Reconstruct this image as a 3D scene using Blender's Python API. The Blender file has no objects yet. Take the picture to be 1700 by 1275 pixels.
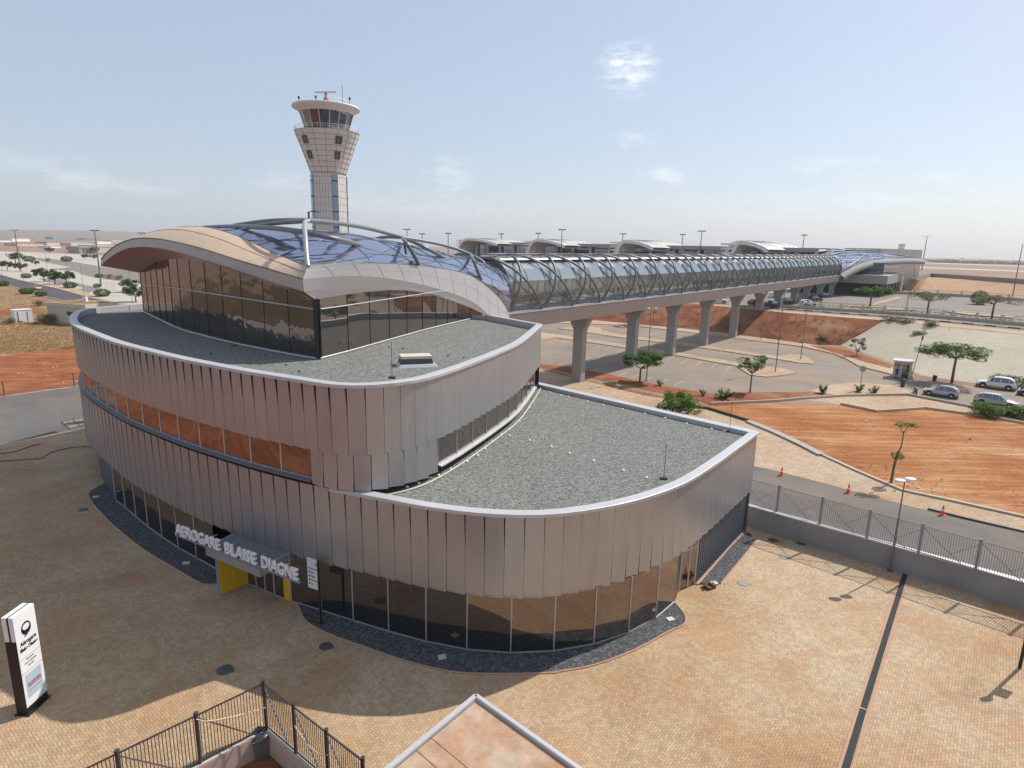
import bpy, math, random
import numpy as np
from mathutils import Vector, Matrix
from mathutils.geometry import tessellate_polygon
random.seed(7)
SC = bpy.context.scene
COL = SC.collection
rad = math.radians

# ------------------------------------------------------------------ camera model (survey of the photograph)
F = 1037.0; H = 18.0; PITCH = rad(12.45); ROLL = rad(1.37)
fw = np.array([0, math.cos(PITCH), -math.sin(PITCH)])
u0 = np.array([0, math.sin(PITCH), math.cos(PITCH)]); r0 = np.array([1., 0, 0])
rt = math.cos(ROLL)*r0 + math.sin(ROLL)*u0
up = -math.sin(ROLL)*r0 + math.cos(ROLL)*u0
CP = np.array([0, 0, H])

def ray(x, y): return fw + rt*(x-850)/F - up*(y-637.5)/F
def G(x, y, z=0.0):                      # point of the place seen at a pixel, at height z
    d = ray(x, y); t = (z-H)/d[2]; p = CP + d*t
    return (p[0], p[1], z)
def G2(x, y, z=0.0): return G(x, y, z)[:2]
def P(p):
    v = np.array(p, float)-CP; z = v@fw
    return (850+F*(v@rt)/z, 637.5-F*(v@up)/z, z)
def hat(b, y):                           # height above plan point b that shows at row y
    lo, hi = -5., 90.
    for _ in range(50):
        m = (lo+hi)/2
        if P((b[0], b[1], m))[1] > y: lo = m
        else: hi = m
    return lo
def plane(px, py, a, b, off=0.):         # point on the vertical plane a-b (shifted by off)
    a = np.array(a, float)[:2]; b = np.array(b, float)[:2]
    d = (b-a)/np.linalg.norm(b-a); n = np.array([d[1], -d[0]])
    r = ray(px, py); t = ((a+n*off)@n - CP[:2]@n)/(r[:2]@n); p = CP+r*t
    return (p[0], p[1], p[2])

# ------------------------------------------------------------------ mesh helpers
ORG = {}
def org(o): return ORG.get(o.name, (0., 0., 0.)) if o else (0., 0., 0.)

class MB:
    def __init__(s): s.v = []; s.f = []; s.m = []; s.smooth = []
    def add(s, vs, fs, mi=0, sm=False):
        b = len(s.v); s.v += [tuple(map(float, v)) for v in vs]
        for f in fs: s.f.append([b+i for i in f]); s.m.append(mi); s.smooth.append(sm)
        return s
    def quad(s, a, b, c, d, mi=0): return s.add([a, b, c, d], [(0, 1, 2, 3)], mi)
    def box(s, c, d, rz=0., mi=0, taper=1.):
        x, y, z = d[0]/2, d[1]/2, d[2]/2; co, si = math.cos(rz), math.sin(rz); vs = []
        for k, (sx, sy, sz) in enumerate([(-1,-1,-1),(1,-1,-1),(1,1,-1),(-1,1,-1),(-1,-1,1),(1,-1,1),(1,1,1),(-1,1,1)]):
            t = taper if sz > 0 else 1.
            px, py = sx*x*t, sy*y*t
            vs.append((c[0]+px*co-py*si, c[1]+px*si+py*co, c[2]+sz*z))
        return s.add(vs, [(0,3,2,1),(4,5,6,7),(0,1,5,4),(1,2,6,5),(2,3,7,6),(3,0,4,7)], mi)
    def prism(s, poly, z0, z1, mi=0, mtop=None):
        n = len(poly); ar = sum(poly[i][0]*poly[(i+1) % n][1]-poly[(i+1) % n][0]*poly[i][1] for i in range(n))
        poly = [p[:2] for p in poly]
        if ar < 0: poly = poly[::-1]
        vs = [(p[0], p[1], z0) for p in poly]+[(p[0], p[1], z1) for p in poly]
        tri = tessellate_polygon([[Vector((p[0], p[1], 0)) for p in poly]])
        s.add(vs, [(i, (i+1) % n, n+(i+1) % n, n+i) for i in range(n)], mi)
        fs = []
        for t in tri:
            a, b, c = [poly[i] for i in t]
            if (b[0]-a[0])*(c[1]-a[1])-(b[1]-a[1])*(c[0]-a[0]) < 0: t = t[::-1]
            fs.append(t)
        s.add([(p[0], p[1], z1) for p in poly], fs, mi if mtop is None else mtop)
        s.add([(p[0], p[1], z0) for p in poly], [tuple(t[::-1]) for t in fs], mi)
        return s
    def sheet(s, poly, z, mi=0, holes=()):
        loops = [[Vector((p[0], p[1], 0)) for p in poly]]+[[Vector((p[0], p[1], 0)) for p in h] for h in holes]
        allp = [p for l in loops for p in l]; tri = tessellate_polygon(loops); fs = []
        for t in tri:
            a, b, c = [allp[i] for i in t]
            if (b.x-a.x)*(c.y-a.y)-(b.y-a.y)*(c.x-a.x) < 0: t = t[::-1]
            fs.append(tuple(t))
        return s.add([(p.x, p.y, z) for p in allp], fs, mi)
    def bar(s, a, b, w, h=None, mi=0, upv=(0, 0, 1)):
        h = h or w; a = Vector(a); b = Vector(b); d = (b-a)
        if d.length < 1e-6: return s
        d.normalize(); U = Vector(upv)
        if abs(d.dot(U)) > .98: U = Vector((0, 1, 0))
        x = d.cross(U).normalized()*w/2; y = x.cross(d).normalized()*h/2
        vs = [p+q for p in (a, b) for q in (-x-y, x-y, x+y, -x+y)]
        return s.add(vs, [(0,1,2,3),(7,6,5,4),(0,4,5,1),(1,5,6,2),(2,6,7,3),(3,7,4,0)], mi)
    def tube(s, pts, r, n=8, mi=0, r2=None, cap=True):
        pts = [Vector(p) for p in pts]; N = len(pts); vs = []; prev = None
        for i, p in enumerate(pts):
            d = (pts[min(i+1, N-1)]-pts[max(i-1, 0)]).normalized()
            if prev is None:
                prev = d.orthogonal().normalized()
            x = (prev-d*prev.dot(d)).normalized(); prev = x; y = d.cross(x)
            rr = r if r2 is None else r+(r2-r)*i/(N-1)
            if isinstance(r, (list, tuple)): rr = r[i]
            for k in range(n):
                a = 2*math.pi*k/n; vs.append(p+x*math.cos(a)*rr+y*math.sin(a)*rr)
        fs = [(i*n+k, i*n+(k+1) % n, (i+1)*n+(k+1) % n, (i+1)*n+k) for i in range(N-1) for k in range(n)]
        s.add(vs, fs, mi, True)
        if cap:
            s.add(vs[:n], [tuple(range(n))[::-1]], mi); s.add(vs[-n:], [tuple(range(n))], mi)
        return s
    def lathe(s, c, prof, n=24, mi=0, sm=True):
        vs = []
        for r, z in prof:
            for k in range(n):
                a = 2*math.pi*k/n; vs.append((c[0]+r*math.cos(a), c[1]+r*math.sin(a), c[2]+z))
        fs = [(i*n+k, i*n+(k+1) % n, (i+1)*n+(k+1) % n, (i+1)*n+k) for i in range(len(prof)-1) for k in range(n)]
        return s.add(vs, fs, mi, sm)
    def grid(s, rows, mi=0, sm=True, flip=False):
        m = len(rows[0]); vs = [p for r in rows for p in r]; fs = []
        for i in range(len(rows)-1):
            for j in range(m-1):
                q = (i*m+j, i*m+j+1, (i+1)*m+j+1, (i+1)*m+j); fs.append(q[::-1] if flip else q)
        return s.add(vs, fs, mi, sm)
    def ell(s, c, r, n=12, mi=0):
        prof = []
        vs = []; N = 7
        for i in range(N+1):
            t = math.pi*i/N
            for k in range(n):
                a = 2*math.pi*k/n
                vs.append((c[0]+r[0]*math.sin(t)*math.cos(a), c[1]+r[1]*math.sin(t)*math.sin(a), c[2]-r[2]*math.cos(t)))
        fs = [(i*n+k, i*n+(k+1) % n, (i+1)*n+(k+1) % n, (i+1)*n+k) for i in range(N) for k in range(n)]
        return s.add(vs, fs, mi, True)
    def build(s, name, mats, parent=None, local=False):
        if not isinstance(mats, (list, tuple)): mats = [mats]
        me = bpy.data.meshes.new(name); o0 = (0, 0, 0) if local else org(parent)
        me.from_pydata([(v[0]-o0[0], v[1]-o0[1], v[2]-o0[2]) for v in s.v], [], s.f)
        for m in mats: me.materials.append(m)
        me.polygons.foreach_set('material_index', s.m); me.polygons.foreach_set('use_smooth', s.smooth)
        me.update()
        o = bpy.data.objects.new(name, me); COL.objects.link(o)
        if parent: o.parent = parent
        ORG[o.name] = org(parent) if parent else (0., 0., 0.)
        return o

def tag(o, label, cat=None, group=None, kind=None):
    if label: o['label'] = label
    if cat: o['category'] = cat
    if group: o['group'] = group
    if kind: o['kind'] = kind
    return o
def thing(name, label, cat, loc=(0, 0, 0), group=None, rz=0.):
    o = bpy.data.objects.new(name, None); COL.objects.link(o); o.location = loc; o.rotation_euler = (0, 0, rz)
    o.empty_display_size = .3; ORG[o.name] = tuple(loc)
    return tag(o, label, cat, group)
def struct(name, mb, m): return tag(mb.build(name, m), None, None, None, 'structure')
def dup(root, loc, rz=0., scale=None, label=None, group=None):
    r = root.copy(); COL.objects.link(r); r.location = loc; r.rotation_euler = (0, 0, rz)
    if scale: r.scale = (scale,)*3
    if label: r['label'] = label
    if group: r['group'] = group
    for ch in root.children:
        c = ch.copy(); COL.objects.link(c); c.parent = r
        for g in ch.children:
            d = g.copy(); COL.objects.link(d); d.parent = c
    return r

def catmull(pts, per=6):
    pts = [np.array(p, float) for p in pts]; out = []
    for i in range(len(pts)-1):
        p0 = pts[max(i-1, 0)]; p1 = pts[i]; p2 = pts[i+1]; p3 = pts[min(i+2, len(pts)-1)]
        for k in range(per):
            t = k/per
            out.append(.5*((2*p1)+(-p0+p2)*t+(2*p0-5*p1+4*p2-p3)*t*t+(-p0+3*p1-3*p2+p3)*t**3))
    out.append(pts[-1]); return out
def resample(pts, n=None, step=None):
    pts = [np.array(p, float) for p in pts]; L = [0.]
    for a, b in zip(pts, pts[1:]): L.append(L[-1]+float(np.linalg.norm(b-a)))
    n = n or max(2, int(round(L[-1]/step))+1); out = []; j = 0
    for i in range(n):
        t = L[-1]*i/(n-1)
        while j < len(L)-2 and L[j+1] < t: j += 1
        k = (t-L[j])/max(1e-9, L[j+1]-L[j]); out.append(pts[j]*(1-k)+pts[j+1]*k)
    return out
def offset(pts, d):                       # shift a plan polyline to its right-hand side by d
    out = []
    for i in range(len(pts)):
        a = pts[max(0, i-1)]; b = pts[min(len(pts)-1, i+1)]; t = np.array([b[0]-a[0], b[1]-a[1]]); t = t/np.linalg.norm(t)
        out.append(np.array([pts[i][0]+t[1]*d, pts[i][1]-t[0]*d]))
    return out
def interp(x, tab):
    if x <= tab[0][0]: return tab[0][1]
    for (a, b), (c, d) in zip(tab, tab[1:]):
        if x <= c: return b+(d-b)*(x-a)/(c-a)
    return tab[-1][1]
def sub(curve, pa, pb):                   # part of a polyline between the points nearest pa and pb
    i = min(range(len(curve)), key=lambda k: (curve[k][0]-pa[0])**2+(curve[k][1]-pa[1])**2)
    j = min(range(len(curve)), key=lambda k: (curve[k][0]-pb[0])**2+(curve[k][1]-pb[1])**2)
    return curve[i:j+1]

# ------------------------------------------------------------------ materials
class X:                                   # tiny node-expression helper
    def __init__(s, nt, sock): s.nt = nt; s.k = sock
    def _op(s, op, *o):
        n = s.nt.nodes.new('ShaderNodeMath'); n.operation = op; s.nt.links.new(s.k, n.inputs[0])
        for i, q in enumerate(o):
            if isinstance(q, X): s.nt.links.new(q.k, n.inputs[i+1])
            else: n.inputs[i+1].default_value = q
        return X(s.nt, n.outputs[0])
    def __add__(s, o): return s._op('ADD', o)
    def __sub__(s, o): return s._op('SUBTRACT', o)
    def __mul__(s, o): return s._op('MULTIPLY', o)
    def __truediv__(s, o): return s._op('DIVIDE', o)
    def floor(s): return s._op('FLOOR')
    def fmod(s, o): return s._op('FLOORED_MODULO', o)
    def lt(s, o): return s._op('LESS_THAN', o)
    def gt(s, o): return s._op('GREATER_THAN', o)
    def mn(s, o): return s._op('MINIMUM', o)
    def inv(s): return (s*-1.)+1.
    def clamp(s):
        n = s.nt.nodes.new('ShaderNodeClamp'); s.nt.links.new(s.k, n.inputs[0]); return X(s.nt, n.outputs[0])

class Mt:
    def __init__(s, name):
        s.m = bpy.data.materials.new(name); s.m.use_nodes = True; s.nt = s.m.node_tree
        s.b = s.nt.nodes['Principled BSDF']; s.out = s.nt.nodes['Material Output']
    def n(s, t, **k):
        n = s.nt.nodes.new(t)
        for a, b in k.items(): setattr(n, a, b)
        return n
    def l(s, a, b): s.nt.links.new(a.k if isinstance(a, X) else a, b)
    def pos(s, scale=(1, 1, 1), rot=0., off=(0, 0, 0), obj=False):
        if obj: g = s.n('ShaderNodeTexCoord').outputs['Object']
        else: g = s.n('ShaderNodeNewGeometry').outputs['Position']
        mp = s.n('ShaderNodeMapping'); mp.inputs['Scale'].default_value = scale; mp.inputs['Rotation'].default_value = (0, 0, rot)
        mp.inputs['Location'].default_value = off
        s.l(g, mp.inputs['Vector']); return mp.outputs[0]
    def noise(s, scale, detail=5, rough=.6, vec=None, dist=0.):
        n = s.n('ShaderNodeTexNoise'); n.inputs['Scale'].default_value = scale; n.inputs['Detail'].default_value = detail
        n.inputs['Roughness'].default_value = rough; n.inputs['Distortion'].default_value = dist
        s.l(vec if vec is not None else s.pos(), n.inputs['Vector']); return X(s.nt, n.outputs['Fac'])
    def ramp(s, fac, stops):
        r = s.n('ShaderNodeValToRGB'); e = r.color_ramp.elements
        while len(e) < len(stops): e.new(.5)
        for i, (p, c) in enumerate(stops): e[i].position = p; e[i].color = (*c, 1) if len(c) == 3 else c
        s.l(fac, r.inputs[0]); return r.outputs[0]
    def mix(s, fac, a, b, mode='MIX'):
        m = s.n('ShaderNodeMix', data_type='RGBA', blend_type=mode)
        for i, q in ((0, fac), (6, a), (7, b)):
            if isinstance(q, X) or hasattr(q, 'is_linked'): s.l(q, m.inputs[i])
            elif i == 0: m.inputs[0].default_value = q
            else: m.inputs[i].default_value = (*q, 1)
        return m.outputs[2]
    def bump(s, h, strength=.4, dist=.02):
        b = s.n('ShaderNodeBump'); b.inputs['Strength'].default_value = strength; b.inputs['Distance'].default_value = dist
        s.l(h, b.inputs['Height']); s.l(b.outputs[0], s.b.inputs['Normal']); return b.outputs[0]
    def set(s, col=None, rough=None, metal=None, spec=None):
        if col is not None:
            if hasattr(col, 'is_linked'): s.l(col, s.b.inputs['Base Color'])
            else: s.b.inputs['Base Color'].default_value = (*col, 1)
        for k, q in (('Roughness', rough), ('Metallic', metal), ('Specular IOR Level', spec)):
            if q is None: continue
            if isinstance(q, X): s.l(q, s.b.inputs[k])
            else: s.b.inputs[k].default_value = q
        return s.m

def plain(name, col, rough=.6, metal=0., var=.12, scale=2., bump=0., spec=None, fine=None):
    M = Mt(name); a = M.noise(scale, 6, .65)
    lo = tuple(c*(1-var) for c in col); hi = tuple(min(1, c*(1+var)) for c in col)
    c = M.ramp(a, [(.3, lo), (.7, hi)])
    if fine:
        c = M.mix(M.noise(fine, 3, .6), M.mix(1., c, (1-var, 1-var, 1-var), 'MULTIPLY'), c)
    M.set(c, rough, metal, spec)
    if bump: M.bump(M.noise(scale*12, 5, .6), bump, .02)
    return M.m

def m_sand(name, cols, sc=.12, streak=None, bump=.6, fine=1.8):
    M = Mt(name)
    a = M.noise(sc, 8, .62, dist=.6)
    c = M.ramp(a, [(.28, cols[0]), (.45, cols[1]), (.58, cols[2]), (.74, cols[3] if len(cols) > 3 else cols[2])])
    f = M.noise(fine, 8, .7)
    c = M.mix(M.ramp(f, [(.35, (0, 0, 0)), (.7, (1, 1, 1))]), M.mix(1., c, (.72, .66, .6), 'MULTIPLY'), c)
    h = f
    if streak is not None:
        v = M.pos((.10, 1.3, 1), streak)
        st = M.noise(1., 6, .6, vec=v, dist=1.2)
        c = M.mix(M.ramp(st, [(.44, (0, 0, 0)), (.6, (.8, .8, .8))]), M.mix(1., c, (.7, .56, .48), 'MULTIPLY'), c)
        h = f+st*2.
    M.set(c, .95, 0, .15); M.bump(h, bump, .12)
    return M.m

def m_paving(name, cols, rot=.0, size=.21, herring=True, stain=True, contrast=.32, sc=.09):
    M = Mt(name)
    v = M.pos((1/size, 1/size, 1), rot)
    sp = M.n('ShaderNodeSeparateXYZ'); M.l(v, sp.inputs[0]); x = X(M.nt, sp.outputs[0]); y = X(M.nt, sp.outputs[1])
    if not herring:
        x = x+y.floor().fmod(2.)
        i2 = (x/2.).floor(); j = y.floor(); lx = x-i2*2.; ly = y-j
        e = lx.mn(lx*-1.+2.).mn(ly.mn(ly*-1.+1.)); idx = i2; idy = j
    else:
        i = x.floor(); j = y.floor(); fx = x-i; fy = y-j; k = (i-j).fmod(4.)
        is1 = (k-1.)._op('ABSOLUTE').lt(.5); is2 = (k-2.)._op('ABSOLUTE').lt(.5); hor = k.lt(1.5)
        lx = fx+is1; ly = fy+is2
        eh = fy.mn(fy*-1.+1.).mn(lx.mn(lx*-1.+2.)); ev = fx.mn(fx*-1.+1.).mn(ly.mn(ly*-1.+2.))
        e = eh*hor+ev*(hor.inv()); idx = i-is1; idy = j-is2
    cb = M.n('ShaderNodeCombineXYZ'); M.l(idx, cb.inputs[0]); M.l(idy, cb.inputs[1])
    wn = M.n('ShaderNodeTexWhiteNoise'); wn.noise_dimensions = '3D'; M.l(cb.outputs[0], wn.inputs['Vector'])
    rnd = X(M.nt, wn.outputs['Value'])
    big = M.noise(sc, 7, .62, dist=.5)
    c = M.ramp(big, [(.3, cols[0]), (.47, cols[1]), (.58, cols[2]), (.75, cols[3])])
    c = M.mix(rnd, M.mix(1., c, (1-contrast,)*3, 'MULTIPLY'), M.mix(1., c, (1+contrast*.35,)*3, 'MULTIPLY'))
    if stain:
        s2 = M.noise(.30, 8, .72, dist=.8)
        c = M.mix(M.ramp(s2, [(.48, (0, 0, 0)), (.68, (.75, .75, .75))]), c, cols[4] if len(cols) > 4 else cols[0])
        s3 = M.noise(.22, 6, .7, vec=M.pos((1, 1, 1), 0, (13, 7, 0)), dist=.4)
        c = M.mix(M.ramp(s3, [(.58, (0, 0, 0)), (.74, (.55, .55, .55))]), c, M.mix(1., c, (.62, .60, .60), 'MULTIPLY'))
    joint = e.lt(.065); dust = M.noise(.8, 5, .6)
    c = M.mix(joint*(dust*-1.3+1.25).clamp(), c, M.mix(1., c, (.42, .36, .30), 'MULTIPLY'))
    M.set(c, .85, 0, .25)
    M.bump((e*6.).clamp()+rnd*.5+M.noise(25, 3)*.15, .55, .02)
    return M.m

def m_metal(name, col, rough=.4, metal=.85, var=.06, bumpy=.05):
    M = Mt(name); a = M.noise(.6, 5, .6); b = M.noise(60, 3, .6)
    c = M.ramp(a, [(.3, tuple(q*(1-var) for q in col)), (.7, tuple(min(1, q*(1+var)) for q in col))])
    M.set(c, b*.12+rough-.06, metal); M.bump(M.noise(1.3, 3), bumpy, .05); return M.m

def m_glass(name, tint=(.5, .42, .38), dark=(.012, .014, .016), refl=.5, wav=.0, wscale=.7, rough=.0, see=.0, seecol=(.5, .6, .6), edge=.7):
    M = Mt(name); nt = M.nt
    gl = M.n('ShaderNodeBsdfGlossy'); gl.inputs['Color'].default_value = (*tint, 1); gl.inputs['Roughness'].default_value = rough
    df = M.n('ShaderNodeBsdfPrincipled'); df.inputs['Base Color'].default_value = (*dark, 1); df.inputs['Roughness'].default_value = .25
    fr = M.n('ShaderNodeLayerWeight'); fr.inputs['Blend'].default_value = .25
    fac = (X(nt, fr.outputs['Facing'])*((1-refl)*edge)+refl).clamp()
    base = df.outputs[0]
    if see > 0:
        tr = M.n('ShaderNodeBsdfTransparent'); tr.inputs[0].default_value = (*seecol, 1)
        m0 = M.n('ShaderNodeMixShader'); m0.inputs[0].default_value = see; M.l(base, m0.inputs[1]); M.l(tr.outputs[0], m0.inputs[2]); base = m0.outputs[0]
    mx = M.n('ShaderNodeMixShader'); M.l(fac, mx.inputs[0]); M.l(base, mx.inputs[1]); M.l(gl.outputs[0], mx.inputs[2])
    M.l(mx.outputs[0], M.out.inputs['Surface'])
    if wav:
        b = M.n('ShaderNodeBump'); b.inputs['Strength'].default_value = wav; b.inputs['Distance'].default_value = .06
        M.l(M.noise(wscale, 2, .5), b.inputs['Height']); M.l(b.outputs[0], gl.inputs['Normal'])
    return M.m

def m_gravel(name, cols, scale=14.):
    M = Mt(name); v = M.n('ShaderNodeTexVoronoi'); v.inputs['Scale'].default_value = scale; M.l(M.pos(), v.inputs['Vector'])
    w = M.n('ShaderNodeSeparateColor'); M.l(v.outputs['Color'], w.inputs[0])
    r = X(M.nt, w.outputs[0]); big = M.noise(.25, 5, .6)
    mid = M.noise(5., 4, .7)
    c = M.ramp(r*.45+mid*.75-.1, [(.15, cols[0]), (.5, cols[1]), (.85, cols[2])])
    c = M.mix(big, M.mix(1., c, (.82, .82, .82), 'MULTIPLY'), c)
    M.set(c, .9, 0, .2); M.bump(X(M.nt, v.outputs['Distance'])*-1.+mid*.6, .8, .05); return M.m

def m_leaf(name, a, b, c):
    M = Mt(name); n1 = M.noise(.9, 4, .6); n2 = M.noise(7., 3, .7)
    col = M.ramp(n1*.5+n2*.5, [(.34, a), (.5, b), (.66, c)])
    M.set(col, .75, 0, .12)
    tr = M.n('ShaderNodeBsdfTranslucent'); M.l(M.mix(1., col, (1.2, 1.3, .7), 'MULTIPLY'), tr.inputs[0])
    mx = M.n('ShaderNodeMixShader'); mx.inputs[0].default_value = .22; M.l(M.b.outputs[0], mx.inputs[1]); M.l(tr.outputs[0], mx.inputs[2])
    M.l(mx.outputs[0], M.out.inputs['Surface']); return M.m

MAT = {}
def m_clad():
    M = Mt('cladding_metal'); st = M.noise(1., 6, .65, vec=M.pos((2.2, 2.2, .18))); bg_ = M.noise(.35, 4, .6); f = M.noise(45, 3, .6)
    c = M.ramp(st*.6+bg_*.4, [(.32, (.375, .37, .38)), (.5, (.42, .412, .42)), (.68, (.46, .45, .452))])
    M.set(c, st*.22+f*.06+.24, .72); M.bump(M.noise(1.1, 3)+f*.05, .05, .05); return M.m
MAT['plaza'] = m_paving('plaza_paving', [(.38, .225, .115), (.47, .335, .205), (.52, .395, .26), (.55, .455, .345), (.45, .245, .12)], rot=rad(38), size=.108, contrast=.21)
MAT['plaza2'] = m_paving('plaza_paving_strip', [(.33, .22, .13), (.42, .30, .19), (.48, .36, .24), (.48, .38, .28), (.36, .21, .11)], rot=rad(-14), herring=False, size=.12)
MAT['beige_lot'] = m_paving('beige_lot_paving', [(.40, .35, .26), (.45, .40, .30), (.48, .43, .33), (.50, .45, .35), (.42, .36, .26)], rot=rad(20), contrast=.12, size=.25, sc=.05)
MAT['walk'] = m_paving('footway_paving', [(.38, .27, .18), (.45, .34, .23), (.5, .38, .27), (.5, .40, .3), (.42, .24, .12)], rot=rad(-30), herring=False, contrast=.18)
MAT['sand'] = m_sand('orange_sand', [(.36, .155, .07), (.50, .235, .10), (.57, .33, .165), (.68, .49, .30)], .10, rad(-16), fine=2.6)
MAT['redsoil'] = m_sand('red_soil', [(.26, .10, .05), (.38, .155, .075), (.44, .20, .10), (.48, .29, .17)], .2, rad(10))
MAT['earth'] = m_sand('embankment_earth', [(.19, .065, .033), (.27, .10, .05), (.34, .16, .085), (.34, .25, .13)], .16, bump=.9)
MAT['scrub'] = m_sand('scrub_ground', [(.05, .07, .025), (.12, .10, .05), (.20, .12, .07), (.28, .20, .13)], .13, bump=.8, fine=.9)
MAT['plain'] = m_sand('brown_plain', [(.26, .17, .115), (.32, .21, .15), (.36, .25, .18), (.34, .27, .19)], .012, bump=.2, fine=.08)
MAT['dry'] = m_sand('dry_grass_ground', [(.20, .12, .065), (.32, .20, .11), (.38, .26, .15), (.30, .24, .12)], .35, bump=1.)
MAT['hill'] = m_sand('far_hill', [(.23, .18, .14), (.28, .21, .16), (.30, .24, .18), (.22, .21, .15)], .004, bump=.1, fine=.03)
def m_asphalt(name, c, dust=(.40, .27, .17), amt=.5):
    M = Mt(name); a = M.noise(.13, 7, .65, dist=.5); f = M.noise(9., 5, .7)
    b = M.ramp(a, [(.3, tuple(q*.85 for q in c)), (.7, tuple(q*1.2 for q in c))])
    d = M.noise(.09, 7, .7, vec=M.pos((1, 1, 1), 0, (31, 17, 0)), dist=.8)
    b = M.mix(M.ramp(d, [(.42, (0, 0, 0)), (.72, (amt,)*3)]), b, dust)
    b = M.mix(f, M.mix(1., b, (.75, .75, .75), 'MULTIPLY'), b)
    M.set(b, .88, 0, .25); M.bump(M.noise(40, 4, .7), .3, .02); return M.m
MAT['asphalt'] = m_asphalt('asphalt', (.145, .138, .13), amt=.35)
MAT['asphalt_dusty'] = m_asphalt('dusty_asphalt', (.25, .215, .18), amt=.85)
MAT['asphalt_dark'] = m_asphalt('dark_asphalt', (.085, .085, .088), amt=.12)
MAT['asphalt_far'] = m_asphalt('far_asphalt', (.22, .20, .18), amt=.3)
MAT['kerb'] = plain('kerb_concrete', (.46, .38, .29), .85, bump=.3)
MAT['white_pave'] = plain('pale_stone_paving', (.47, .42, .35), .9, var=.12, scale=.12, fine=1.)
MAT['concrete'] = plain('concrete', (.36, .34, .315), .8, var=.10, scale=.7, bump=.2, fine=8.)
MAT['concrete_dark'] = plain('weathered_concrete', (.29, .28, .27), .85, var=.15, scale=.5, bump=.2, fine=6.)
MAT['coping'] = m_metal('coping_metal', (.50, .495, .505), .45, .2, .04)
MAT['clad'] = m_clad()
MAT['silver'] = m_metal('silver_roof_panels', (.53, .53, .53), .42, .2, .03, .02)
MAT['brownroof'] = m_metal('copper_brown_panels', (.62, .45, .295), .45, .3, .05, .02)
MAT['fascia'] = m_metal('fascia_panels', (.38, .33, .31), .38, .8, .04, .03)
MAT['girder'] = plain('girder_panels', (.24, .185, .165), .5, .2, .04, 1.)
MAT['pipe'] = m_metal('grey_painted_steel', (.17, .175, .185), .4, .2, .05)
MAT['pipe_white'] = m_metal('pale_painted_steel', (.42, .42, .43), .35, .3, .05)
MAT['darkmetal'] = plain('dark_grey_metal', (.08, .085, .09), .45, .5, .1)
MAT['black'] = plain('black_paint', (.012, .012, .013), .4, 0, .1)
MAT['backing'] = plain('cladding_backing', (.10, .085, .08), .8)
MAT['blueclad'] = plain('blue_grey_corrugated_metal', (.10, .13, .165), .45, .4, .06)
MAT['gravel'] = m_gravel('roof_gravel', [(.07, .075, .066), (.20, .205, .185), (.36, .365, .33)], 13)
MAT['gravel_dark'] = m_gravel('dark_gravel', [(.035, .038, .042), (.09, .094, .10), (.22, .22, .225)], 15)
MAT['glass'] = m_glass('tinted_mirror_glass', (.58, .48, .45), refl=.29, wav=.10, wscale=.5, dark=(.006, .014, .016))
MAT['glass_wavy'] = m_glass('wavy_mirror_glass', (.46, .39, .37), refl=.34, wav=.8, wscale=.8, dark=(.006, .016, .016))
MAT['vault'] = m_glass('blue_vault_glass', (.58, .62, .75), dark=(.105, .12, .18), refl=.42, wav=.14, wscale=.45, rough=.05)
MAT['tube_up'] = m_glass('pale_tube_glass', (.8, .88, .9), dark=(.30, .36, .385), refl=.12, rough=.05, see=.30, seecol=(.5, .58, .6), edge=.18)  # upper panes, paler and less clear than the lower ones
MAT['tube_low'] = m_glass('clear_tube_glass', (.8, .86, .88), dark=(.30, .36, .36), refl=.07, see=.68, seecol=(.74, .84, .84), edge=.15)
MAT['interior'] = plain('interior_floor', (.38, .37, .35), .5, 0, .1)
MAT['dark_int'] = plain('dark_interior', (.03, .032, .035), .7, 0, .2)
MAT['frame'] = m_metal('window_frame_metal', (.45, .45, .46), .4, .5)
MAT['sillgrey'] = plain('grey_sill_metal', (.17, .17, .19), .5, .3, .05)
MAT['yellow'] = plain('yellow_panel', (.72, .42, .01), .45, 0, .04)
MAT['white'] = plain('white_paint', (.78, .77, .78), .4, 0, .03)
MAT['red'] = plain('red_paint', (.55, .03, .02), .5, 0, .05)
MAT['orange'] = plain('orange_plastic', (.75, .12, .03), .5, 0, .06)
MAT['tower'] = plain('tower_panels', (.64, .62, .58), .65, 0, .06)
MAT['cream'] = plain('cream_render', (.55, .50, .40), .8, 0, .07)
MAT['ivory'] = plain('ivory_roof_shell', (.76, .75, .68), .55, 0, .05, .2)
MAT['bark'] = plain('bark', (.16, .11, .075), .9, 0, .3, 5., .5)
MAT['leaf'] = m_leaf('green_foliage', (.035, .08, .012), (.075, .155, .022), (.15, .25, .04))
MAT['leaf_dry'] = m_leaf('grey_green_foliage', (.09, .09, .045), (.16, .16, .08), (.25, .23, .12))
MAT['leaf_dark'] = m_leaf('dark_foliage', (.025, .06, .012), (.05, .11, .02), (.10, .18, .035))
MAT['leaf_pale'] = m_leaf('pale_cactus_leaf', (.08, .12, .05), (.2, .26, .13), (.36, .40, .24))
MAT['straw'] = m_leaf('dry_straw', (.22, .13, .06), (.38, .25, .13), (.50, .36, .20))
MAT['screen'] = plain('pale_blue_screen', (.42, .52, .58), .3, 0, .05)
MAT['skin'] = plain('skin', (.12, .06, .035), .6)
MAT['blue'] = plain('blue_cloth', (.02, .06, .30), .8)
MAT['cable'] = plain('black_cable', (.03, .028, .028), .7)
MAT['iron'] = plain('cast_iron', (.10, .10, .095), .6, .4, .2, 10.)
MAT['drain'] = plain('drain_grating', (.035, .036, .036), .95, 0, .15, 8.)
MAT['brickedge'] = plain('reddish_edging', (.42, .25, .17), .85, 0, .12, 3.)
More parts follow.
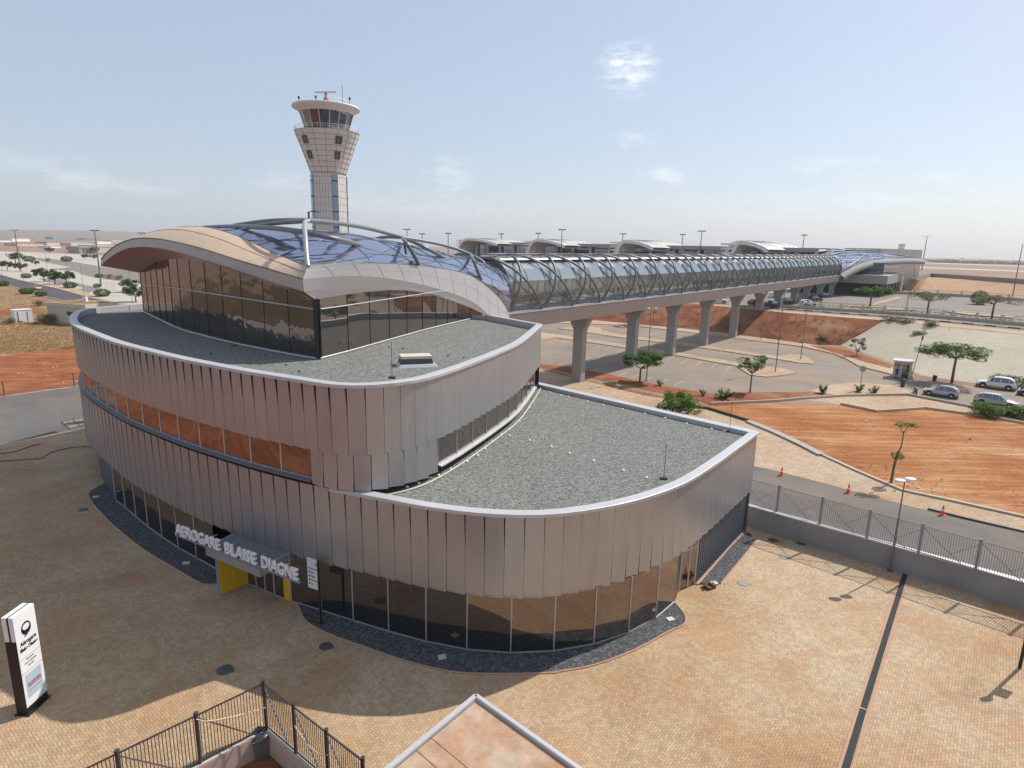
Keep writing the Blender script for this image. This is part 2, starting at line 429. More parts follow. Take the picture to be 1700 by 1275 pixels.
MAT['slab'] = m_sand('stained_slab', [(.42, .22, .12), (.50, .32, .21), (.54, .40, .30), (.48, .44, .38)], .5, bump=.15)
MAT['tyre'] = plain('tyre_rubber', (.02, .02, .02), .8)
MAT['carglass'] = m_glass('car_window_glass', (.6, .65, .7), refl=.25)
MAT['chrome'] = m_metal('wheel_rim', (.6, .6, .62), .3, .8)
MAT['lampglass'] = plain('lamp_lens', (.8, .82, .82), .15, 0, .02)
def carpaint(name, c, metal=.5):
    M = Mt(name); M.set(c, .3, metal); M.b.inputs['Coat Weight'].default_value = .6; M.b.inputs['Coat Roughness'].default_value = .08
    return M.m
MAT['car_silver'] = carpaint('silver_car_paint', (.42, .43, .45)); MAT['car_white'] = carpaint('white_car_paint', (.78, .78, .78), 0)
MAT['car_dark'] = carpaint('dark_car_paint', (.03, .03, .035), .3); MAT['car_yellow'] = carpaint('yellow_car_paint', (.8, .45, .02), 0)
MAT['car_red'] = carpaint('maroon_car_paint', (.10, .012, .012), .2)

# ================================================================== STATION BUILDING
A0 = np.array([9.09, 84.43]); AZ = rad(37.9)
D2 = np.array([math.sin(AZ), math.cos(AZ)]); N2 = np.array([math.cos(AZ), -math.sin(AZ)])
def S(s, off, z): q = A0+D2*s+N2*off; return (q[0], q[1], z)

ZU, ZL = 11.9, 6.9           # top of the upper and lower parapets
left_curve = [(-35.6, 57.4), (-36.75, 54.0), (-35.6, 50.6), (-32.4, 45.6), (-29.6, 42.4), (-26.6, 39.5), (-23.4, 36.6), (-20.1, 34.1),
              (-17.3, 32.1), (-14.9, 30.6), (-12.9, 29.4), (-11.1, 28.45), (-9.4, 27.6)]
upper_right = [(-8.2, 26.98), (-7.2, 26.75), (-6.3, 26.9), (-5.3, 27.45), (-4.5, 28.2), (-3.85, 29.2), (-3.0, 31.0), (-2.2, 33.0), (-1.0, 36.2), (.5, 41.0), (2.2, 50.3)]
lower_right = [(-7.6, 26.95), (-5.6, 26.2), (-3.8, 25.5), (-1.9, 25.0), (-.3, 24.8), (1.2, 24.83), (2.4, 25.1), (3.9, 25.7), (5.4, 26.5), (7.0, 27.65), (8.7, 29.2), (11.0, 32.0), (13.2, 34.9), (15.6, 38.1)]
CU = catmull(left_curve+upper_right, 8)
CL = catmull(left_curve+lower_right, 8)
cornerL = (15.6, 38.1); backL = (2.1, 51.2)
bld = thing('station_building', 'low two-tier station building with grey-brown metal cladding, gravel roofs and a glass vault', 'building', (-10, 40, 0))

def cladding(name, curve, z0, z1, wedge, tilt, step=.82, zf0=None, sub_name=None):
    """Vertical sheet-metal panels; wedge(i,n,x)->(gap_top,gap_bottom), tilt -> (push_top, push_bottom)."""
    pts = resample(curve, step=step); m = MB(); back = MB(); n = len(pts)
    ins = offset(pts, -.06)
    back.grid([[(p[0], p[1], z0+.05) for p in ins], [(p[0], p[1], z1) for p in ins]], sm=False)
    for i in range(n-1):
        a = np.array(pts[i]); b = np.array(pts[i+1]); t = (b-a)/np.linalg.norm(b-a); nn = np.array([t[1], -t[0]])
        gt, gb = wedge(i/(n-1), a); pt, pb = tilt(i/(n-1), a)
        dz = .05
        dir_top = gt > gb; zk = z0+(z1-z0)*(.52 if dir_top else .60)
        g0_, gk = gb, .004
        L_ = lambda z_: a+nn*.03+t*.006
        P_ = [(a+t*.006+nn*.03, z0), (b-t*(gb+.001)+nn*(.03+pb), z0-dz), (b-t*(gk-.002)+nn*(.03+(pt+pb)*.35), zk), (b-t*(gt+.008)+nn*(.03+pt), z1), (a+t*.006+nn*.03, z1)]
        fr = [(q[0], q[1], zz) for q, zz in P_]; bk = [(q[0]-nn[0]*.028, q[1]-nn[1]*.028, zz) for q, zz in P_]
        m.add(fr+bk, [(0, 1, 2, 4), (2, 3, 4), (1, 6, 7, 2), (2, 7, 8, 3), (5, 0, 4, 9), (5, 6, 1, 0), (4, 3, 8, 9)], 0)
    o = m.build(name, MAT['clad'], bld)
    back.build(sub_name or 'backing', MAT['backing'], o)
    return o
def turn(x):                                # 0 on the left flank, 1 on the right flank
    return max(0., min(1., (x+4.5)/6.))
w_up = lambda f, a: ((.085*(1-min(1, max(0, (a[0]+9)/3)))+.004), .11*max(0, min(1, (a[0]+4.6)/1.5))+.004)
t_up = lambda f, a: (.045*(1-min(1, max(0, (a[0]+9)/3))), .10*max(0, min(1, (a[0]+4.6)/1.5)))
cladding('upper_cladding', CU, 8.62, ZU-.1, w_up, t_up, .80)
w_lo = lambda f, a: (.05*(1-min(1, max(0, (a[0]+1)/3)))+.004, .12*max(0, min(1, (a[0]-3.0)/3))+.004)
t_lo = lambda f, a: (.03*(1-min(1, max(0, (a[0]+1)/3))), .022+.035*max(0, min(1, (a[0]-3.0)/3)))
cladding('lower_cladding', CL, 2.95, ZL-.05, w_lo, t_lo, .86)
mid = sub(CU, (-9.2, 27.5), (-3.6, 29.6))
cladding('middle_cladding', mid, 6.95, 8.6, lambda f, a: (.02, .03), lambda f, a: (.0, .05), .80)
# flat cladding at the two back sides
m = MB()
for a, b, z0, z1 in ((cornerL, backL, 0., ZL-.05), ((2.2, 50.3), (-2.0, 56.), 6.4, ZU-.05), ((-2, 56.), (-30, 66.), 0, ZU-.05), ((-30, 66.), (-35.6, 57.4), 0, ZU-.05), (backL, (-2, 56.), 0, ZL)):
    m.quad((a[0], a[1], z0), (b[0], b[1], z0), (b[0], b[1], z1), (a[0], a[1], z1))
m.build('rear_cladding', MAT['clad'], bld)

# ---- copings and parapets
def coping(name, curve, z, w=.5, lip=.16, out=.16, closed=False):
    pts = resample(curve, step=.9); o = offset(pts, out); i = offset(pts, out-w); i2 = offset(pts, out-w+.05)
    m = MB()
    m.grid([[(p[0], p[1], z-lip) for p in o], [(p[0], p[1], z-.012) for p in o], [(p[0], p[1], z) for p in offset(pts, out-.02)], [(p[0], p[1], z) for p in i],
            [(p[0], p[1], z-.6) for p in i]], sm=False)
    m.grid([[(p[0], p[1], z-lip) for p in o], [(p[0], p[1], z-lip) for p in offset(pts, -.05)]], sm=False, flip=True)
    for a, b in ((o[0], i[0]), (o[-1], i[-1])):
        m.quad((a[0], a[1], z-lip), (b[0], b[1], z-lip), (b[0], b[1], z), (a[0], a[1], z))
    return m.build(name, MAT['coping'], bld)
coping('upper_coping', CU, ZU)
cl_vis = sub(CL, (-8.3, 27.2), cornerL)
coping('lower_coping', cl_vis, ZL)
coping('lower_coping', [cornerL, backL], ZL+.004, .72)
coping('upper_coping', [(2.2, 50.3), (-2.0, 56.)], ZU+.004, .45)
coping('upper_coping', [(-33.6, 62.4), (-35.6, 57.5)], ZU+.004, .5)
# dark back face of the lower parapet
m = MB(); iq = offset([np.array(cornerL), np.array(backL)], -.5)
m.quad((iq[0][0], iq[0][1], 6.4), (iq[1][0], iq[1][1], 6.4), (iq[1][0], iq[1][1], ZL-.02), (iq[0][0], iq[0][1], ZL-.02))
m.build('parapet_upstand', MAT['darkmetal'], bld)
# ---- gravel decks
ip = offset(resample(CU, step=.9), -.2)
m = MB(); m.sheet([tuple(p) for p in ip]+[(-2.1, 55.8), (-29, 65.5)], 11.42); m.build('upper_gravel_roof', MAT['gravel'], bld)
ip = offset(resample(cl_vis, step=.9), -.2)
m = MB(); m.sheet([tuple(p) for p in ip]+[(15.2, 38.2), (2.2, 50.9), (-4, 45)], 6.62); m.build('lower_gravel_roof', MAT['gravel'], bld)
# core volume so nothing shows through
m = MB(); core = offset(resample(CL, step=1.5), -.75)
m.prism([tuple(p) for p in core]+[(2, 50), (-2.5, 55), (-29, 65)], .02, 6.3)
m.build('interior_core', MAT['dark_int'], bld)
m = MB(); core = offset(resample(CU, step=1.5), -.75)
m.prism([tuple(p) for p in core]+[(-2.5, 55), (-29, 65)], 6.5, 11.3)
m.build('interior_core', MAT['dark_int'], bld)

# ---- strip windows (left recess and right side)
def strip(curve, z0, z1, n, rec, sillmat, glassmat):
    pts = resample(curve, n+1); g = offset(pts, -rec); wd = max(0.05, .05)
    for i in range(n):
        a = g[i]; b = g[i+1]
        m = MB(); m.quad((a[0], a[1], z0), (b[0], b[1], z0), (b[0], b[1], z1), (a[0], a[1], z1))
        w = m.build('window', glassmat, bld)
        f = MB(); f.bar((a[0], a[1], z0), (a[0], a[1], z1), .07); f.bar((a[0], a[1], z0+.03), (b[0], b[1], z0+.03), .06); f.bar((a[0], a[1], z1-.03), (b[0], b[1], z1-.03), .06)
        if i == n-1: f.bar((b[0], b[1], z0), (b[0], b[1], z1), .09)
        f.build('frame', MAT['frame'], w)
    s = MB(); o = offset(pts, .11); g2 = offset(pts, -rec-.05)
    s.grid([[(p[0], p[1], z0-.10) for p in o], [(p[0], p[1], z0-.04) for p in o], [(p[0], p[1], z0+.01) for p in g2]], sm=False)
    s.build('window_sill', sillmat, bld)
strip(sub(CU, (-35.6, 51), (-9.2, 27.5)), 7.1, 8.62, 17, .16, MAT['sillgrey'], MAT['glass'])
strip(sub(CU, (-3.5, 29.9), (1.9, 48.6)), 7.15, 8.62, 10, .12, MAT['coping'], MAT['glass'])

# ---- ground floor glazing
def px0(l, z=0.): return [np.array(G2(x, y, z)) for x, y in l]
def pane(a, b, z0, z1, mt, name='glass_pane', mul=.06, par=None):
    m = MB(); m.quad((a[0], a[1], z0), (b[0], b[1], z0), (b[0], b[1], z1), (a[0], a[1], z1)); g = m.build(name, mt, par or bld)
    f = MB(); f.bar((a[0], a[1], z0), (a[0], a[1], z1), mul, mul*1.3); f.bar((a[0], a[1], z0+.03), (b[0], b[1], z0+.03), mul); f.build('mullion', MAT['frame'], g)
    return g
gl = px0([(193.1, 832.9), (208.7, 844), (226.5, 860), (246.3, 876.1), (269.7, 893.4), (296.4, 910.7), (327, 928), (358.6, 945.3)])
for a, b in zip(gl, gl[1:]): pane(a, b, .04, 3.0, MAT['glass'])
m = MB(); far = [(-35.4, 56.5), (-35.9, 53.2), (-34.4, 49.4), (-31.2, 44.9), tuple(gl[0])]
for a, b in zip(far, far[1:]): m.quad((a[0], a[1], 0), (b[0], b[1], 0), (b[0], b[1], 3.0), (a[0], a[1], 3.0))
m.build('blue_wall_panel', MAT['blueclad'], bld)
gr = px0([(484.3, 999.7), (534, 1015), (587, 1032), (645.6, 1050), (707.7, 1067), (775, 1080), (847.5, 1085.7), (918.9, 1082.5), (985.4, 1071), (1043, 1052), (1088, 1028.5), (1119.8, 1000.9)])
for k, (a, b) in enumerate(zip(gr, gr[1:])): pane(a, b, .04, 3.0, MAT['glass'])
# right door recess + corrugated wall
d0 = gr[-1]; d1, d2, d3 = px0([(1126.5, 981), (1152.4, 969.5), (1229, 886.6)])
m = MB(); m.quad((d0[0], d0[1], 0), (d1[0], d1[1], 0), (d1[0], d1[1], 3), (d0[0], d0[1], 3)); m.build('recess_wall', MAT['darkmetal'], bld)
dr = MB(); dr.quad((d1[0], d1[1], .02), (d2[0], d2[1], .02), (d2[0], d2[1], 3.), (d1[0], d1[1], 3.)); dr = dr.build('door', MAT['glass'], bld)
f = MB(); q = d1*.45+d2*.55
for p in (d1, q, d2): f.bar((p[0], p[1], 0), (p[0], p[1], 3.), .09)
f.bar((d1[0], d1[1], 2.3), (d2[0], d2[1], 2.3), .08); f.build('door_frame', MAT['frame'], dr)
h = MB(); q = d1*.55+d2*.45; h.bar((q[0]-.03, q[1]-.08, .95), (q[0]-.03, q[1]-.08, 1.25), .04); h.build('handle', MAT['coping'], dr)
m = MB(); e0 = d2; e1 = np.array([15.25, 38.0]); t = (e1-e0); L = np.linalg.norm(t); t = t/L; nn = np.array([t[1], -t[0]]); k = int(L/.32); top = []
for i in range(k+1):
    for du, dv in ((0, 0), (.10, 0), (.14, .10), (.26, .10), (.30, 0)):
        u = min(L, i*.32+du); top.append(e0+t*u+nn*dv)
m.grid([[(p[0], p[1], .05) for p in top], [(p[0], p[1], 3.1) for p in top]], sm=False)
m.build('corrugated_wall', MAT['blueclad'], bld)
m = MB(); m.bar((e0[0], e0[1], .04), (e1[0], e1[1], .04), .35, .08); m.build('wall_plinth', MAT['brickedge'], bld)
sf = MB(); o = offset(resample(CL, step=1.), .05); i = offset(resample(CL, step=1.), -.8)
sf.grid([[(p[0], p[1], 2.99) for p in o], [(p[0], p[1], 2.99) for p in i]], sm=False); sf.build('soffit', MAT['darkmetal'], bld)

# ---- entrance portal, canopy and lettering
pf = np.array(G2(367.5, 989)); pb = np.array(G2(411.8, 969.4)); qb = np.array(G2(472, 995.8)); qf = np.array(G2(484.3, 999.4))
portal = MB()
def wallq(mb, a, b, z0, z1, mi=0): mb.quad((a[0], a[1], z0), (b[0], b[1], z0), (b[0], b[1], z1), (a[0], a[1], z1), mi)
wallq(portal, gl[-1], pf-np.array([.16, .03]), 0, 2.7); wallq(portal, pf-np.array([.16, .03]), pf, 0, 2.7)
portal.build('portal_frame', MAT['concrete_dark'], bld)
m = MB(); md = pf*.42+pb*.58; wallq(m, pf, md, .03, 2.68); wallq(m, md+np.array([.01, 0]), pb, .03, 2.68); m.build('yellow_portal_panel', MAT['yellow'], bld)
m = MB(); wallq(m, qb, qf, .03, 2.9); m.build('yellow_portal_panel', MAT['yellow'], bld)
dd = resample([pb, qb], 5)
for a, b in zip(dd, dd[1:]): pane(a, b, .03, 2.7, MAT['glass'], 'door_leaf', .07)
c_fl = np.array(G2(341, 908.5, 2.95)); c_fr = np.array(G2(431, 945, 2.95)); c_br = np.array([-10.6, 28.6]); c_bl = np.array([-14.3, 30.6])
m = MB(); m.prism([c_fl, c_fr, c_br, c_bl], 2.52, 2.95)
can = m.build('canopy', MAT['concrete_dark'], bld)
m = MB(); ctr = (c_fl+c_fr+c_br+c_bl)/4; m.sheet([p*.93+ctr*.07 for p in (c_fl, c_fr, c_br, c_bl)], 2.957); m.build('canopy_roof_sheet', plain('grey_membrane', (.16, .165, .165), .8), can)
sa = np.array(G2(292, 886, 3.1)); sb = np.array(G2(498, 965.5, 3.1)); sd = (sb-sa); sl = np.linalg.norm(sd); sd = sd/sl; sn = np.array([sd[1], -sd[0]])
sign = thing('lettering_sign', 'white raised letters AEROGARE BLAISE DIAGNE on a rail over the entrance canopy', 'sign', (sa[0], sa[1], 3.1))
m = MB(); m.bar((sa[0], sa[1], 3.06), (sb[0], sb[1], 3.06), .12, .09)
m.build('rail', plain('violet_grey_rail', (.22, .21, .30), .5), sign)
m = MB()
for k in (.18, .36, .6):
    q = sa+sd*sl*k; e = q-sn*1.2; m.bar((q[0], q[1], 3.0), (e[0], e[1], 2.97), .05)
q = sa+sd*sl*.93; m.bar((q[0], q[1], 3.02), (qf[0], qf[1], 2.75), .05); m.build('bracket', MAT['frame'], sign)
def text(txt, size, origin, xdir, updir, mt, parent, name='lettering', depth=.02, bold=.0, width=None, align='LEFT', bev=0.):
    cu = bpy.data.curves.new(name, 'FONT'); cu.body = txt; cu.size = size; cu.extrude = depth; cu.offset = bold; cu.align_x = align; cu.bevel_depth = bev
    t = bpy.data.objects.new(name, cu); COL.objects.link(t); bpy.context.view_layer.update()
    me = bpy.data.meshes.new_from_object(t.evaluated_get(bpy.context.evaluated_depsgraph_get())); bpy.data.objects.remove(t)
    me.name = name; xs = [v.co.x for v in me.vertices]; sx = 1.
    if width: sx = width/(max(xs)-min(xs))
    xd = Vector(xdir).normalized(); ud = Vector(updir).normalized(); nd = xd.cross(ud)
    og = org(parent); o0 = Vector(origin)-Vector(og); mx = min(xs) if width else 0
    for v in me.vertices: v.co = o0+xd*(v.co.x-mx)*sx+ud*v.co.y+nd*v.co.z
    me.materials.clear(); me.materials.append(mt)
    o = bpy.data.objects.new(name, me); COL.objects.link(o); o.parent = parent; ORG[o.name] = og
    return o
# each word its own part
ws = [('AEROGARE', 0., .405), ('BLAISE', .432, .695), ('DIAGNE', .722, 1.)]
for w, f0, f1 in ws:
    q = sa+sd*(sl*f0+.03)
    o = text(w, .8, (q[0], q[1], 3.12), (sd[0], sd[1], 0), (0, 0, 1), MAT['white'], sign, 'letters', .05, .008, sl*(f1-f0)-.14, bev=.008)

# ---- roof details
def roofbox(c, sx, sy, rz, z):
    m = MB(); m.box((c[0], c[1], z+.2), (sx, sy, .42), rz, taper=.86); h = m.build('roof_hatch', MAT['darkmetal'], bld)
    m = MB(); m.box((c[0], c[1], z+.48), (sx*.92, sy*.92, .14), rz, taper=.97); m.build('hatch_lid', MAT['cream'], h)
    m = MB(); m.box((c[0]+.1, c[1]-.25, z+.06), (sx*1.15, sy*1.15, .12), rz, taper=.85); m.build('foil_flashing', MAT['silver'], h)
hc = G2(690, 597, 11.7); roofbox(hc, 1.9, 1.1, rad(18), 11.42)
k = 0
for x, y in [(912, 652), (931, 657), (943, 659), (975, 667), (1001, 673), (1033, 680), (1070, 687.5), (1104, 695), (1140, 704), (1181, 713), (1203, 716), (915, 742.5), (945, 753), (985, 766), (1034.5, 782), (1073, 794), (879, 732),
             (676, 809), (695, 803), (728, 790), (748, 780), (775, 767), (793, 757), (805, 746), (817, 734), (832, 722), (845, 713), (862, 700), (870, 687), (878, 677), (885, 668), (845, 724)]:
    p = G(x, y, 6.63); m = MB(); m.lathe(p, [(.085, 0), (.085, .05), (.05, .09), (0, .1)], 8); m.build('conductor_holder', MAT['white'], bld)
for x, y in [(646, 576), (669, 579), (744, 591), (770, 594), (497, 617), (475, 606), (415, 603), (350, 588), (222, 560)]:
    p = G(x, y, 11.45); m = MB(); m.lathe(p, [(.06, 0), (.06, .05), (0, .09)], 8); m.build('conductor_holder', MAT['darkmetal'], bld)
for x, y, z, hh in ((651, 628, 11.9, 1.7), (1102, 795, 6.62, 1.9), (1211, 716, 6.62, 2.0), (389, 575, 11.9, 1.8)):
    p = G(x, y, z); m = MB(); m.tube([p, (p[0], p[1], z+hh)], .014, 5); m.box((p[0], p[1], z+.05), (.3, .3, .1)); m.build('lightning_rod', MAT['darkmetal'], bld)
m = MB(); cp = offset(resample(sub(CU, (-6, 27), (2.2, 50)), step=.6), .22)
m.tube([(p[0], p[1], 6.67) for p in cp], .05, 6); m.build('cable_conduit', MAT['cream'], bld)

# ================================================================== GLASS VAULT ON THE ROOF
R_ = np.array([-11.9, 35.4]); L_ = np.array([-35.5, 54.5]); dRL = (L_-R_)/np.linalg.norm(L_-R_); nRL = np.array([dRL[1], -dRL[0]])
if nRL[1] < 0: nRL = -nRL
Bf = np.array(S(-19.5, 3.0, 0)[:2]); U0 = R_+nRL*.6
def RL(a, z, off=0.): q = R_+dRL*a+nRL*off; return (q[0], q[1], z)
ft = [(-.05, 15.92), (2.8, 16.26), (7, 16.74), (12, 17.38), (15.6, 17.72), (19, 17.92), (22.8, 17.88), (26.4, 17.37), (29, 16.65), (30.4, 16.1)]
fb = [(-.2, 15.24), (3.8, 15.68), (8.9, 16.32), (14.9, 17.0), (19.5, 17.27), (23, 17.22), (25.3, 16.95), (28.2, 16.3), (30.6, 15.5)]
be = [(.2, 16.62, .55), (4., 16.86, 1.8), (8, 17.2, 3.), (11.6, 17.96, 3.2), (14.6, 18.48, 3.3), (17.6, 18.84, 3.3), (20.4, 18.93, 3.3), (22.6, 18.8, 3.), (26, 18.2, 2.6), (28.6, 17.3, 1.6), (30.3, 16.4, .5)]
nA = 31
av = [30.4*i/(nA-1) for i in range(nA)]
FT = catmull([RL(a, z) for a, z in ft], 6); FT = resample(FT, nA)
FB = resample(catmull([RL(a, z, -.05) for a, z in fb], 6), nA)
BE = resample(catmull([RL(a, z, o) for a, z, o in be], 6), nA)
c2 = lambda l: [(160+x/4.25, 340+y/4.25) for x, y in l]
c3 = lambda l: [(460+x/3.864, 340+y/3.864) for x, y in l]
ZD = 11.42
wbL = [np.array(G2(x, y, ZD)) for x, y in c2([(335, 755), (470, 820), (600, 880), (800, 937), (1000, 985), (1300, 1045), (1562, 1091)])]
wbL = resample(catmull(wbL, 6), 14)
wtop_px = c2([(310, 480), (420, 405), (560, 378), (700, 385), (900, 440), (1150, 525), (1562, 672)])
def wz(p):                                   # top of the front wall at plan point p
    x = P((p[0], p[1], 14.5))[0]; return hat(p, interp(x, wtop_px))
WT = [(p[0], p[1], wz(p)) for p in wbL]
for i in range(13):
    a, b = wbL[i], wbL[i+1]; m = MB()
    tz = rad(random.uniform(-.6, .6)); m.add([(a[0], a[1], ZD), (b[0], b[1], ZD), (b[0], b[1], WT[i+1][2]), (a[0], a[1], WT[i][2])], [(0, 1, 2, 3)])
    g = m.build('glass_pane', MAT['glass_wavy'], bld)
    f = MB(); f.bar((a[0], a[1], ZD), (a[0], a[1], WT[i][2]), .05); f.build('mullion', MAT['black'], g)
wl_corner = wbL[-1]
wbR = [np.array(G2(x, y, ZD)) for x, y in c3([(285, 990), (460, 945), (600, 905), (722, 870), (835, 838), (935, 810), (1020, 788), (1095, 770), (1160, 755), (1240, 735), (1330, 712)])]
wtr_px = [(527, 497), (574, 489), (612.7, 484), (646, 481.5), (674.8, 482), (702, 485), (745, 497), (790, 514), (815, 527)]
def wzr(p):
    x = P((p[0], p[1], 14.5))[0]; return max(ZD+.1, hat(p, interp(x, wtr_px)))
WTR = [(p[0], p[1], wzr(p)) for p in wbR]; WTR[0] = (wbR[0][0], wbR[0][1], WT[-1][2])
for i in range(len(wbR)-1):
    a, b = wbR[i], wbR[i+1]; m = MB(); m.quad((a[0], a[1], ZD), (b[0], b[1], ZD), (b[0], b[1], WTR[i+1][2]), (a[0], a[1], WTR[i][2]))
    g = m.build('glass_pane', MAT['glass'], bld)
    f = MB(); f.bar((a[0], a[1], ZD), (a[0], a[1], WTR[i][2]), .09 if i == 0 else .05); f.build('mullion', MAT['black'], g)
m = MB(); m.bar((wl_corner[0], wl_corner[1], ZD), (wl_corner[0], wl_corner[1], WT[-1][2]), .22); m.build('corner_post', MAT['black'], bld)
m = MB()
pts = [(p[0]-nRL[0]*.06, p[1]-nRL[1]*.06) for p in wbL]; tzs = [hat(p, interp(P((p[0], p[1], 14.))[0], [(261, 474), (527, 514)])) for p in pts]
m.tube([(p[0], p[1], tz) for p, tz in zip(pts[1:], tzs[1:])], .045, 6)
m.tube([(p[0]+.08, p[1], z) for p, z in zip(wbR[:8], [tzs[-1]]*8)], .04, 6)
m.build('transom', MAT['frame'], bld)
m = MB()
for l in (wbL, wbR): m.tube([(p[0]-.05*nRL[0], p[1]-.1, ZD+.06) for p in l], .07, 6)
m.build('base_sill', MAT['frame'], bld)
m = MB(); m.grid([[tuple(p) for p in FT], [tuple(p) for p in FB]], flip=True); m.build('front_fascia', MAT['fascia'], bld)
# soffit from the fascia back to the wall head
wt = resample([np.array(p) for p in WT[::-1]], nA)
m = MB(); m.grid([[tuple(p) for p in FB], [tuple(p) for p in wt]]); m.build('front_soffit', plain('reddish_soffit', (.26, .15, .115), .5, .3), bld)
# brown roof band with panel seams
m = MB(); rows = []
for k in range(5):
    t = k/4; row = []
    for i in range(nA):
        p = FT[i]*(1-t)+BE[i]*t; bul = math.sin(math.pi*t)*.22*math.sin(math.pi*min(1, i/(nA-1)*1.))
        row.append((p[0], p[1], p[2]+bul))
    rows.append(row)
m.grid(rows); band = m.build('brown_roof_band', MAT['brownroof'], bld)
m = MB()
m.tube([(x, y, z+.01) for x, y, z in rows[2]], .018, 4)
for i in range(0, nA, 3):
    for k in (0, 1): m.tube([(rows[2*k][i][0], rows[2*k][i][1], rows[2*k][i][2]+.01), (rows[2*k+2][min(nA-1, i+k)][0], rows[2*k+2][min(nA-1, i+k)][1], rows[2*k+2][min(nA-1, i+k)][2]+.01)], .014, 4)
m.tube([tuple(p) for p in FT], .05, 5)
m.build('seam', plain('dark_roof_seam', (.20, .16, .13), .7), band)  # seam lines in one darker brown than the band
# silver ribbon along the right edge
ru = c3([(200, 400), (280, 385), (430, 372), (600, 372), (800, 380), (1000, 400), (1150, 425), (1270, 465), (1340, 520), (1420, 590), (1475, 670)])
rm = c3([(170, 482), (290, 465), (500, 455), (700, 470), (900, 505), (1100, 560), (1250, 620), (1330, 680), (1380, 725)])
rl = c3([(180, 553), (300, 535), (400, 525), (600, 520), (800, 525), (900, 540), (1050, 575), (1200, 620), (1300, 665), (1370, 715)])
nB = 25
RU = resample(catmull([plane(x, y, U0, Bf) for x, y in ru]+[(Bf[0]+.02, Bf[1], 11.0)], 4), nB)
RM = resample(catmull([plane(x, y, R_, Bf) for x, y in rm]+[(Bf[0]-.6, Bf[1]-2.0, 10.4), (Bf[0]+.1, Bf[1], 10.3)], 4), nB)
RLo = resample(catmull([plane(x, y, R_, Bf) for x, y in rl]+[(Bf[0]-.6, Bf[1]-2.0, 10.0), (Bf[0]+.1, Bf[1], 9.6)], 4), nB)
RU[0] = np.array(BE[0]); RM[0] = np.array(FT[0]); RLo[0] = np.array(FB[0])
m = MB(); m.grid([[tuple(p) for p in RLo], [tuple(p) for p in RM]], flip=False); m.build('side_fascia', plain('side_fascia_shaded', (.27, .255, .245), .5, .2, .05, 1.), bld)  # ribbon's lower face: its shade is put into the darker panel colour
m = MB(); m.grid([[tuple(p) for p in RM], [tuple(p*.5+q*.5+np.array([0, 0, .06])) for p, q in zip(RM, RU)], [tuple(p) for p in RU]])
rib = m.build('silver_edge_ribbon', MAT['silver'], bld)
m = MB()
m.tube([tuple(p*.5+q*.5+np.array([0, 0, .07])) for p, q in zip(RM, RU)], .012, 4)
for i in range(1, nB-1, 2):
    a = RU[min(nB-1, i)]; b = RM[min(nB-1, i+1)]; m.tube([tuple(a+np.array([0, 0, .01])), tuple(a*.5+b*.5+np.array([0, 0, .07])), tuple(b+np.array([0, 0, .01]))], .012, 4)
m.build('seam', MAT['frame'], rib)
wtr = resample([np.array(p) for p in WTR], nB)
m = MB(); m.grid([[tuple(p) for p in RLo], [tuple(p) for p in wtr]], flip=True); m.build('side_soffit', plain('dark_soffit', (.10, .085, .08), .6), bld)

# vault surface: rows from the front band (BE) to the bridge
def so(p): q = np.array(p[:2])-A0; return float(q@D2), float(q@N2)
crown = [(0, 18.93), (.12, 18.95), (.3, 18.8), (.45, 18.4), (.62, 17.7), (.78, 17.0), (.92, 16.4), (1, 16.1)]
rowsN = 19; TH = 25; VA = []
RUs = resample(RU, rowsN)
for i in range(rowsN):
    t = i/(rowsN-1); s_, o_ = so(RUs[i]); ze = RUs[i][2]; zc = interp(t, crown); row = []
    tt = max(0., (t-.55)/.45)**1.2; kl = 1+.25*(1-t)
    for j in range(TH):
        th = math.pi*j/(TH-1); c = math.cos(th); sn = math.sin(th); w = o_*(kl if c < 0 else 1)
        off = w*c+(.75*tt)*math.copysign(1, c)*abs(math.sin(2*th))
        z = ze+(zc-ze)*((1-tt)*sn*sn+tt*sn); s2 = s_+3.2*sn*(1-t)**2
        row.append(S(s2, off, z))
    VA.append([np.array(p) for p in row])
b0 = resample(BE, TH)
for i, w in ((0, 1.), (1, .5), (2, .12)):
    VA[i] = [b0[j]*w+VA[i][j]*(1-w) for j in range(TH)]
m = MB(); m.grid([[tuple(p) for p in r] for r in VA], sm=False); vault = m.build('vault_glazing', MAT['vault'], bld)
m = MB()
dn = np.array([0, 0, .02])
for j in range(0, TH, 4): m.tube([tuple(r[j]+dn) for r in VA], .022, 4)
for i in range(0, rowsN, 3):
    m.tube([tuple(p+dn) for p in VA[i]], .02, 4)
for sgn in (1, -1):
    for st in range(-TH, rowsN, 5):
        q = [(st+k, (k*1 if sgn > 0 else TH-1-k)) for k in range(TH)]; q = [(a, b) for a, b in q if 0 <= a < rowsN]
        if len(q) > 2: m.tube([tuple(VA[a][b]+dn) for a, b in q], .022, 4)
m.build('glazing_bar', MAT['pipe'], vault)
# far-side ribbon, mirrored
m = MB(); tp_ = [min(1., .25+i_*.12) for i_ in range(rowsN)]; m.grid([[tuple(r[-1]) for r in VA], [tuple(r[-1]+np.array([-.8*N2[0], -.8*N2[1], -.6])*k_) for r, k_ in zip(VA, tp_)], [tuple(r[-1]+np.array([-.7*N2[0], -.7*N2[1], -2.0])*k_) for r, k_ in zip(VA, tp_)]], flip=False)
m.build('silver_edge_ribbon', MAT['silver'], bld)

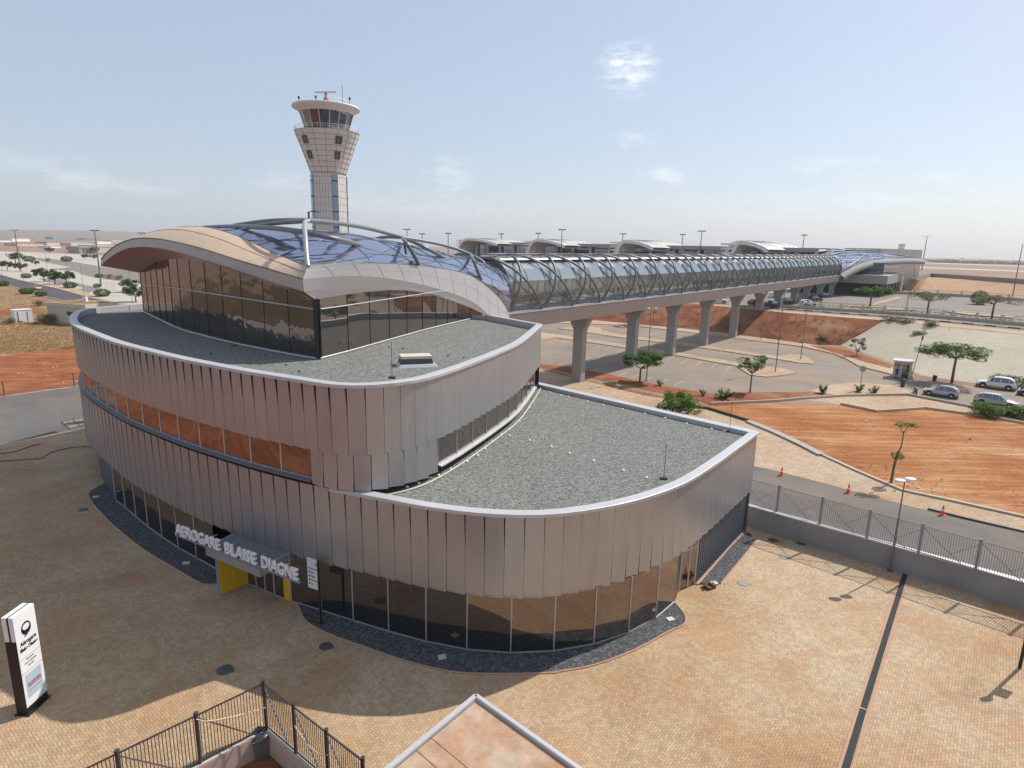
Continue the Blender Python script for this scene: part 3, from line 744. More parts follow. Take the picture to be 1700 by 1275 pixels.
# large bent steel pipes over the vault, placed on the surface .75 m above the glass
def densify():
    out = []
    for i in range((rowsN-1)*4+1):
        a = i/4; i0 = min(rowsN-2, int(a)); f = a-i0
        for j in range((TH-1)*4+1):
            b = j/4; j0 = min(TH-2, int(b)); g = b-j0
            p = (VA[i0][j0]*(1-g)+VA[i0][j0+1]*g)*(1-f)+(VA[i0+1][j0]*(1-g)+VA[i0+1][j0+1]*g)*f
            out.append(p+np.array([0, 0, 1.05]))
    return np.array(out)
DS = densify(); v = DS-CP; zz = v@fw; DSP = np.stack([850+F*(v@rt)/zz, 637.5-F*(v@up)/zz], 1)
def onv(x, y):
    d = (DSP[:, 0]-x)**2+(DSP[:, 1]-y)**2; ok = d < max(36., d.min()*1.5+.5)
    idx = np.where(ok)[0]; k = idx[np.argmin(zz[idx])]; dep = zz[k]
    return CP+ray(x, y)*dep
def pipe(px, r=.16, pre=(), post=(), name='arch_pipe', mt='pipe', lower=0.):
    pts = list(pre)+[onv(x, y) for x, y in px]+list(post)
    pts = [np.array(p, float) for p in pts]
    if len(pts) > 4:
        for _ in range(2): pts = [pts[0]]+[pts[i-1]*.25+pts[i]*.5+pts[i+1]*.25 for i in range(1, len(pts)-1)]+[pts[-1]]
    m = MB(); m.tube([tuple(p) for p in catmull(pts, 4)], r, 8); return m.build(name, MAT[mt], bld)
n0 = np.array(S(-41.7, 0, 19.6)); n1 = np.array(S(-31.8, 0, 18.66)); n2 = np.array(S(-22.4, 0, 17.07))
foot0 = RU[1]*.9+RU[2]*.1; foot0 = np.array(plane(511, 442, U0, Bf))
def lift(a, b, hgt, n=9, k=.5):
    a = np.array(a); b = np.array(b); return [a*(1-i/n)+b*(i/n)+np.array([0, 0, hgt*math.sin(math.pi*(i/n)**k)]) for i in range(n+1)]
m = MB(); st = [foot0, np.array(plane(509, 415, U0, Bf))]
q0 = foot0; m.tube([tuple(p) for p in catmull([foot0, CP+ray(508.5, 420)*(P(foot0)[2]+.5), CP+ray(507, 395)*(P(foot0)[2]+1.3), CP+ray(505.5, 378)*(P(foot0)[2]+2.4), CP+ray(506.5, 368.5)*(P(foot0)[2]+3.6), CP+ray(513, 366)*(P(foot0)[2]+5.)], 5)], .135, 10)
m.build('arch_pipe', MAT['pipe_white'], bld)
n0 = CP+ray(513, 366)*(P(foot0)[2]+5.)
pipe([(339, 377.6), (372, 375), (412, 375), (450, 377.5), (489, 382), (511.8, 387), (563.5, 396), (615, 410), (640, 419.5)], .17, post=[CP+ray(662, 428.5)*(P(plane(683, 437, U0, Bf))[2]*.75+P(onv(640, 419.5))[2]*.25-.25), plane(683, 437, U0, Bf, -.1)])
m = MB(); f1 = np.array(plane(695, 438.5, U0, Bf)); f2 = np.array(plane(799, 464, U0, Bf)); f2b = np.array(plane(788, 460, U0, Bf)); f3 = np.array(plane(843, 517, U0, Bf))
farA = np.array(RL(13, 18.7, 4.))
m.tube([tuple(p) for p in catmull([CP+ray(389, 374)*52, CP+ray(436, 367.5)*49.5, CP+ray(480, 365)*47.5, n0], 6)], .16, 8); m.build('arch_pipe', MAT['pipe'], bld)
m = MB(); dn0 = P(n0)[2]; dn1 = P(n1)[2]
m.tube([tuple(p) for p in catmull([n0, CP+ray(563.5, 371)*(dn0*.65+dn1*.35), CP+ray(615, 380)*(dn0*.3+dn1*.7), CP+ray(667, 394)*dn1], 6)], .16, 8); m.build('arch_pipe', MAT['pipe'], bld)
n1 = CP+ray(667, 394)*dn1; dn2 = P(n2)[2]; n2 = CP+ray(781, 422.5)*dn2
m = MB(); m.tube([tuple(p) for p in catmull([n1, CP+ray(718.8, 403)*(dn1*.55+dn2*.45), CP+ray(757, 413)*(dn1*.2+dn2*.8), n2], 6)], .15, 8); m.build('arch_pipe', MAT['pipe'], bld)
pipe([(698, 405), (718.8, 415), (757.6, 441)], .15, [n1], [f2b])
pipe([(672, 400), (684, 418)], .15, [n1], [f1])
pipe([(785, 430), (791, 446)], .14, [n2], [f2])
m = MB(); d3 = P(f3)[2]
m.tube([tuple(p) for p in catmull([n2, CP+ray(805, 437)*(dn2*.75+d3*.25), CP+ray(826, 463)*(dn2*.4+d3*.6), CP+ray(840, 492)*(dn2*.1+d3*.9), f3], 6)], .14, 8); m.build('arch_pipe', MAT['pipe'], bld)
for a, off in ((n0, -12.5), (n1, -11.), (n2, -7.)):
    s_, o_ = so(a); e = S(s_+1.5, off, 14.5 if off < -8 else 13); mm = (a+np.array(e))/2+np.array([0, 0, 1.6])
    m = MB(); m.tube([tuple(p) for p in catmull([a, mm, e], 6)], .15, 8); m.build('arch_pipe', MAT['pipe'], bld)
for x, y in ((630, 424), (757, 447), (671, 400)):
    p = onv(x, y); m = MB(); m.bar(tuple(p+np.array([0, 0, -.1])), tuple(p+np.array([.1, .2, -.95])), .12); m.build('pipe_bracket', MAT['darkmetal'], bld)
# camera / beacon at the top node
m = MB(); p = n0; m.tube([tuple(p), (p[0], p[1], p[2]+.55)], .07, 6); m.tube([(p[0], p[1], p[2]+.5), (p[0]+.3, p[1], p[2]+.62), (p[0]+.7, p[1], p[2]+.5)], .03, 5); m.build('beacon', MAT['darkmetal'], bld)

# ================================================================== FOOTBRIDGE
Lb = 6.63; s0 = -19.5; nb = 25; s1 = s0+nb*Lb
br = thing('footbridge', 'long glazed tube footbridge with crossing grey steel arches on concrete piers', 'footbridge', S(s0, 0, 0))
def rise(s): return .0032*(s-s0)
def BS(s, off, z): return S(s, off, z+rise(s))
R0, CZ = 3.55, 13.55
def sec(phi, r=R0): return r*math.cos(phi), CZ+r*math.sin(phi)   # phi from horizontal
PF = rad(-44)
m = MB(); ss = [s0+(s1-s0)*i/25 for i in range(26)]
for sg in (1, -1):
    m.grid([[BS(s, 3.0*sg, 9.12) for s in ss], [BS(s, 3.02*sg, 10.86) for s in ss]], sm=False, flip=sg < 0)
m.grid([[BS(s, -3.0, 9.12) for s in ss], [BS(s, 3.0, 9.12) for s in ss]], sm=False)
m.build('girder', MAT['girder'], br)
m = MB()
for sg in (1, -1): m.grid([[BS(s, 3.06*sg, 10.8) for s in ss], [BS(s, 3.06*sg, 10.93) for s in ss], [BS(s, 2.3*sg, 11.0) for s in ss]], sm=False, flip=sg < 0)
m.build('sill', MAT['coping'], br)
m = MB(); m.grid([[BS(s, -2.4, 11.01) for s in ss], [BS(s, 2.4, 11.01) for s in ss]], sm=False, flip=True); m.build('deck', MAT['interior'], br)
m = MB(); m.grid([[BS(s, -1.3, 13.9+2.55) for s in ss], [BS(s, 1.3, 13.9+2.55) for s in ss]], sm=False); m.build('ceiling', MAT['interior'], br)
polyA = [rad(a) for a in (-42, -14, 14, 40, 62)]
for b in range(nb):
    sa_, sb_ = s0+b*Lb, s0+(b+1)*Lb
    for sg in (1, -1):
        up_, lo_ = MB(), MB()
        pr = [sec(a, 3.12) for a in polyA]
        for h in range(2):
            x0 = sa_+h*Lb/2+.03; x1 = sa_+(h+1)*Lb/2-.03
            for k in range(4):
                mb = lo_ if k < 1 else up_
                if k == 1: mb = lo_ if True else up_
                q = [BS(x0, pr[k][0]*sg, pr[k][1]), BS(x1, pr[k][0]*sg, pr[k][1]), BS(x1, pr[k+1][0]*sg, pr[k+1][1]), BS(x0, pr[k+1][0]*sg, pr[k+1][1])]
                if sg < 0: q = q[::-1]
                mb.add(q, [(0, 1, 2, 3)])
        up_.build('upper_glazing', MAT['tube_up'], br); lo_.build('lower_glazing', MAT['tube_low'], br)
    if b < 25:
        for h in (0, .5):
            for sg in (1, -1):
                fr = MB()
                pp = [BS(sa_+h*Lb, sec(rad(a), 3.14)[0]*sg, sec(rad(a), 3.14)[1]) for a in (-42, -28, -14, 0, 14, 27, 40, 51, 62)]
                fr.tube(pp, .035 if h else .05, 4); fr.build('glazing_frame', MAT['frame'], br)
        it = MB()
        for h in (.25, .75):
            for sg in (1, -1):
                it.bar(BS(sa_+h*Lb, 2.25*sg, 11.0), BS(sa_+h*Lb-.35, 2.75*sg, 12.6), .32, .1)
                it.bar(BS(sa_+h*Lb-.35, 2.75*sg, 12.6), BS(sa_+h*Lb-.1, 2.5*sg, 14.9), .12)
        for z in (11.5, 11.85, 12.3, 12.75): it.bar(BS(sa_, 2.3+.12*(z-11), z), BS(sb_, 2.3+.12*(z-11), z), .05 if z < 12.7 else .16)
        for z in (11.5, 11.85, 12.3): it.bar(BS(sa_, -2.3, z), BS(sb_, -2.3, z), .04)
        it.build('inner_frame', MAT['concrete_dark'], br)
m = MB()
for sg in (1, -1):
    m.grid([[BS(s, 1.48*sg, CZ+2.72) for s in ss], [BS(s, 1.4*sg, CZ+3.1) for s in ss]], sm=False, flip=sg < 0)
m.build('gutter_band', MAT['black'], br)
m = MB(); m.grid([[BS(s, 1.75, CZ+2.95) for s in ss], [BS(s, 1.5, CZ+3.12) for s in ss], [BS(s, -1.5, CZ+3.12) for s in ss], [BS(s, -1.75, CZ+2.95) for s in ss]], sm=False)
m.build('roof_cap', MAT['coping'], br)
m = MB()
for off in (1.1, -1.1): m.tube([BS(s, off, CZ+3.32) for s in ss], .05, 5)
m.tube([BS(s, 0, CZ+R0+.02) for s in ss], .07, 5)
m.build('ridge_pipe', MAT['pipe'], br)
NP = 20
for k in range(nb+1):
    for kind in (0, 1):
        st = s0+k*Lb; pts = []
        for i in range(NP+1):
            f = i/NP; phi = PF+(math.pi-2*PF)*f; o, z = sec(phi, R0)
            ff = f*2
            s = st+(.5*Lb*ff if kind == 0 else -1.5*Lb*ff)
            if kind == 1 and f > .5: s = st-1.5*Lb+1.5*Lb*(ff-1)
            if kind == 0 and f > .5: s = st+.5*Lb-.5*Lb*(ff-1)
            pts.append((s, o, z))
        pts = [p for p in pts if s0-1.5 <= p[0] <= s1+.5]
        if len(pts) < 4: continue
        mb = MB(); mb.tube([BS(*p) for p in pts], .14, 6); mb.build('arch_rib', MAT['pipe'], br)
    if k < nb:
        mb = MB(); s = s0+k*Lb+Lb/2
        mb.bar(BS(s, 0, CZ+3.2), BS(s, 0, CZ+R0+.45), .06); mb.bar(BS(s, 0, CZ+R0+.4), BS(s+.5, .2, CZ+R0+.15), .04); mb.build('ridge_clamp', MAT['darkmetal'], br)
colS = [0, 15.4, 30.0, 45.2, 61.8, 78, 93, 107.5, 120.5, 136.5, 152.5]
def pier(s, zb):
    mb = MB(); w, d = .95, .55; zt = 9.12+rise(s); zk = zt-2.1
    prof = [(-w/2, zb-.3), (w/2, zb-.3), (w/2, zk), (1.75, zt-.15), (1.75, zt), (.75, zt), (.2, zt-.75), (-.2, zt-.75), (-.75, zt), (-1.75, zt), (-1.75, zt-.15), (-w/2, zk)]
    w *= 1.55
    prof = [(o*(1.55 if abs(o) < .6 and z < zt-1 else 1.), z) for o, z in prof]
    n = len(prof); vs = []
    for sd_ in (-d, d): vs += [S(s+sd_, o, z) for o, z in prof]
    tri = tessellate_polygon([[Vector((o, z, 0)) for o, z in prof]])
    mb.add(vs, [tuple(reversed([n+i for i in t])) for t in tri]+[tuple(t) for t in tri]+[(i, (i+1) % n, n+(i+1) % n, n+i) for i in range(n)])
    o = mb.build('pier', MAT['concrete'], br)
for s in colS: pier(s, 0 if s < 70 else (3.2 if s < 80 else 4.8))

# ================================================================== FAR STATION
fs = thing('far_station', 'distant station hall with bulging glass vault and sweeping grey roof ending the footbridge', 'building', S(175, 0, 4.8))
K = 1.62; SF = s1+.3
def far_map(p):
    s_, o_ = so(p); return np.array(S(SF+(-19.5-s_)*K, o_*(1+.42*min(1, (-19.5-s_)/30)), 11.2+(p[2]-11.0)*.93+rise(s1)))
m = MB(); VF = [[far_map(p) for p in r] for r in VA]; m.grid([[tuple(p) for p in r] for r in VF], sm=False, flip=True); fv = m.build('vault_glazing', MAT['vault'], fs)
m = MB()
for sgn in (1, -1):
    for st in range(-TH, rowsN, 6):
        q = [(st+k, (k if sgn > 0 else TH-1-k)) for k in range(TH)]; q = [(a, b) for a, b in q if 0 <= a < rowsN]
        if len(q) > 2: m.tube([tuple(VF[a][b]+np.array([0, 0, .6])) for a, b in q], .16, 5)
for i in range(2, rowsN, 4): m.tube([tuple(p+np.array([0, 0, .03])) for p in VF[i]], .05, 4)
m.build('arch_pipe', MAT['pipe'], fs)
m = MB(); e = [r[0] for r in VF]; dnv = np.array([N2[0], N2[1], 0])
m.grid([[tuple(p+dnv*.1) for p in e], [tuple(p+dnv*1.2-np.array([0, 0, .8])) for p in e], [tuple(p+dnv*1.3-np.array([0, 0, 1.9])) for p in e], [tuple(p-dnv*.5-np.array([0, 0, 2.0])) for p in e]])
m.build('sweeping_roof_edge', MAT['concrete'], fs)
m = MB(); t0 = e[0]; tip = t0+np.array([D2[0], D2[1], 0])*4+dnv*3.2+np.array([0, 0, -1.4])
m.add([tuple(e[0]+dnv*1.2-np.array([0, 0, .8])), tuple(tip), tuple(VF[0][6]), tuple(VF[0][3]), tuple(e[0])], [(0, 1, 3, 4), (1, 2, 3)])
m.build('roof_prow', MAT['concrete'], fs)
def sbox(mb, a, b, c, d, z0, z1): mb.prism([S(a, c, 0)[:2], S(b, c, 0)[:2], S(b, d, 0)[:2], S(a, d, 0)[:2]], z0, z1)
m = MB(); sbox(m, 158, 196, -14, 14.6, 8.9, 11.6)
sbox(m, 192, 196, 10, 14.6, 4.8, 8.9); m.build('lower_hall', MAT['concrete'], fs)
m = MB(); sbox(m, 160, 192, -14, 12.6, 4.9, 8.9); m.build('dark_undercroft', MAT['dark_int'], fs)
m = MB(); sbox(m, 165, 199, -8, 12.2, 11.6, 15.5); m.build('upper_glass_hall', m_glass('far_hall_glass', (.6, .6, .7), dark=(.05, .06, .10), refl=.3), fs)
for k in range(5):
    mb = MB(); mb.tube([S(162+k*7.2, 14.2, 4.8), S(162+k*7.2, 14.2, 8.9)], .18, 6); mb.build('column', MAT['concrete'], fs)

# ================================================================== CONTROL TOWER
td = ray(549, 375); tk = 160./td[1]; tp = CP+td*tk; TX, TY = tp[0], tp[1]
tw = thing('control_tower', 'tall pale airport control tower with flared head and dark glass cab', 'control tower', (TX, TY, 0))
def tz(y): return hat((TX, TY), y)
zs, zf, zc0, zc1, zd0 = tz(288), tz(221), tz(218), tz(192), tz(189)
m = MB(); hw = 3.55
oct_ = []
for k in range(32):
    a = 2*math.pi*k/32; ca, sa2 = math.cos(a), math.sin(a); q = (abs(ca)**4+abs(sa2)**4)**(-.25); oct_.append((ca*q*hw, sa2*q*hw))
camang = math.atan2(-TY, -TX); rot = camang-rad(26)
def rr(p, s=1.): return (TX+(p[0]*math.cos(rot)-p[1]*math.sin(rot))*s, TY+(p[0]*math.sin(rot)+p[1]*math.cos(rot))*s)
m.grid([[(*rr(p), 0) for p in oct_+oct_[:1]], [(*rr(p), zs) for p in oct_+oct_[:1]]], sm=False)
sh = m.build('shaft', MAT['tower'], tw)
for a in (rad(45), rad(-45), rad(135), rad(-135)):
    mb = MB(); c = (math.cos(a+0), math.sin(a+0)); q = (abs(c[0])**4+abs(c[1])**4)**(-.25); p = rr((c[0]*q*hw*.985, c[1]*q*hw*.985)); mb.box((p[0], p[1], zs/2), (.5, 1.2, zs-1), rot+a); w = mb.build('stair_window_strip', m_glass('tower_blue_glass', (.6, .7, .85), dark=(.06, .10, .15), refl=.25), tw)
    mb = MB()
    for k in range(12): mb.box((p[0], p[1], zs-2-k*3.6), (.56, 1.26, .35), rot+a)
    mb.build('spandrel', MAT['darkmetal'], w)
m = MB(); rbot, rtop = hw*1.04, 7.55
def ring(r, z, n=32, w=0.): return [(TX+r*math.cos(2*math.pi*k/n), TY+r*math.sin(2*math.pi*k/n), z) for k in range(n+1)]
zt_ = zf
rows = []
for i in range(9):
    t = i/8; z = zs+(zt_-zs)*t; row = []
    for k in range(33):
        o = oct_[k % 32]; c = rr(o, 1.05); a = math.atan2(c[1]-TY, c[0]-TX); r = rtop
        w = t; x = c[0]*(1-w)+(TX+r*math.cos(a))*w; y = c[1]*(1-w)+(TY+r*math.sin(a))*w; row.append((x, y, z))
    rows.append(row)
m.grid(rows, sm=False); m.sheet([p[:2] for p in rows[-1][:-1]], zt_); head = m.build('flared_head', MAT['tower'], tw)
m = MB()
for r in rows: m.tube([(TX+(p[0]-TX)*1.004, TY+(p[1]-TY)*1.004, p[2]) for p in r], .05, 4)
for k in range(0, 32, 2): m.tube([(TX+(r[k][0]-TX)*1.004, TY+(r[k][1]-TY)*1.004, r[k][2]) for r in rows], .04, 4)
for k in range(0, 32, 1):
    p = rr(oct_[k], 1.004); m.tube([(p[0], p[1], 2), (p[0], p[1], zs)], .035, 4)
for i in range(20):
    z = zs-1.6*i-1; m.tube([(*rr(p, 1.004), z) for p in oct_+oct_[:1]], .035, 4)
m.build('panel_joint', plain('joint_grey', (.25, .23, .2), .8), head)
camang = math.atan2(-TY, -TX)
for da in (rad(-48), rad(22)):
    for t0, t1 in ((.66, .84), (.30, .50)):
        a = camang+da; mb = MB(); q = []
        for aa, t in ((a-.12, t0), (a+.12, t0), (a+.12, t1), (a-.12, t1)):
            kk = ((aa-0) % (2*math.pi)); k = min(range(32), key=lambda i: abs(((math.atan2(rows[4][i][1]-TY, rows[4][i][0]-TX)-aa+math.pi) % (2*math.pi))-math.pi))
            i0 = int(t*8); f = t*8-i0; p = np.array(rows[i0][k])*(1-f)+np.array(rows[min(8, i0+1)][k])*f; rr_ = math.hypot(p[0]-TX, p[1]-TY)+.08
            q.append((TX+rr_*math.cos(aa), TY+rr_*math.sin(aa), p[2]))
        mb.add(q, [(0, 1, 2, 3)]); wv = mb.build('window', MAT['darkmetal'], tw)
        mb = MB(); mid_ = lambda a, b: tuple((np.array(a)+np.array(b))/2)
        for a1, b1 in ((q[0], q[1]), (q[1], q[2]), (q[2], q[3]), (q[3], q[0]), (mid_(q[0], q[1]), mid_(q[2], q[3])), (mid_(q[1], q[2]), mid_(q[3], q[0]))): mb.bar(a1, b1, .1)
        mb.build('frame', MAT['concrete_dark'], wv)
# gallery railing, cab, disc roof
m = MB(); m.tube(ring(7.5, zt_+1.0, 40), .04, 4); m.tube(ring(7.5, zt_+.55, 40), .025, 4)
for p in ring(7.5, zt_, 40): m.bar(p, (p[0], p[1], p[2]+1.0), .045)
m.build('gallery_railing', MAT['white'], tw)
r0c, r1c = 4.9, 6.2
m = MB(); m.grid([ring(r0c, zt_, 16), ring(r1c, zd0, 16)], sm=False); cab = m.build('cab_glazing', m_glass('cab_glass', (.5, .55, .6), dark=(.05, .06, .07), refl=.25, see=.35, seecol=(.3, .35, .35)), tw)
m = MB(); a0 = ring(r0c+.02, zt_, 16); a1 = ring(r1c+.02, zd0, 16)
for a, b in zip(a0, a1): m.bar(a, b, .14)
m.build('cab_mullion', MAT['tower'], cab)
m = MB(); k = min(range(16), key=lambda i: P(((a0[i][0]+a0[i+1][0])/2, (a0[i][1]+a0[i+1][1])/2, zt_+2))[2]+abs(P(((a0[i][0]+a0[i+1][0])/2, (a0[i][1]+a0[i+1][1])/2, zt_+2))[0]-527)*.3)
sc_ = lambda p, f: (TX+(p[0]-TX)*f, TY+(p[1]-TY)*f, p[2]); m.quad(sc_(a0[k], .99), sc_(a0[k+1], .99), sc_(a1[k+1], .99), sc_(a1[k], .99)); m.quad(sc_(a0[k], 1.01), sc_(a0[k+1], 1.01), sc_(a1[k+1], 1.01), sc_(a1[k], 1.01)); m.build('red_blind', plain('red_blind', (.17, .05, .04), .7), cab)
m = MB(); m.lathe((TX, TY, zd0), [(6.3, -.1), (6.6, .4), (7.8, .95), (7.95, 1.2), (7.8, 1.5), (5., 1.95), (0, 2.05)], 40); disc = m.build('disc_roof', MAT['tower'], tw)
zt2 = zd0+2.05
m = MB()
for p in ring(5.2, zt2-.1, 20): m.bar(p, (p[0], p[1], p[2]+1.0), .06)
m.tube(ring(5.2, zt2+.9, 20), .05, 4); m.build('roof_railing', MAT['white'], tw)
m = MB(); m.box((TX, TY, zt2+.5), (2.4, 2.4, .25)); m.tube([(TX, TY, zt2), (TX, TY, zt2+2.6)], .3, 8)
for a in range(4): m.bar((TX+1.1*math.cos(a*1.57+.4), TY+1.1*math.sin(a*1.57+.4), zt2), (TX, TY, zt2+2.), .2)
rd = m.build('radar_mast', MAT['red'], tw)
m = MB(); m.box((TX, TY, zt2+2.75), (5.4, .5, .3), rad(-8)); m.build('radar_antenna', MAT['silver'], tw)
m = MB(); m.tube([(TX+4, TY, zt2-.4), (TX+4, TY, zt2+4.4)], .07, 5); m.build('aerial', MAT['pipe'], tw)
for dx, dy in ((-5.8, -2), (6.2, -2), (-1.5, -3)):
    m = MB(); m.tube([(TX+dx, TY+dy, zt2-.8), (TX+dx, TY+dy, zt2+.8)], .06, 5); m.ell((TX+dx, TY+dy, zt2+1.05), (.28, .28, .4)); m.build('obstruction_light', MAT['darkmetal'], tw)

# ================================================================== TERMINAL
ZP = 4.8
tv = [(815, 430.), (922, 378.), (1070, 326.), (1257, 268.)]
def at_depth(x, yy, z=0.): d = ray(x, 410); q = d*(yy/d[1]); return np.array([q[0], q[1]])
TA = at_depth(775, 447.); TB = at_depth(1372, 240.); td2 = (TB-TA)/np.linalg.norm(TB-TA); tn2 = np.array([td2[1], -td2[0]])
if tn2[1] > 0: tn2 = -tn2          # towards the viewer
term = thing('terminal_building', 'long low airport terminal with glazed bays behind the footbridge', 'building', (TA[0], TA[1], ZP))
LT = np.linalg.norm(TB-TA)
def TT(u, w, z): q = TA+td2*u+tn2*w; return (q[0], q[1], z)
def tbox(u0_, u1_, w0, w1, z0, z1, name, mt, par=None):
    m = MB(); m.prism([TT(u0_, w0, 0)[:2], TT(u1_, w0, 0)[:2], TT(u1_, w1, 0)[:2], TT(u0_, w1, 0)[:2]], z0, z1); return m.build(name, mt, par or term)
tbox(0, LT, -60, -6, ZP, 17.0, 'rear_hall', MAT['concrete'])
roof_z = lambda u: 0
tglass = m_glass('terminal_blue_glass', (.55, .6, .7), dark=(.05, .08, .13), refl=.25)
tbox(0, LT, -6, 0, ZP, 18.3, 'glass_front', tglass)
m = MB(); zr0 = 20.6
m.add([TT(-2, 5, 18.6), TT(LT, 5, 18.3), TT(LT, 5, 19.9), TT(-2, 5, 20.4), TT(-2, -60, 20.4), TT(LT, -60, 19.9)], [(0, 1, 2, 3), (3, 2, 5, 4)])
m.add([TT(-2, 5, 18.6), TT(LT, 5, 18.3), TT(LT, -4, 18.25), TT(-2, -4, 18.5), TT(-2, 5, 20.4), TT(-2, -60, 20.4), TT(-2, -60, ZP), TT(-2, -4, ZP)], [(3, 2, 1, 0)]); m.build('flat_roof', MAT['concrete'], term)
nb_ = 18
for k in range(nb_+1):
    u = LT*k/nb_; m = MB(); a = TT(u, 1.0, ZP); m.box((a[0], a[1], (ZP+18.3)/2), (1.3, .8, 18.3-ZP), math.atan2(td2[1], td2[0])); m.build('pilaster', MAT['ivory'], term)
for k in range(nb_):
    if k % 3 != 2: continue
    u = LT*(k+.5)/nb_; tbox(u-6, u+6, .05, .6, 14.3, 16.8, 'louvre_panel', MAT['dark_int'])
def uof(x):                                 # distance along the terminal front seen at image column x
    best = None
    for i in range(2000):
        u = LT*i/1999; px = P(TT(u, 0, 19))[0]
        if best is None or abs(px-x) < best[0]: best = (abs(px-x), u)
    return best[1]
def shell(xl, xr, ztop, w0, w1):
    u0_, u1_ = uof(xl), uof(xr); wd = u1_-u0_; prof = []
    for i in range(15):
        a = math.pi*(1-i/14*.5); prof.append((u0_+wd*.27*(1+math.cos(a)), ztop-8.5+8.5*math.sin(a)))
    prof = [(u0_+wd*.02, ZP)]+prof+[(u0_+wd*.45, ztop-.25), (u0_+wd*.65, ztop-.9), (u0_+wd*.85, ztop-2.0), (u1_, ztop-3.2)]
    m = MB(); th = 1.5
    inner = []
    for i, (u, z) in enumerate(prof):
        a = np.array(prof[max(0, i-1)]); b = np.array(prof[min(len(prof)-1, i+1)]); t = (b-a)/np.linalg.norm(b-a); inner.append((u+t[1]*th, z-t[0]*th))
    for w, fl in ((w0, 0), (w1, 1)):
        m.grid([[TT(u, w, z) for u, z in prof], [TT(u, w, z) for u, z in inner]], sm=False, flip=bool(fl))
    m.grid([[TT(u, w0, z) for u, z in prof], [TT(u, w1, z) for u, z in prof]], flip=True); m.grid([[TT(u, w0, z) for u, z in inner], [TT(u, w1, z) for u, z in inner]])
    o = m.build('roof_shell', MAT['ivory'], term)
    j = MB()
    for k in range(1, 6):
        w = w0+(w1-w0)*k/6; j.tube([TT(u, w, z+.06) for u, z in prof[1:]], .1, 3)
    j.build('shell_joint', MAT['concrete'], o)
    return u0_, u1_
for (xa, xb, xc, xd, dz) in ((769, 800, 796, 858, 0), (884, 915, 914, 972, .2), (1029, 1065, 1063, 1121, .3), (1212, 1252, 1254, 1312, .2)):
    z = 22.4-dz
    ua, ub = shell(xa+4, xd-8, z+.2, -14, 6)
    ua2, ub2 = shell(xc, xd+6, z, 6, 17)
    m = MB()
    for k in range(5):
        zz_ = ZP+9+k*1.75; m.bar(TT(ua2-6-k*.2, 11, zz_), TT(ua2+3, 11, zz_), 6., .7)
    m.build('louvre', MAT['ivory'], term)
tbox(LT, LT+13, -50, -14, ZP, 20.3, 'end_block', MAT['cream'])

# ================================================================== GROUND
c0 = lambda l: [(x/6.377, 340+y/6.377) for x, y in l]           # reading frames of the enlarged photograph
c1b = lambda l: [(1280+x/3.983, 540+y/3.983) for x, y in l]
c4b = lambda l: [(1180+x/5.3125, 480+y/5.3125) for x, y in l]
c88 = lambda l: [(880+x/7.727, 520+y/7.727) for x, y in l]
c11 = lambda l: [(1120+x/7.727, 560+y/7.727) for x, y in l]
c7 = lambda l: [(1400+x/5.313, 360+y/5.313) for x, y in l]
c7b = lambda l: [(1480+x/7.727, 400+y/7.727) for x, y in l]
c8 = lambda l: [(1480+x/7.727, 580+y/7.727) for x, y in l]
def PX(l, z=0.): return [G2(x, y, z) for x, y in l]

pit_c = np.array(G2(443, 1213)); pit_l = np.array(G2(333, 1272)); pit_r = np.array(G2(492, 1255))
pl_ = pit_c+(pit_l-pit_c)*5; pr_ = pit_c+(pit_r-pit_c)*3.1
pit = [tuple(pit_c), tuple(pl_), (pl_[0]+2, pl_[1]-14), (pr_[0], pr_[1]-12), tuple(pr_)]
base = [(-3500, -300), (3500, -300), (3500, 5000), (-3500, 5000)]
m = MB(); m.sheet(base, -.02, holes=[pit]); struct('ground', m, MAT['plain'])
m = MB(); m.sheet([(p[0]*1.0, p[1]) for p in pit], -.85); struct('courtyard_ground', m, MAT['redsoil'])

def slab(name, poly, z, mt): m = MB(); m.sheet(poly, z); return struct(name, m, MAT[mt])
wl0 = np.array(G2(1232, 872)); wl1 = np.array(G2(1477, 948)); wl2 = np.array(G2(1700, 1012)); wd_ = (wl2-wl0)/np.linalg.norm(wl2-wl0)
wfar = wl0-wd_*18; wnear = wl2+wd_*40
# near fence line to the left of the station
lw0 = np.array(G2(0, 669)); lw1 = np.array(G2(140.5, 649)); ld = (lw1-lw0)/np.linalg.norm(lw1-lw0)
plaza = [tuple(wnear), (40, -60), (-90, -60), G2(-120, 790), G2(0, 746), G2(153.7, 724), (-30, 56), (-12, 50), (2, 50), tuple(wl0)]
m = MB(); m.sheet(plaza, 0., holes=[pit]); struct('plaza_paving', m, MAT['plaza'])
slab('red_soil_ground', [G2(-70, 775), G2(-110, 1000), G2(-150, 1275), (-14, -4), (36, -4), (36, -62), (-140, -62), (-140, 70), (-62, 60)], .012, 'redsoil')
slab('scrub_ground', [(-60, 62), (-75, 30), (-60, -62), (-220, -62), (-260, 120), (-130, 130)], .02, 'scrub')
slab('left_road', [G2(-150, 700), tuple(lw0+ld*-30), tuple(lw0), tuple(lw1), tuple(lw1+ld*25), (-20, 72), (-30, 56), G2(149, 709.6), G2(0, 737), G2(-150, 772)], .004, 'asphalt')
m = MB(); m.sheet([G2(-150, 772), G2(0, 737), G2(149, 709.6), (-32, 54), (-31, 52), G2(153.7, 724), G2(0, 746), G2(-150, 786)], .012); struct('pale_paving_band', m, MAT['walk'])
slab('red_soil_lot', [tuple(lw0-ld*60), tuple(lw1+ld*30), G2(300, 560), G2(126, 575), G2(60, 583), G2(0, 592), G2(-100, 600)], .004, 'redsoil')
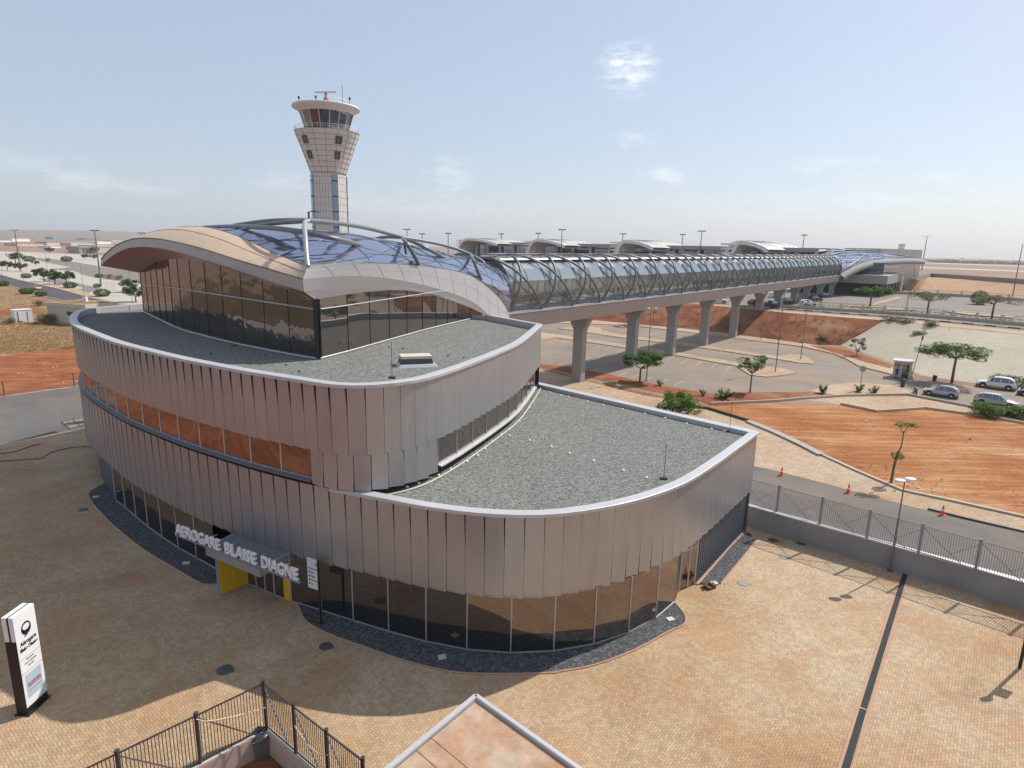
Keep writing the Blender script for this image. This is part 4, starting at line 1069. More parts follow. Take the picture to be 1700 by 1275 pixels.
slab('dry_grass_ground', [G2(-100, 600), G2(0, 592), G2(60, 583), G2(126, 575), G2(300, 560), G2(260, 512), G2(149, 510), G2(60, 488), G2(0, 470), G2(-120, 450)], .006, 'dry')
slab('red_soil_patch', PX([(-20, 515), (60, 510), (70, 520), (-20, 528)]), .012, 'redsoil')
# sand lot, channel and the service road on the right
near_as = [(1100, 742), (1180, 757), (1248.5, 773), (1293, 783), (1351.7, 798), (1420, 816.6), (1516, 842), (1556, 851), (1700, 886), (1900, 935)]
kerbl = [(892, 612), (960, 630), (1071.5, 657), (1120, 665), (1177, 680), (1242, 700), (1285, 718), (1329.5, 738.8), (1364, 756), (1420, 781.7), (1471, 803.6), (1498, 815), (1573.8, 831), (1700, 859), (1900, 905)]
sand_top = [(1900, 745), (1700, 704), (1640, 693), (1536, 679), (1500, 681.5), (1455.7, 684.4), (1395.5, 672), (1300, 668), (1180, 672), (1060, 650), (960, 627), (892, 610)]
slab('service_road', [tuple(wnear)]+PX(near_as[::-1])+[(2, 62), (2, 50), tuple(wl0)], .008, 'asphalt')
slab('dusty_footway', PX(near_as)+PX(kerbl[::-1])+[(2, 62)], .012, 'walk')
slab('orange_sand_lot', PX(kerbl)+PX(sand_top), .006, 'sand')
slab('parking_asphalt', PX([(892, 612), (960, 627), (1060, 650), (1180, 672), (1300, 668), (1395, 672), (1520, 660), (1611, 675.6), (1700, 696), (1900, 740), (1900, 680), (1700, 650), (1616, 641), (1531, 631), (1481, 624), (1424, 609), (1385, 592), (1330, 578), (1240, 563), (1100, 545), (960, 530), (860, 520), (800, 520), (800, 580)]), .002, 'asphalt_dusty')
slab('channel_bank', PX([(1330, 663), (1405.5, 658), (1506, 657), (1611, 677), (1700, 694), (1900, 735), (1900, 745), (1700, 704.4), (1640, 693), (1536, 679), (1455.7, 684.4), (1395.5, 672)]), .016, 'walk')

def kerb(name, px, w=.28, h=.13, mt='kerb', z=0., smooth=False):
    pts = [np.array(G2(x, y, z)) for x, y in px]
    if smooth: pts = catmull(pts, 4)
    a = offset(pts, w/2); b = offset(pts, -w/2); m = MB()
    m.grid([[(p[0], p[1], z) for p in a], [(p[0], p[1], z+h) for p in a], [(p[0], p[1], z+h) for p in b], [(p[0], p[1], z) for p in b]], sm=False, flip=True)
    for k in (0, -1): m.quad((a[k][0], a[k][1], z), (b[k][0], b[k][1], z), (b[k][0], b[k][1], z+h), (a[k][0], a[k][1], z+h))
    return struct(name, m, MAT[mt])
kerb('kerb', kerbl[5:], .3, .16)
kerb('kerb', [(1150, 676), (1177, 680), (1242, 700)], .2, .3, 'darkmetal')
kerb('kerb', [(1242, 701), (1285, 718.5), (1329.5, 739.2), (1364, 757)], .75, .2, 'concrete')
kerb('channel_wall', [(1395.5, 672), (1455.7, 684.4), (1500, 681.5), (1536, 679), (1640, 693), (1700, 704.4), (1900, 745)], .22, .28)
kerb('channel_wall', [(1180, 672), (1290, 667), (1330, 663), (1405.5, 658), (1506, 656.5), (1611, 676.5), (1700, 695.5)], .22, .3)
kerb('kerb', [(1540, 846), (1600, 861), (1700, 884), (1800, 908)], .16, .14, 'darkmetal')
# soil beds and islands in the parking area
def island(name, px, mt='walk', h=.14, z=0., dark=True):
    m = MB(); m.prism(PX(px, z), z-.02, z+h, 0, 1); o = m.build(name, [MAT['kerb'], MAT[mt]]); return tag(o, None, None, None, 'structure')
island('soil_bed', [(892, 605), (925, 607), (952, 611), (1020, 624), (1100, 641), (1190, 655), (1155, 663), (1060, 645), (960, 623), (892, 609)], 'redsoil', .05)
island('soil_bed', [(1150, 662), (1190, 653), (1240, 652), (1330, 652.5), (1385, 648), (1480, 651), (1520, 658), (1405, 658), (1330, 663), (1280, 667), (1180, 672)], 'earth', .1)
island('parking_island', [(1343, 651), (1385, 639), (1420, 636.5), (1481, 641), (1513, 650), (1516, 656), (1420, 655.5), (1385, 657)], 'walk')
island('parking_island', [(926.6, 545.9), (1028.8, 560.8), (1100, 569.8), (1171.8, 579.4), (1230, 588), (1293, 597.6), (1325, 603), (1349, 605), (1351, 602), (1340, 593), (1325, 590), (1311.8, 589), (1296, 592), (1290, 592.5), (1230, 583.5), (1171.8, 575), (1100, 565), (1028.8, 556), (1000, 550), (997, 545), (960, 542)])
island('parking_island', [(924, 561.4), (952.5, 565.3), (1028.8, 577), (1120, 590.4), (1195, 603.4), (1221, 608), (1246, 624), (1274, 626.8), (1302.4, 624), (1325, 620), (1300, 613), (1270, 609.5), (1221, 602.5), (1195, 598), (1120, 585), (1028.8, 572), (952.5, 560), (924, 556), (880, 551), (880, 566.5), (896, 566)])
island('parking_island', [(924, 537.5), (1030, 540), (1048, 541), (1100, 547), (1180, 556.5), (1236.5, 564.3), (1330.6, 575.5), (1385, 588), (1406, 597), (1424.7, 608.3), (1481, 622.5), (1488, 618), (1480, 611), (1440, 597), (1396.5, 583), (1340, 571.5), (1236.5, 558.5), (1180, 551), (1100, 542), (1030, 534), (924, 531)])
island('soil_bed', [(1345, 575), (1396, 579), (1440, 594), (1483, 609), (1478, 612.5), (1440, 603), (1396, 590)], 'redsoil', .20)
# stall lines
stall = MB(); dst = np.array(G2(938, 565.5))-np.array(G2(914.6, 571.6)); dst /= np.linalg.norm(dst)
def stalls(pa, pb, n, side, L=4.2):
    a = np.array(G2(*pa)); b = np.array(G2(*pb))
    for i in range(n):
        p = a+(b-a)*i/(n-1); q = p+dst*side*L; w = np.array([-dst[1], dst[0]])*.05
        stall.quad((*(p-w), .012), (*(q-w), .012), (*(q+w), .012), (*(p+w), .012))
stalls((930, 563), (1215, 608), 15, -1); stalls((1040, 561.5), (1290, 598), 13, 1, 3.2); stalls((905, 604), (1120, 640), 11, 1, 3.6); stalls((1030, 572), (1190, 596), 0 or 8, .0 or .001)
struct('stall_markings', stall, plain('faded_marking_paint', (.50, .44, .36), .8))

# upper plateau, embankment and sloping beige lot
toe = [np.array(p) for p in [(-10, 178), (12, 163)]+PX([(1120, 545), (1240, 558), (1330, 571), (1395, 573)])]
Uq = [np.array(p) for p in [(-20, 200), (10, 180)]+PX([(1180, 507), (1300, 519), (1400, 527), (1468, 532)], ZP)]
toeR = resample(toe, 60); UR = resample(Uq, 60)
m = MB(); rows = []; rng = random.Random(3)
for k in range(11):
    t = k/10; row = []
    for i in range(60):
        p = toeR[i]*(1-t)+UR[i]*t; nz = 0 if k in (0, 10) else rng.uniform(-.16, .16)
        row.append((p[0], p[1], ZP*(t**.9)+nz))
    rows.append(row)
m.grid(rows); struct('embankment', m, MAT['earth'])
kn = G(1395, 573, 0); kt = G(1468, 532, ZP)
s_lo = [G(1395, 573, .0), G(1485, 604, 0.), G(1531, 624, 0.), G(1616, 636, 0.), G(1700, 644, 0.), G(1900, 670, 0.)]
s_up = [G(1468, 532, ZP), G(1510, 536.5, ZP), G(1577, 543, ZP), G(1635, 549, ZP), G(1700, 556, ZP), G(1900, 580, ZP)]
m = MB(); lo = resample(s_lo, 30); hi = resample(s_up, 30)
m.grid([[tuple(a*(1-t)+b*t) for a, b in zip(lo, hi)] for t in [i/6 for i in range(7)]]); struct('sloping_paved_lot', m, MAT['beige_lot'])
def on_slope(x, y):                        # point on the embankment/lot plane seen at a pixel
    a, b, c = np.array(s_lo[0]), np.array(s_lo[-1]), np.array(s_up[2]); n = np.cross(b-a, c-a); d = ray(x, y); return CP+d*(((a-CP)@n)/(d@n))
m = MB(); poly = []
for x, y in [(1397, 572.5), (1470, 560), (1576, 559)]: pass
q = [on_slope(x, y)+np.array([0, 0, .03]) for x, y in [(1395, 572), (1440, 563.5), (1572, 556), (1577, 543.5), (1535, 541), (1462, 533)]]
m.add([tuple(p) for p in q], [(0, 1, 2, 3, 4, 5)]); struct('earth_bank', m, MAT['sand'])
m = MB(); a = on_slope(1577, 544); b = on_slope(1570, 596); m.bar(tuple(a+np.array([0, 0, .05])), tuple(b+np.array([0, 0, .05])), .5, .12); struct('lot_edging', m, MAT['walk'])
pe = [tuple(p[:2]) for p in Uq[:-1]]+[tuple(np.array(p)[:2]) for p in s_up]
m = MB(); m.sheet(pe+[(3400, -200), (3400, 4900), (-150, 4900), (-60, 300)], ZP); struct('plateau_ground', m, MAT['plain'])
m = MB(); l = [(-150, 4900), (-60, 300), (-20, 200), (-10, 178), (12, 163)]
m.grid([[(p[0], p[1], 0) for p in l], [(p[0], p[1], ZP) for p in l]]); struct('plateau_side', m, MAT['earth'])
# plateau surfaces (pixel outlines at plateau level)
e1 = .03
fw_ = [(1180, 507), (1300, 519), (1400, 527), (1468, 532), (1577, 543), (1700, 556), (1900, 580)]
slab('upper_footway', PX(fw_+[(1900, 572), (1700, 549.5), (1577, 537.5), (1468, 528), (1300, 516), (1180, 504.5)], ZP), ZP+e1, 'walk')
slab('upper_road', PX([(1180, 504.5), (1300, 516), (1468, 528), (1577, 537.5), (1700, 549.5), (1900, 572), (1900, 545), (1700, 530), (1560, 517), (1400, 508), (1290, 500), (1180, 497)], ZP), ZP+e1+.02, 'asphalt_far')
slab('upper_parking', PX([(1150, 496), (1290, 501), (1400, 509), (1560, 518.5), (1700, 531.5), (1900, 552), (1900, 512), (1700, 499), (1560, 490), (1500, 487), (1400, 483), (1300, 478), (1150, 474)], ZP), ZP+e1+.05, 'asphalt_far')
kp = [np.array(G2(x, y, ZP)) for x, y in [(1225, 508.5), (1300, 514), (1400, 521.5), (1468, 526.5), (1577, 536), (1700, 547.5), (1800, 558)]]
kp = resample(kp, step=1.9)
for col, ph in (('red', 0), ('white', 1)):
    m = MB()
    for i in range(len(kp)-1):
        if i % 2 == ph: m.bar((kp[i][0], kp[i][1], ZP+.15), (kp[i+1][0], kp[i+1][1], ZP+.15), .3, .3)
    struct('kerb_'+('red' if col == 'red' else 'white')+'_stripes', m, plain('kerb_'+col, (.16, .04, .035) if col == 'red' else (.5, .48, .46), .8))
for nm, px in (('parking_island', [(1400, 515), (1520, 516), (1460, 511), (1410, 508)]), ('parking_island', [(1565, 517.5), (1610, 524), (1680, 529), (1690, 526), (1640, 522), (1600, 518)]), ('parking_island', [(1446, 509), (1480, 500), (1500, 494), (1488, 494), (1455, 503)])):
    island(nm, px, 'walk', .25, ZP+.08)
# second bank and ramp wall beyond
def band(name, lo, zlo, hi, zhi, mt):
    a = resample([G(x, y, zlo) for x, y in lo], 12); b = resample([G(x, y, zhi) for x, y in hi], 12); m = MB()
    m.grid([[tuple(p) for p in a], [tuple(p) for p in b]], sm=False); return m
ba = [(1490, 482), (1533, 480.5), (1600, 485), (1700, 493), (1900, 510)]; bb = [(1520, 466), (1545, 459.5), (1600, 463), (1700, 470.5), (1900, 486)]
struct('far_bank', band('far_bank', ba, ZP, bb, 8.6, 0), m_sand('far_bank_sand', [(.40, .25, .15), (.46, .30, .19), (.50, .33, .21), (.5, .36, .24)], .08))
m = band('x', bb, 8.6, bb, 8.6, 0)
a = [G(x, y, 8.6) for x, y in bb]
ft_ = [G(x, y, ZP) for x, y in ba]
o = MB(); o.grid([[tuple(np.array(p)+np.array([0, 0, .02])) for p in a], [(p[0], p[1], p[2]+1.6) for p in a], [(p[0]+.5, p[1]+.9, p[2]+1.6) for p in a]], sm=False)
o = o.build('ramp_parapet_wall', MAT['concrete_dark']); tag(o, 'grey concrete parapet wall of the raised ramp above the far sandy bank', 'wall')
far_r = [(p[0]+.9, p[1]+1.2) for p in a]
m = MB(); m.sheet(far_r+[(p[0]+28, p[1]+42) for p in far_r[::-1]], 8.9); struct('ramp_road', m, MAT['asphalt_far'])
m = MB(); l = [(p[0]+28, p[1]+42, 0) for p in a]; m.grid([[(p[0], p[1], ZP) for p in l], [(p[0], p[1], 8.9) for p in l]]); struct('ramp_side', m, MAT['earth'])
for k, (y1_, y2_) in enumerate(((439.5, 441), (447.5, 449.5))):
    slab('far_pale_road', PX([(1480, y1_-6), (1700, y1_+2.5), (1900, y1_+9), (1900, y2_+9), (1700, y2_+2.5), (1480, y2_-6)], ZP), ZP+.2, 'white_pave')
# low front wall of the plateau parking: posts and rail
def posted_wall(name, label, px, z, hw_, hp, step, cat='wall'):
    pts = [np.array(G2(x, y, z)) for x, y in px]; w = thing(name, label, cat, (pts[0][0], pts[0][1], z))
    m = MB()
    for a, b in zip(pts, pts[1:]): m.bar((a[0], a[1], z+hw_/2), (b[0], b[1], z+hw_/2), .25, hw_)
    m.build('low_wall', MAT['kerb'], w)
    for p in resample(pts, step=step): m = MB(); m.box((p[0], p[1], z+hp/2), (.4, .4, hp)); m.build('post', MAT['cream'], w)
    m = MB(); q = [(p[0], p[1], z+hp-.15) for p in pts]; m.tube(q, .05, 4); m.build('rail', MAT['pipe'], w)
    return w
posted_wall('roadside_wall', 'low beige wall with posts and a rail along the road on top of the embankment', [(1296, 511), (1400, 517.5), (1468, 521.5), (1577, 530.5), (1700, 542), (1800, 552)], ZP, .75, 2.0, 4.4)
posted_wall('car_park_wall', 'low wall with white posts at the foot of the far sandy bank', [(1480, 488), (1560, 491.5), (1640, 496), (1700, 501), (1800, 509)], ZP, 1.0, 2.0, 6.5)

# left background surfaces
slab('left_main_road', PX(c0([(-400, 640), (0, 745), (250, 815), (600, 890), (940, 985), (1180, 1045), (1500, 1120), (1500, 1180), (950, 1085), (480, 975), (380, 945), (80, 850), (0, 825), (-400, 725)])), .03, 'asphalt_dark')
kerb('kerb', c0([(-200, 695), (0, 742), (250, 812), (600, 887), (940, 982), (1180, 1042), (1400, 1090)]), .6, .2, 'walk')
kerb('kerb', c0([(-200, 770), (0, 828), (80, 853), (380, 948), (480, 978), (950, 1088)]), .5, .2, 'walk')
slab('pale_paved_ground', PX(c0([(-600, 560), (-600, 480), (300, 500), (800, 520), (1500, 560), (1700, 700), (1700, 1100), (1180, 1040), (940, 980), (600, 885), (250, 805), (0, 735), (-400, 625)])), .02, 'white_pave')
slab('left_car_park', PX(c0([(340, 560), (600, 580), (820, 610), (1050, 650), (1480, 720), (1700, 770), (1700, 860), (1490, 835), (1130, 790), (900, 750), (780, 700), (600, 690), (560, 680), (760, 660), (640, 640), (440, 600)])), .04, 'asphalt_far')
slab('left_side_road', PX(c0([(400, 780), (580, 790), (700, 800), (900, 850), (1100, 890), (1000, 905), (940, 935), (860, 945), (740, 905), (900, 885), (780, 850), (520, 820)])), .045, 'asphalt_far')
slab('left_sand_strip', PX(c0([(560, 830), (700, 870), (860, 905), (960, 950), (1200, 1035), (1180, 1040), (900, 965), (560, 875)])), .05, 'walk')
# distant hills
m = MB(); rows = []
for k in range(6):
    row = []
    for i in range(61):
        x = -3400+i*110; yy = 1700+k*500; env = math.exp(-((x+2500)/900)**2)*46+math.exp(-((x-2600)/1400)**2)*-4
        row.append((x, yy, (env*math.sin(math.pi*min(1, k/4.)*.5)+5*math.sin(x*.004+k))*(k > 0)+ZP*(x > 0)-2*(k == 0)))
    rows.append(row)
m.grid(rows); struct('hills', m, MAT['hill'])

# gravel beds beside the facade
c4 = lambda l: [(140+x/4.048, 760+y/4.048) for x, y in l]
c5 = lambda l: [(480+x/3.864, 860+y/3.864) for x, y in l]
c6 = lambda l: [(880+x/3.983, 800+y/3.983) for x, y in l]
b1 = c4([(130, 175), (60, 215), (28, 245), (40, 280), (75, 330), (200, 460), (400, 620), (600, 740), (700, 800), (780, 845), (840, 855), (890, 850)])
b2 = c5([(30, 545), (60, 565), (90, 640), (160, 700), (300, 765), (500, 835), (700, 905), (900, 960), (1100, 995), (1400, 1003), (1690, 995)])+c6([(200, 1255), (420, 1215), (700, 1110), (900, 1000), (1010, 950), (1028, 915), (1015, 870), (960, 805)])
b3 = c6([(1110, 680), (1405, 350), (1480, 375), (1490, 395), (1260, 675)])
def bed(px, inner):
    edge = catmull([np.array(G2(x, y)) for x, y in px], 3); m = MB(); m.sheet([tuple(p) for p in edge]+inner, .03); struct('gravel_bed', m, MAT['gravel_dark'])
    m = MB(); m.tube([(p[0], p[1], .02) for p in edge], .05, 5); struct('bed_edging', m, MAT['brickedge'])
bed(b1, [tuple(p) for p in gl[::-1]]+[(-29, 43)])
bed(b2, [tuple(p-np.array([0, -.1])) for p in gr[::-1]])
bed(b3, [G2(1157, 969)])
# drain channel across the plaza
da, db, dc = np.array(G2(1503, 952)), np.array(G2(1434, 1175)), np.array(G2(1404, 1275)); dc2 = db+(dc-db)*3
m = MB()
for a, b in ((da, db), (db+(dc-db)*.03, dc2)): m.bar((a[0], a[1], .008), (b[0], b[1], .008), .24, .02)
struct('drain_channel', m, MAT['drain'])
m = MB(); sdv = (db-da)/np.linalg.norm(db-da); sdn = np.array([sdv[1], -sdv[0]])
for sg in (1, -1): m.bar((*(da+sdn*.2*sg), .006), (*(dc2+sdn*.2*sg), .006), .1, .03)
struct('drain_edging', m, MAT['brickedge'])

# ================================================================== WALLS AND FENCES
rw = thing('retaining_wall', 'low grey concrete wall with pale coping under the metal fence on the right of the plaza', 'wall', (wl0[0], wl0[1], 0))
WT_ = 1.45; wn = np.array([wd_[1], -wd_[0]]);
if wn[1] > 0: wn = -wn
m = MB(); a = wfar; b = wnear; m.bar((*(a-wn*.15), WT_/2), (*(b-wn*.15), WT_/2), .3, WT_); m.build('wall_body', MAT['concrete_dark'], rw)
m = MB(); m.bar((*(a-wn*.15), WT_+.03), (*(b-wn*.15), WT_+.03), .38, .07); m.build('coping', MAT['coping'], rw)
def fence(name, label, posts, z, h, group=None, braces=True, pm='darkmetal', bars=.115, chain=True):
    f = thing(name, label, 'fence', (posts[0][0], posts[0][1], z), group)
    for p in posts: m = MB(); m.box((p[0], p[1], z+h/2+.03), (.1, .1, h+.06)); m.box((p[0], p[1], z+h+.08), (.13, .13, .05)); m.build('post', MAT[pm], f)
    for a, b in zip(posts, posts[1:]):
        a = np.array(a); b = np.array(b); L = np.linalg.norm(b-a); m = MB(); n = int(L/bars)
        for i in range(1, n): q = a+(b-a)*i/n; m.bar((q[0], q[1], z+.06), (q[0], q[1], z+h-.04), .022, .014)
        m.bar((*a, z+h-.03), (*b, z+h-.03), .045); m.bar((*a, z+.07), (*b, z+.07), .045)
        m.build('bar_panel', MAT['frame'] if pm == 'frame' else MAT[pm], f)
        if braces:
            m = MB(); m.bar((*a, z+h-.1), (*(a*.25+b*.75), z+.1), .035); 
            if chain: m.bar((*b, z+h-.25), (*(b*.5+a*.5), z+.4), .02)
            m.build('brace', MAT['pipe'], f)
    return f
pr_px = [(1289, 850), (1360.7, 871.6), (1438, 895), (1523.7, 920), (1619, 948)]
pp = [np.array(G2(x, y, WT_)) for x, y in pr_px]; stepv = (pp[-1]-pp[0])/4
posts = [pp[0]-stepv*k for k in (3, 2, 1)]+[pp[0]+stepv*k for k in range(0, 12)]
fence('metal_fence', 'long grey vertical-bar fence standing on the concrete wall beside the service road', [tuple(p) for p in posts], WT_+.06, 1.72, pm='concrete_dark')
c_, l_, r_ = pit_c, pit_l, pit_r; lv = (l_-c_); lvn = lv/np.linalg.norm(lv); rv = (r_-c_); rvn = rv/np.linalg.norm(rv)
fp = [c_+lvn*2.36*k for k in range(5, -1, -1)]+[c_+rvn*1.88*k for k in range(1, 4)]
m = MB(); yw = thing('courtyard_wall', 'low pale wall sunk below the corner fence around the red-soil courtyard', 'wall', (c_[0], c_[1], 0))
for a, b in ((c_, c_+lvn*14), (c_, c_+rvn*6)): m.bar((*a, -.38), (*b, -.38), .22, .92)
m.build('wall_body', plain('pinkish_wall', (.52, .40, .34), .85), yw)
m = MB()
for a, b in ((c_, c_+lvn*14), (c_, c_+rvn*6)): m.bar((*a, .1), (*b, .1), .2, .05)
m.build('coping', MAT['cream'], yw)
cf = fence('corner_fence', 'brown vertical-bar fence meeting in a corner in the near foreground', [tuple(p) for p in fp], .12, 1.95, pm='fence_brown' if 'fence_brown' in MAT else 'darkmetal', bars=.105, chain=False)
for a, b, s_ in ((c_+lvn*2.36, c_, 1), (c_+rvn*1.88, c_+rvn*3.76, -1)):
    m = MB(); pts = []
    for i in range(9): t = i/8; q = a*(1-t)+b*t; pts.append((q[0]+.03, q[1]-.06, 1.95-.9*t**.6 if s_ > 0 else 1.3-.5*math.sin(math.pi*t*.8)+.2*t))
    m.tube(pts, .022, 5); m.build('hanging_hose', MAT['cream'], cf)
lf = thing('boundary_wall', 'low grey wall with slim wire-fence posts along the red soil lot on the left', 'wall', (lw0[0], lw0[1], 0))
m = MB(); a = lw0-ld*40; b = lw1+ld*4; m.bar((*a, .35), (*b, .35), .3, .7); m.build('wall_body', MAT['concrete'], lf)
for k in range(-4, 5):
    q = lw0+ld*(k*6.6+.5); m = MB(); m.box((*q, 1.3), (.1, .1, 2.0)); m.build('post', MAT['bark'], lf)
m = MB()
for z in (1.0, 1.6, 2.2): m.tube([(*a, z), (*b, z)], .012, 3)
m.build('wire', MAT['darkmetal'], lf)
fence('hut_fence', 'white slatted fence bay among the trees near the left car park', [G2(176.5, 480), G2(191, 483), G2(206, 484)], 0, 2.6, braces=False, pm='cream', bars=.5)

# ================================================================== VEGETATION
def leaves(mb, c, r, n, size, rng, flat=1.):
    for _ in range(n):
        while True:
            v = np.array([rng.uniform(-1, 1) for _ in range(3)]); d = np.linalg.norm(v)
            if .25 < d < 1: break
        v = v/d*(d**.5)
        p = np.array(c)+v*np.array(r); a = rng.uniform(0, 6.28); el = rng.uniform(-.7, .7)
        u = np.array([math.cos(a), math.sin(a), .35*rng.uniform(-1, 1)]); w = np.array([-math.sin(a)*math.cos(el), math.cos(a)*math.cos(el), math.sin(el)])
        s = size*rng.uniform(.55, 1.35); u = u*s; w = w*s*.5
        mb.add([p-u, p+w, p+u, p-w], [(0, 1, 2, 3)])
def make_tree(name, h, crown_r, crown_h, seed, n=2600, leaf='leaf', size=.16, flat=True, trunk=.16, nclump=26, sparse=.0, lean=.0):
    rng = random.Random(seed); root = thing(name, 'tree', 'tree'); mb = MB(); tb = MB()
    fork = h-crown_h*1.02; top = np.array([lean, 0, fork])
    tb.tube([(0, 0, -.1), (lean*.3, .03, fork*.5), tuple(top)], [trunk*1.25, trunk, trunk*.8], 8)
    cl = []
    for k in range(nclump):
        a = rng.uniform(0, 6.28); r = crown_r*math.sqrt(rng.uniform(.02, 1))*.86
        e = math.sqrt(max(0, 1-(r/crown_r)**2))
        zc = h-crown_h*.5+(rng.uniform(-.2, .5) if flat else rng.uniform(-.9, .9))*crown_h*.5*e
        if flat: zc = h-crown_h*.32-(r/crown_r)**2*crown_h*.3+rng.uniform(-.32, .22)*crown_h
        c = np.array([lean+r*math.cos(a), r*math.sin(a), zc]); cl.append(c)
    for k in range(7):
        c = cl[k*len(cl)//7]; mid = top*.45+c*.55+np.array([0, 0, -.12*crown_h]); tb.tube([tuple(top*.96), tuple(mid), tuple(c)], [trunk*.6, trunk*.38, trunk*.14], 5)
    for c in cl:
        rr = crown_r*rng.uniform(.15, .33); leaves(mb, c, (rr, rr, rr*(.5 if flat else .75)), n//nclump, size, rng)
    tb.build('trunk', MAT['bark'], root, local=True); mb.build('crown', MAT[leaf], root, local=True); return root
def place(o, x, y, label, z=0., rz=0., scale=1., group=None, cat=None, p=None):
    g = p if p is not None else G(x, y, z); o.location = g; o.rotation_euler = (0, 0, rz); o.scale = (scale,)*3; tag(o, label, cat, group); return o
umb = make_tree('acacia_tree', 4.9, 2.7, 2.8, 11, 5600, 'leaf', .13, True, .13, 34)
umb.location = (0,0,0); place(umb, 1062, 635, 'dense green umbrella-crowned tree beside the first bridge pier')
t2 = make_tree('small_tree', 5.2, 2.0, 2.4, 12, 2100, 'leaf', .13, False, .1, 16); place(t2, 1245, 653, 'slender tree with sparse clumped crown beside the parking island')
t3 = make_tree('bushy_tree', 3.6, 2.7, 2.4, 13, 5200, 'leaf', .12, False, .14, 30); place(t3, 1118, 706, 'bushy green tree just behind the edge of the lower gravel roof')
t4 = make_tree('flat_topped_tree', 5.6, 4.9, 1.7, 14, 6200, 'leaf_dark', .15, True, .17, 38); place(t4, 1580, 636, 'flat-topped dark green acacia beside the guard booth', rz=1.)
sap = thing('sapling', 'thin two-tiered sapling standing in the orange sand lot', 'tree', G(1479, 803)); mb = MB(); tb = MB(); g0 = np.array(G(1479, 803)); rng = random.Random(4)
sc1 = hat(g0, 757); sc2 = hat(g0, 706)
tb.tube([tuple(g0), tuple(g0+np.array([.02, 0, sc1*.6])), tuple(g0+np.array([.12, 0, sc1]))], [.11, .1, .09], 7); tb.tube([tuple(g0+np.array([.1, 0, sc1])), tuple(g0+np.array([.35, 0, sc1*1.35])), tuple(g0+np.array([.35, 0, sc2*.9]))], [.07, .05, .04], 6)
for dx in (-.45, .35): tb.tube([tuple(g0+np.array([.35, 0, sc2*.86])), tuple(g0+np.array([.35+dx, .1, sc2]))], [.04, .02], 5)
for dx in (-.55, -.2, .2, .5): leaves(mb, g0+np.array([.4+dx, rng.uniform(-.3, .3), sc2+.05]), (.38, .38, .16), 60, .1, rng)
leaves(mb, g0+np.array([.15, 0, sc1+.05]), (.5, .5, .35), 190, .1, rng); tb.build('trunk', MAT['bark'], sap); mb.build('crown', MAT['leaf'], sap)
pk = make_tree('parking_tree', 5.4, 4.6, 2.0, 15, 3800, 'leaf', .2, True, .2, 26)
place(pk, 1444, 511, 'round green tree by the road on the embankment, left of three', ZP, .3)
pk2 = make_tree('bare_parking_tree', 5.2, 5.0, 1.8, 16, 2200, 'leaf_dry', .18, True, .2, 26)
place(pk2, 1539, 522, 'half-bare grey spreading tree by the far car park road, in the middle of three', ZP)
pk3 = dup(pk2, G(1646, 530, ZP), 2., 1.02, 'spreading grey-green tree by the far car park road, right of three'); 
th = make_tree('thorn_tree', 3.6, 1.5, 2.6, 17, 1500, 'leaf_dry', .12, False, .08, 14); place(th, 1422, 592, 'grey thorny small tree beside the sloping paved lot')
bt = make_tree('bank_tree', 4.5, 3.2, 2.2, 18, 2600, 'leaf', .16, False, .13, 20); place(bt, 1053, 541, 'green tree at the embankment foot seen under the footbridge')
# shrubs
def make_bush(name, r, h, seed, n, leaf, size=.12, nc=12, ball=False):
    rng = random.Random(seed); root = thing(name, 'bush', 'bush'); mb = MB()
    for k in range(nc):
        a = rng.uniform(0, 6.28); q = r*math.sqrt(rng.uniform(0, 1))*.7
        if ball: c, rr_ = (0, 0, h*.5), (r, r, h*.55)
        else: c, rr_ = (q*math.cos(a), q*math.sin(a), h*rng.uniform(.3, .65)), (r*.45, r*.45, h*.36)
        leaves(mb, c, rr_, n//nc, size, rng)
    tb = MB()
    for k in range(5): a = k*1.3; tb.tube([(0, 0, -.05), (r*.5*math.cos(a), r*.5*math.sin(a), h*.6)], [.05, .02], 4)
    tb.build('stem', MAT['bark'], root, local=True); mb.build('foliage', MAT[leaf], root, local=True); return root
hb = make_bush('roadside_bush', 1.9, 1.7, 21, 3200, 'leaf', .11, 16); place(hb, 1634, 690, 'dense green bush in front of the silver car nearest the sand lot')
h2 = dup(hb, G(1697, 694), 1.4, .95, 'green bush at the right picture edge beside the roadside kerb')
hb3 = make_bush('pale_bush', 1.1, 1.1, 22, 900, 'leaf_dry', .1, 9); place(hb3, 1667, 690, 'thin yellowish bush between two dense roadside bushes')
hd = thing('hedge', 'dark clipped hedge behind the white car on the right', 'hedge', G(1668, 640)); mb = MB(); rng = random.Random(9); ha = np.array(G(1652, 638)); hb_ = np.array(G(1740, 652))
for k in range(26): c = ha+(hb_-ha)*k/25; leaves(mb, c+np.array([0, 0, .85]), (1.1, .9, .85), 150, .12, rng)
mb.build('foliage', MAT['leaf_dark'], hd); tb = MB(); tb.tube([tuple(ha+np.array([0, 0, .2])), tuple(hb_+np.array([0, 0, .2]))], .08, 4); tb.build('stem', MAT['bark'], hd)
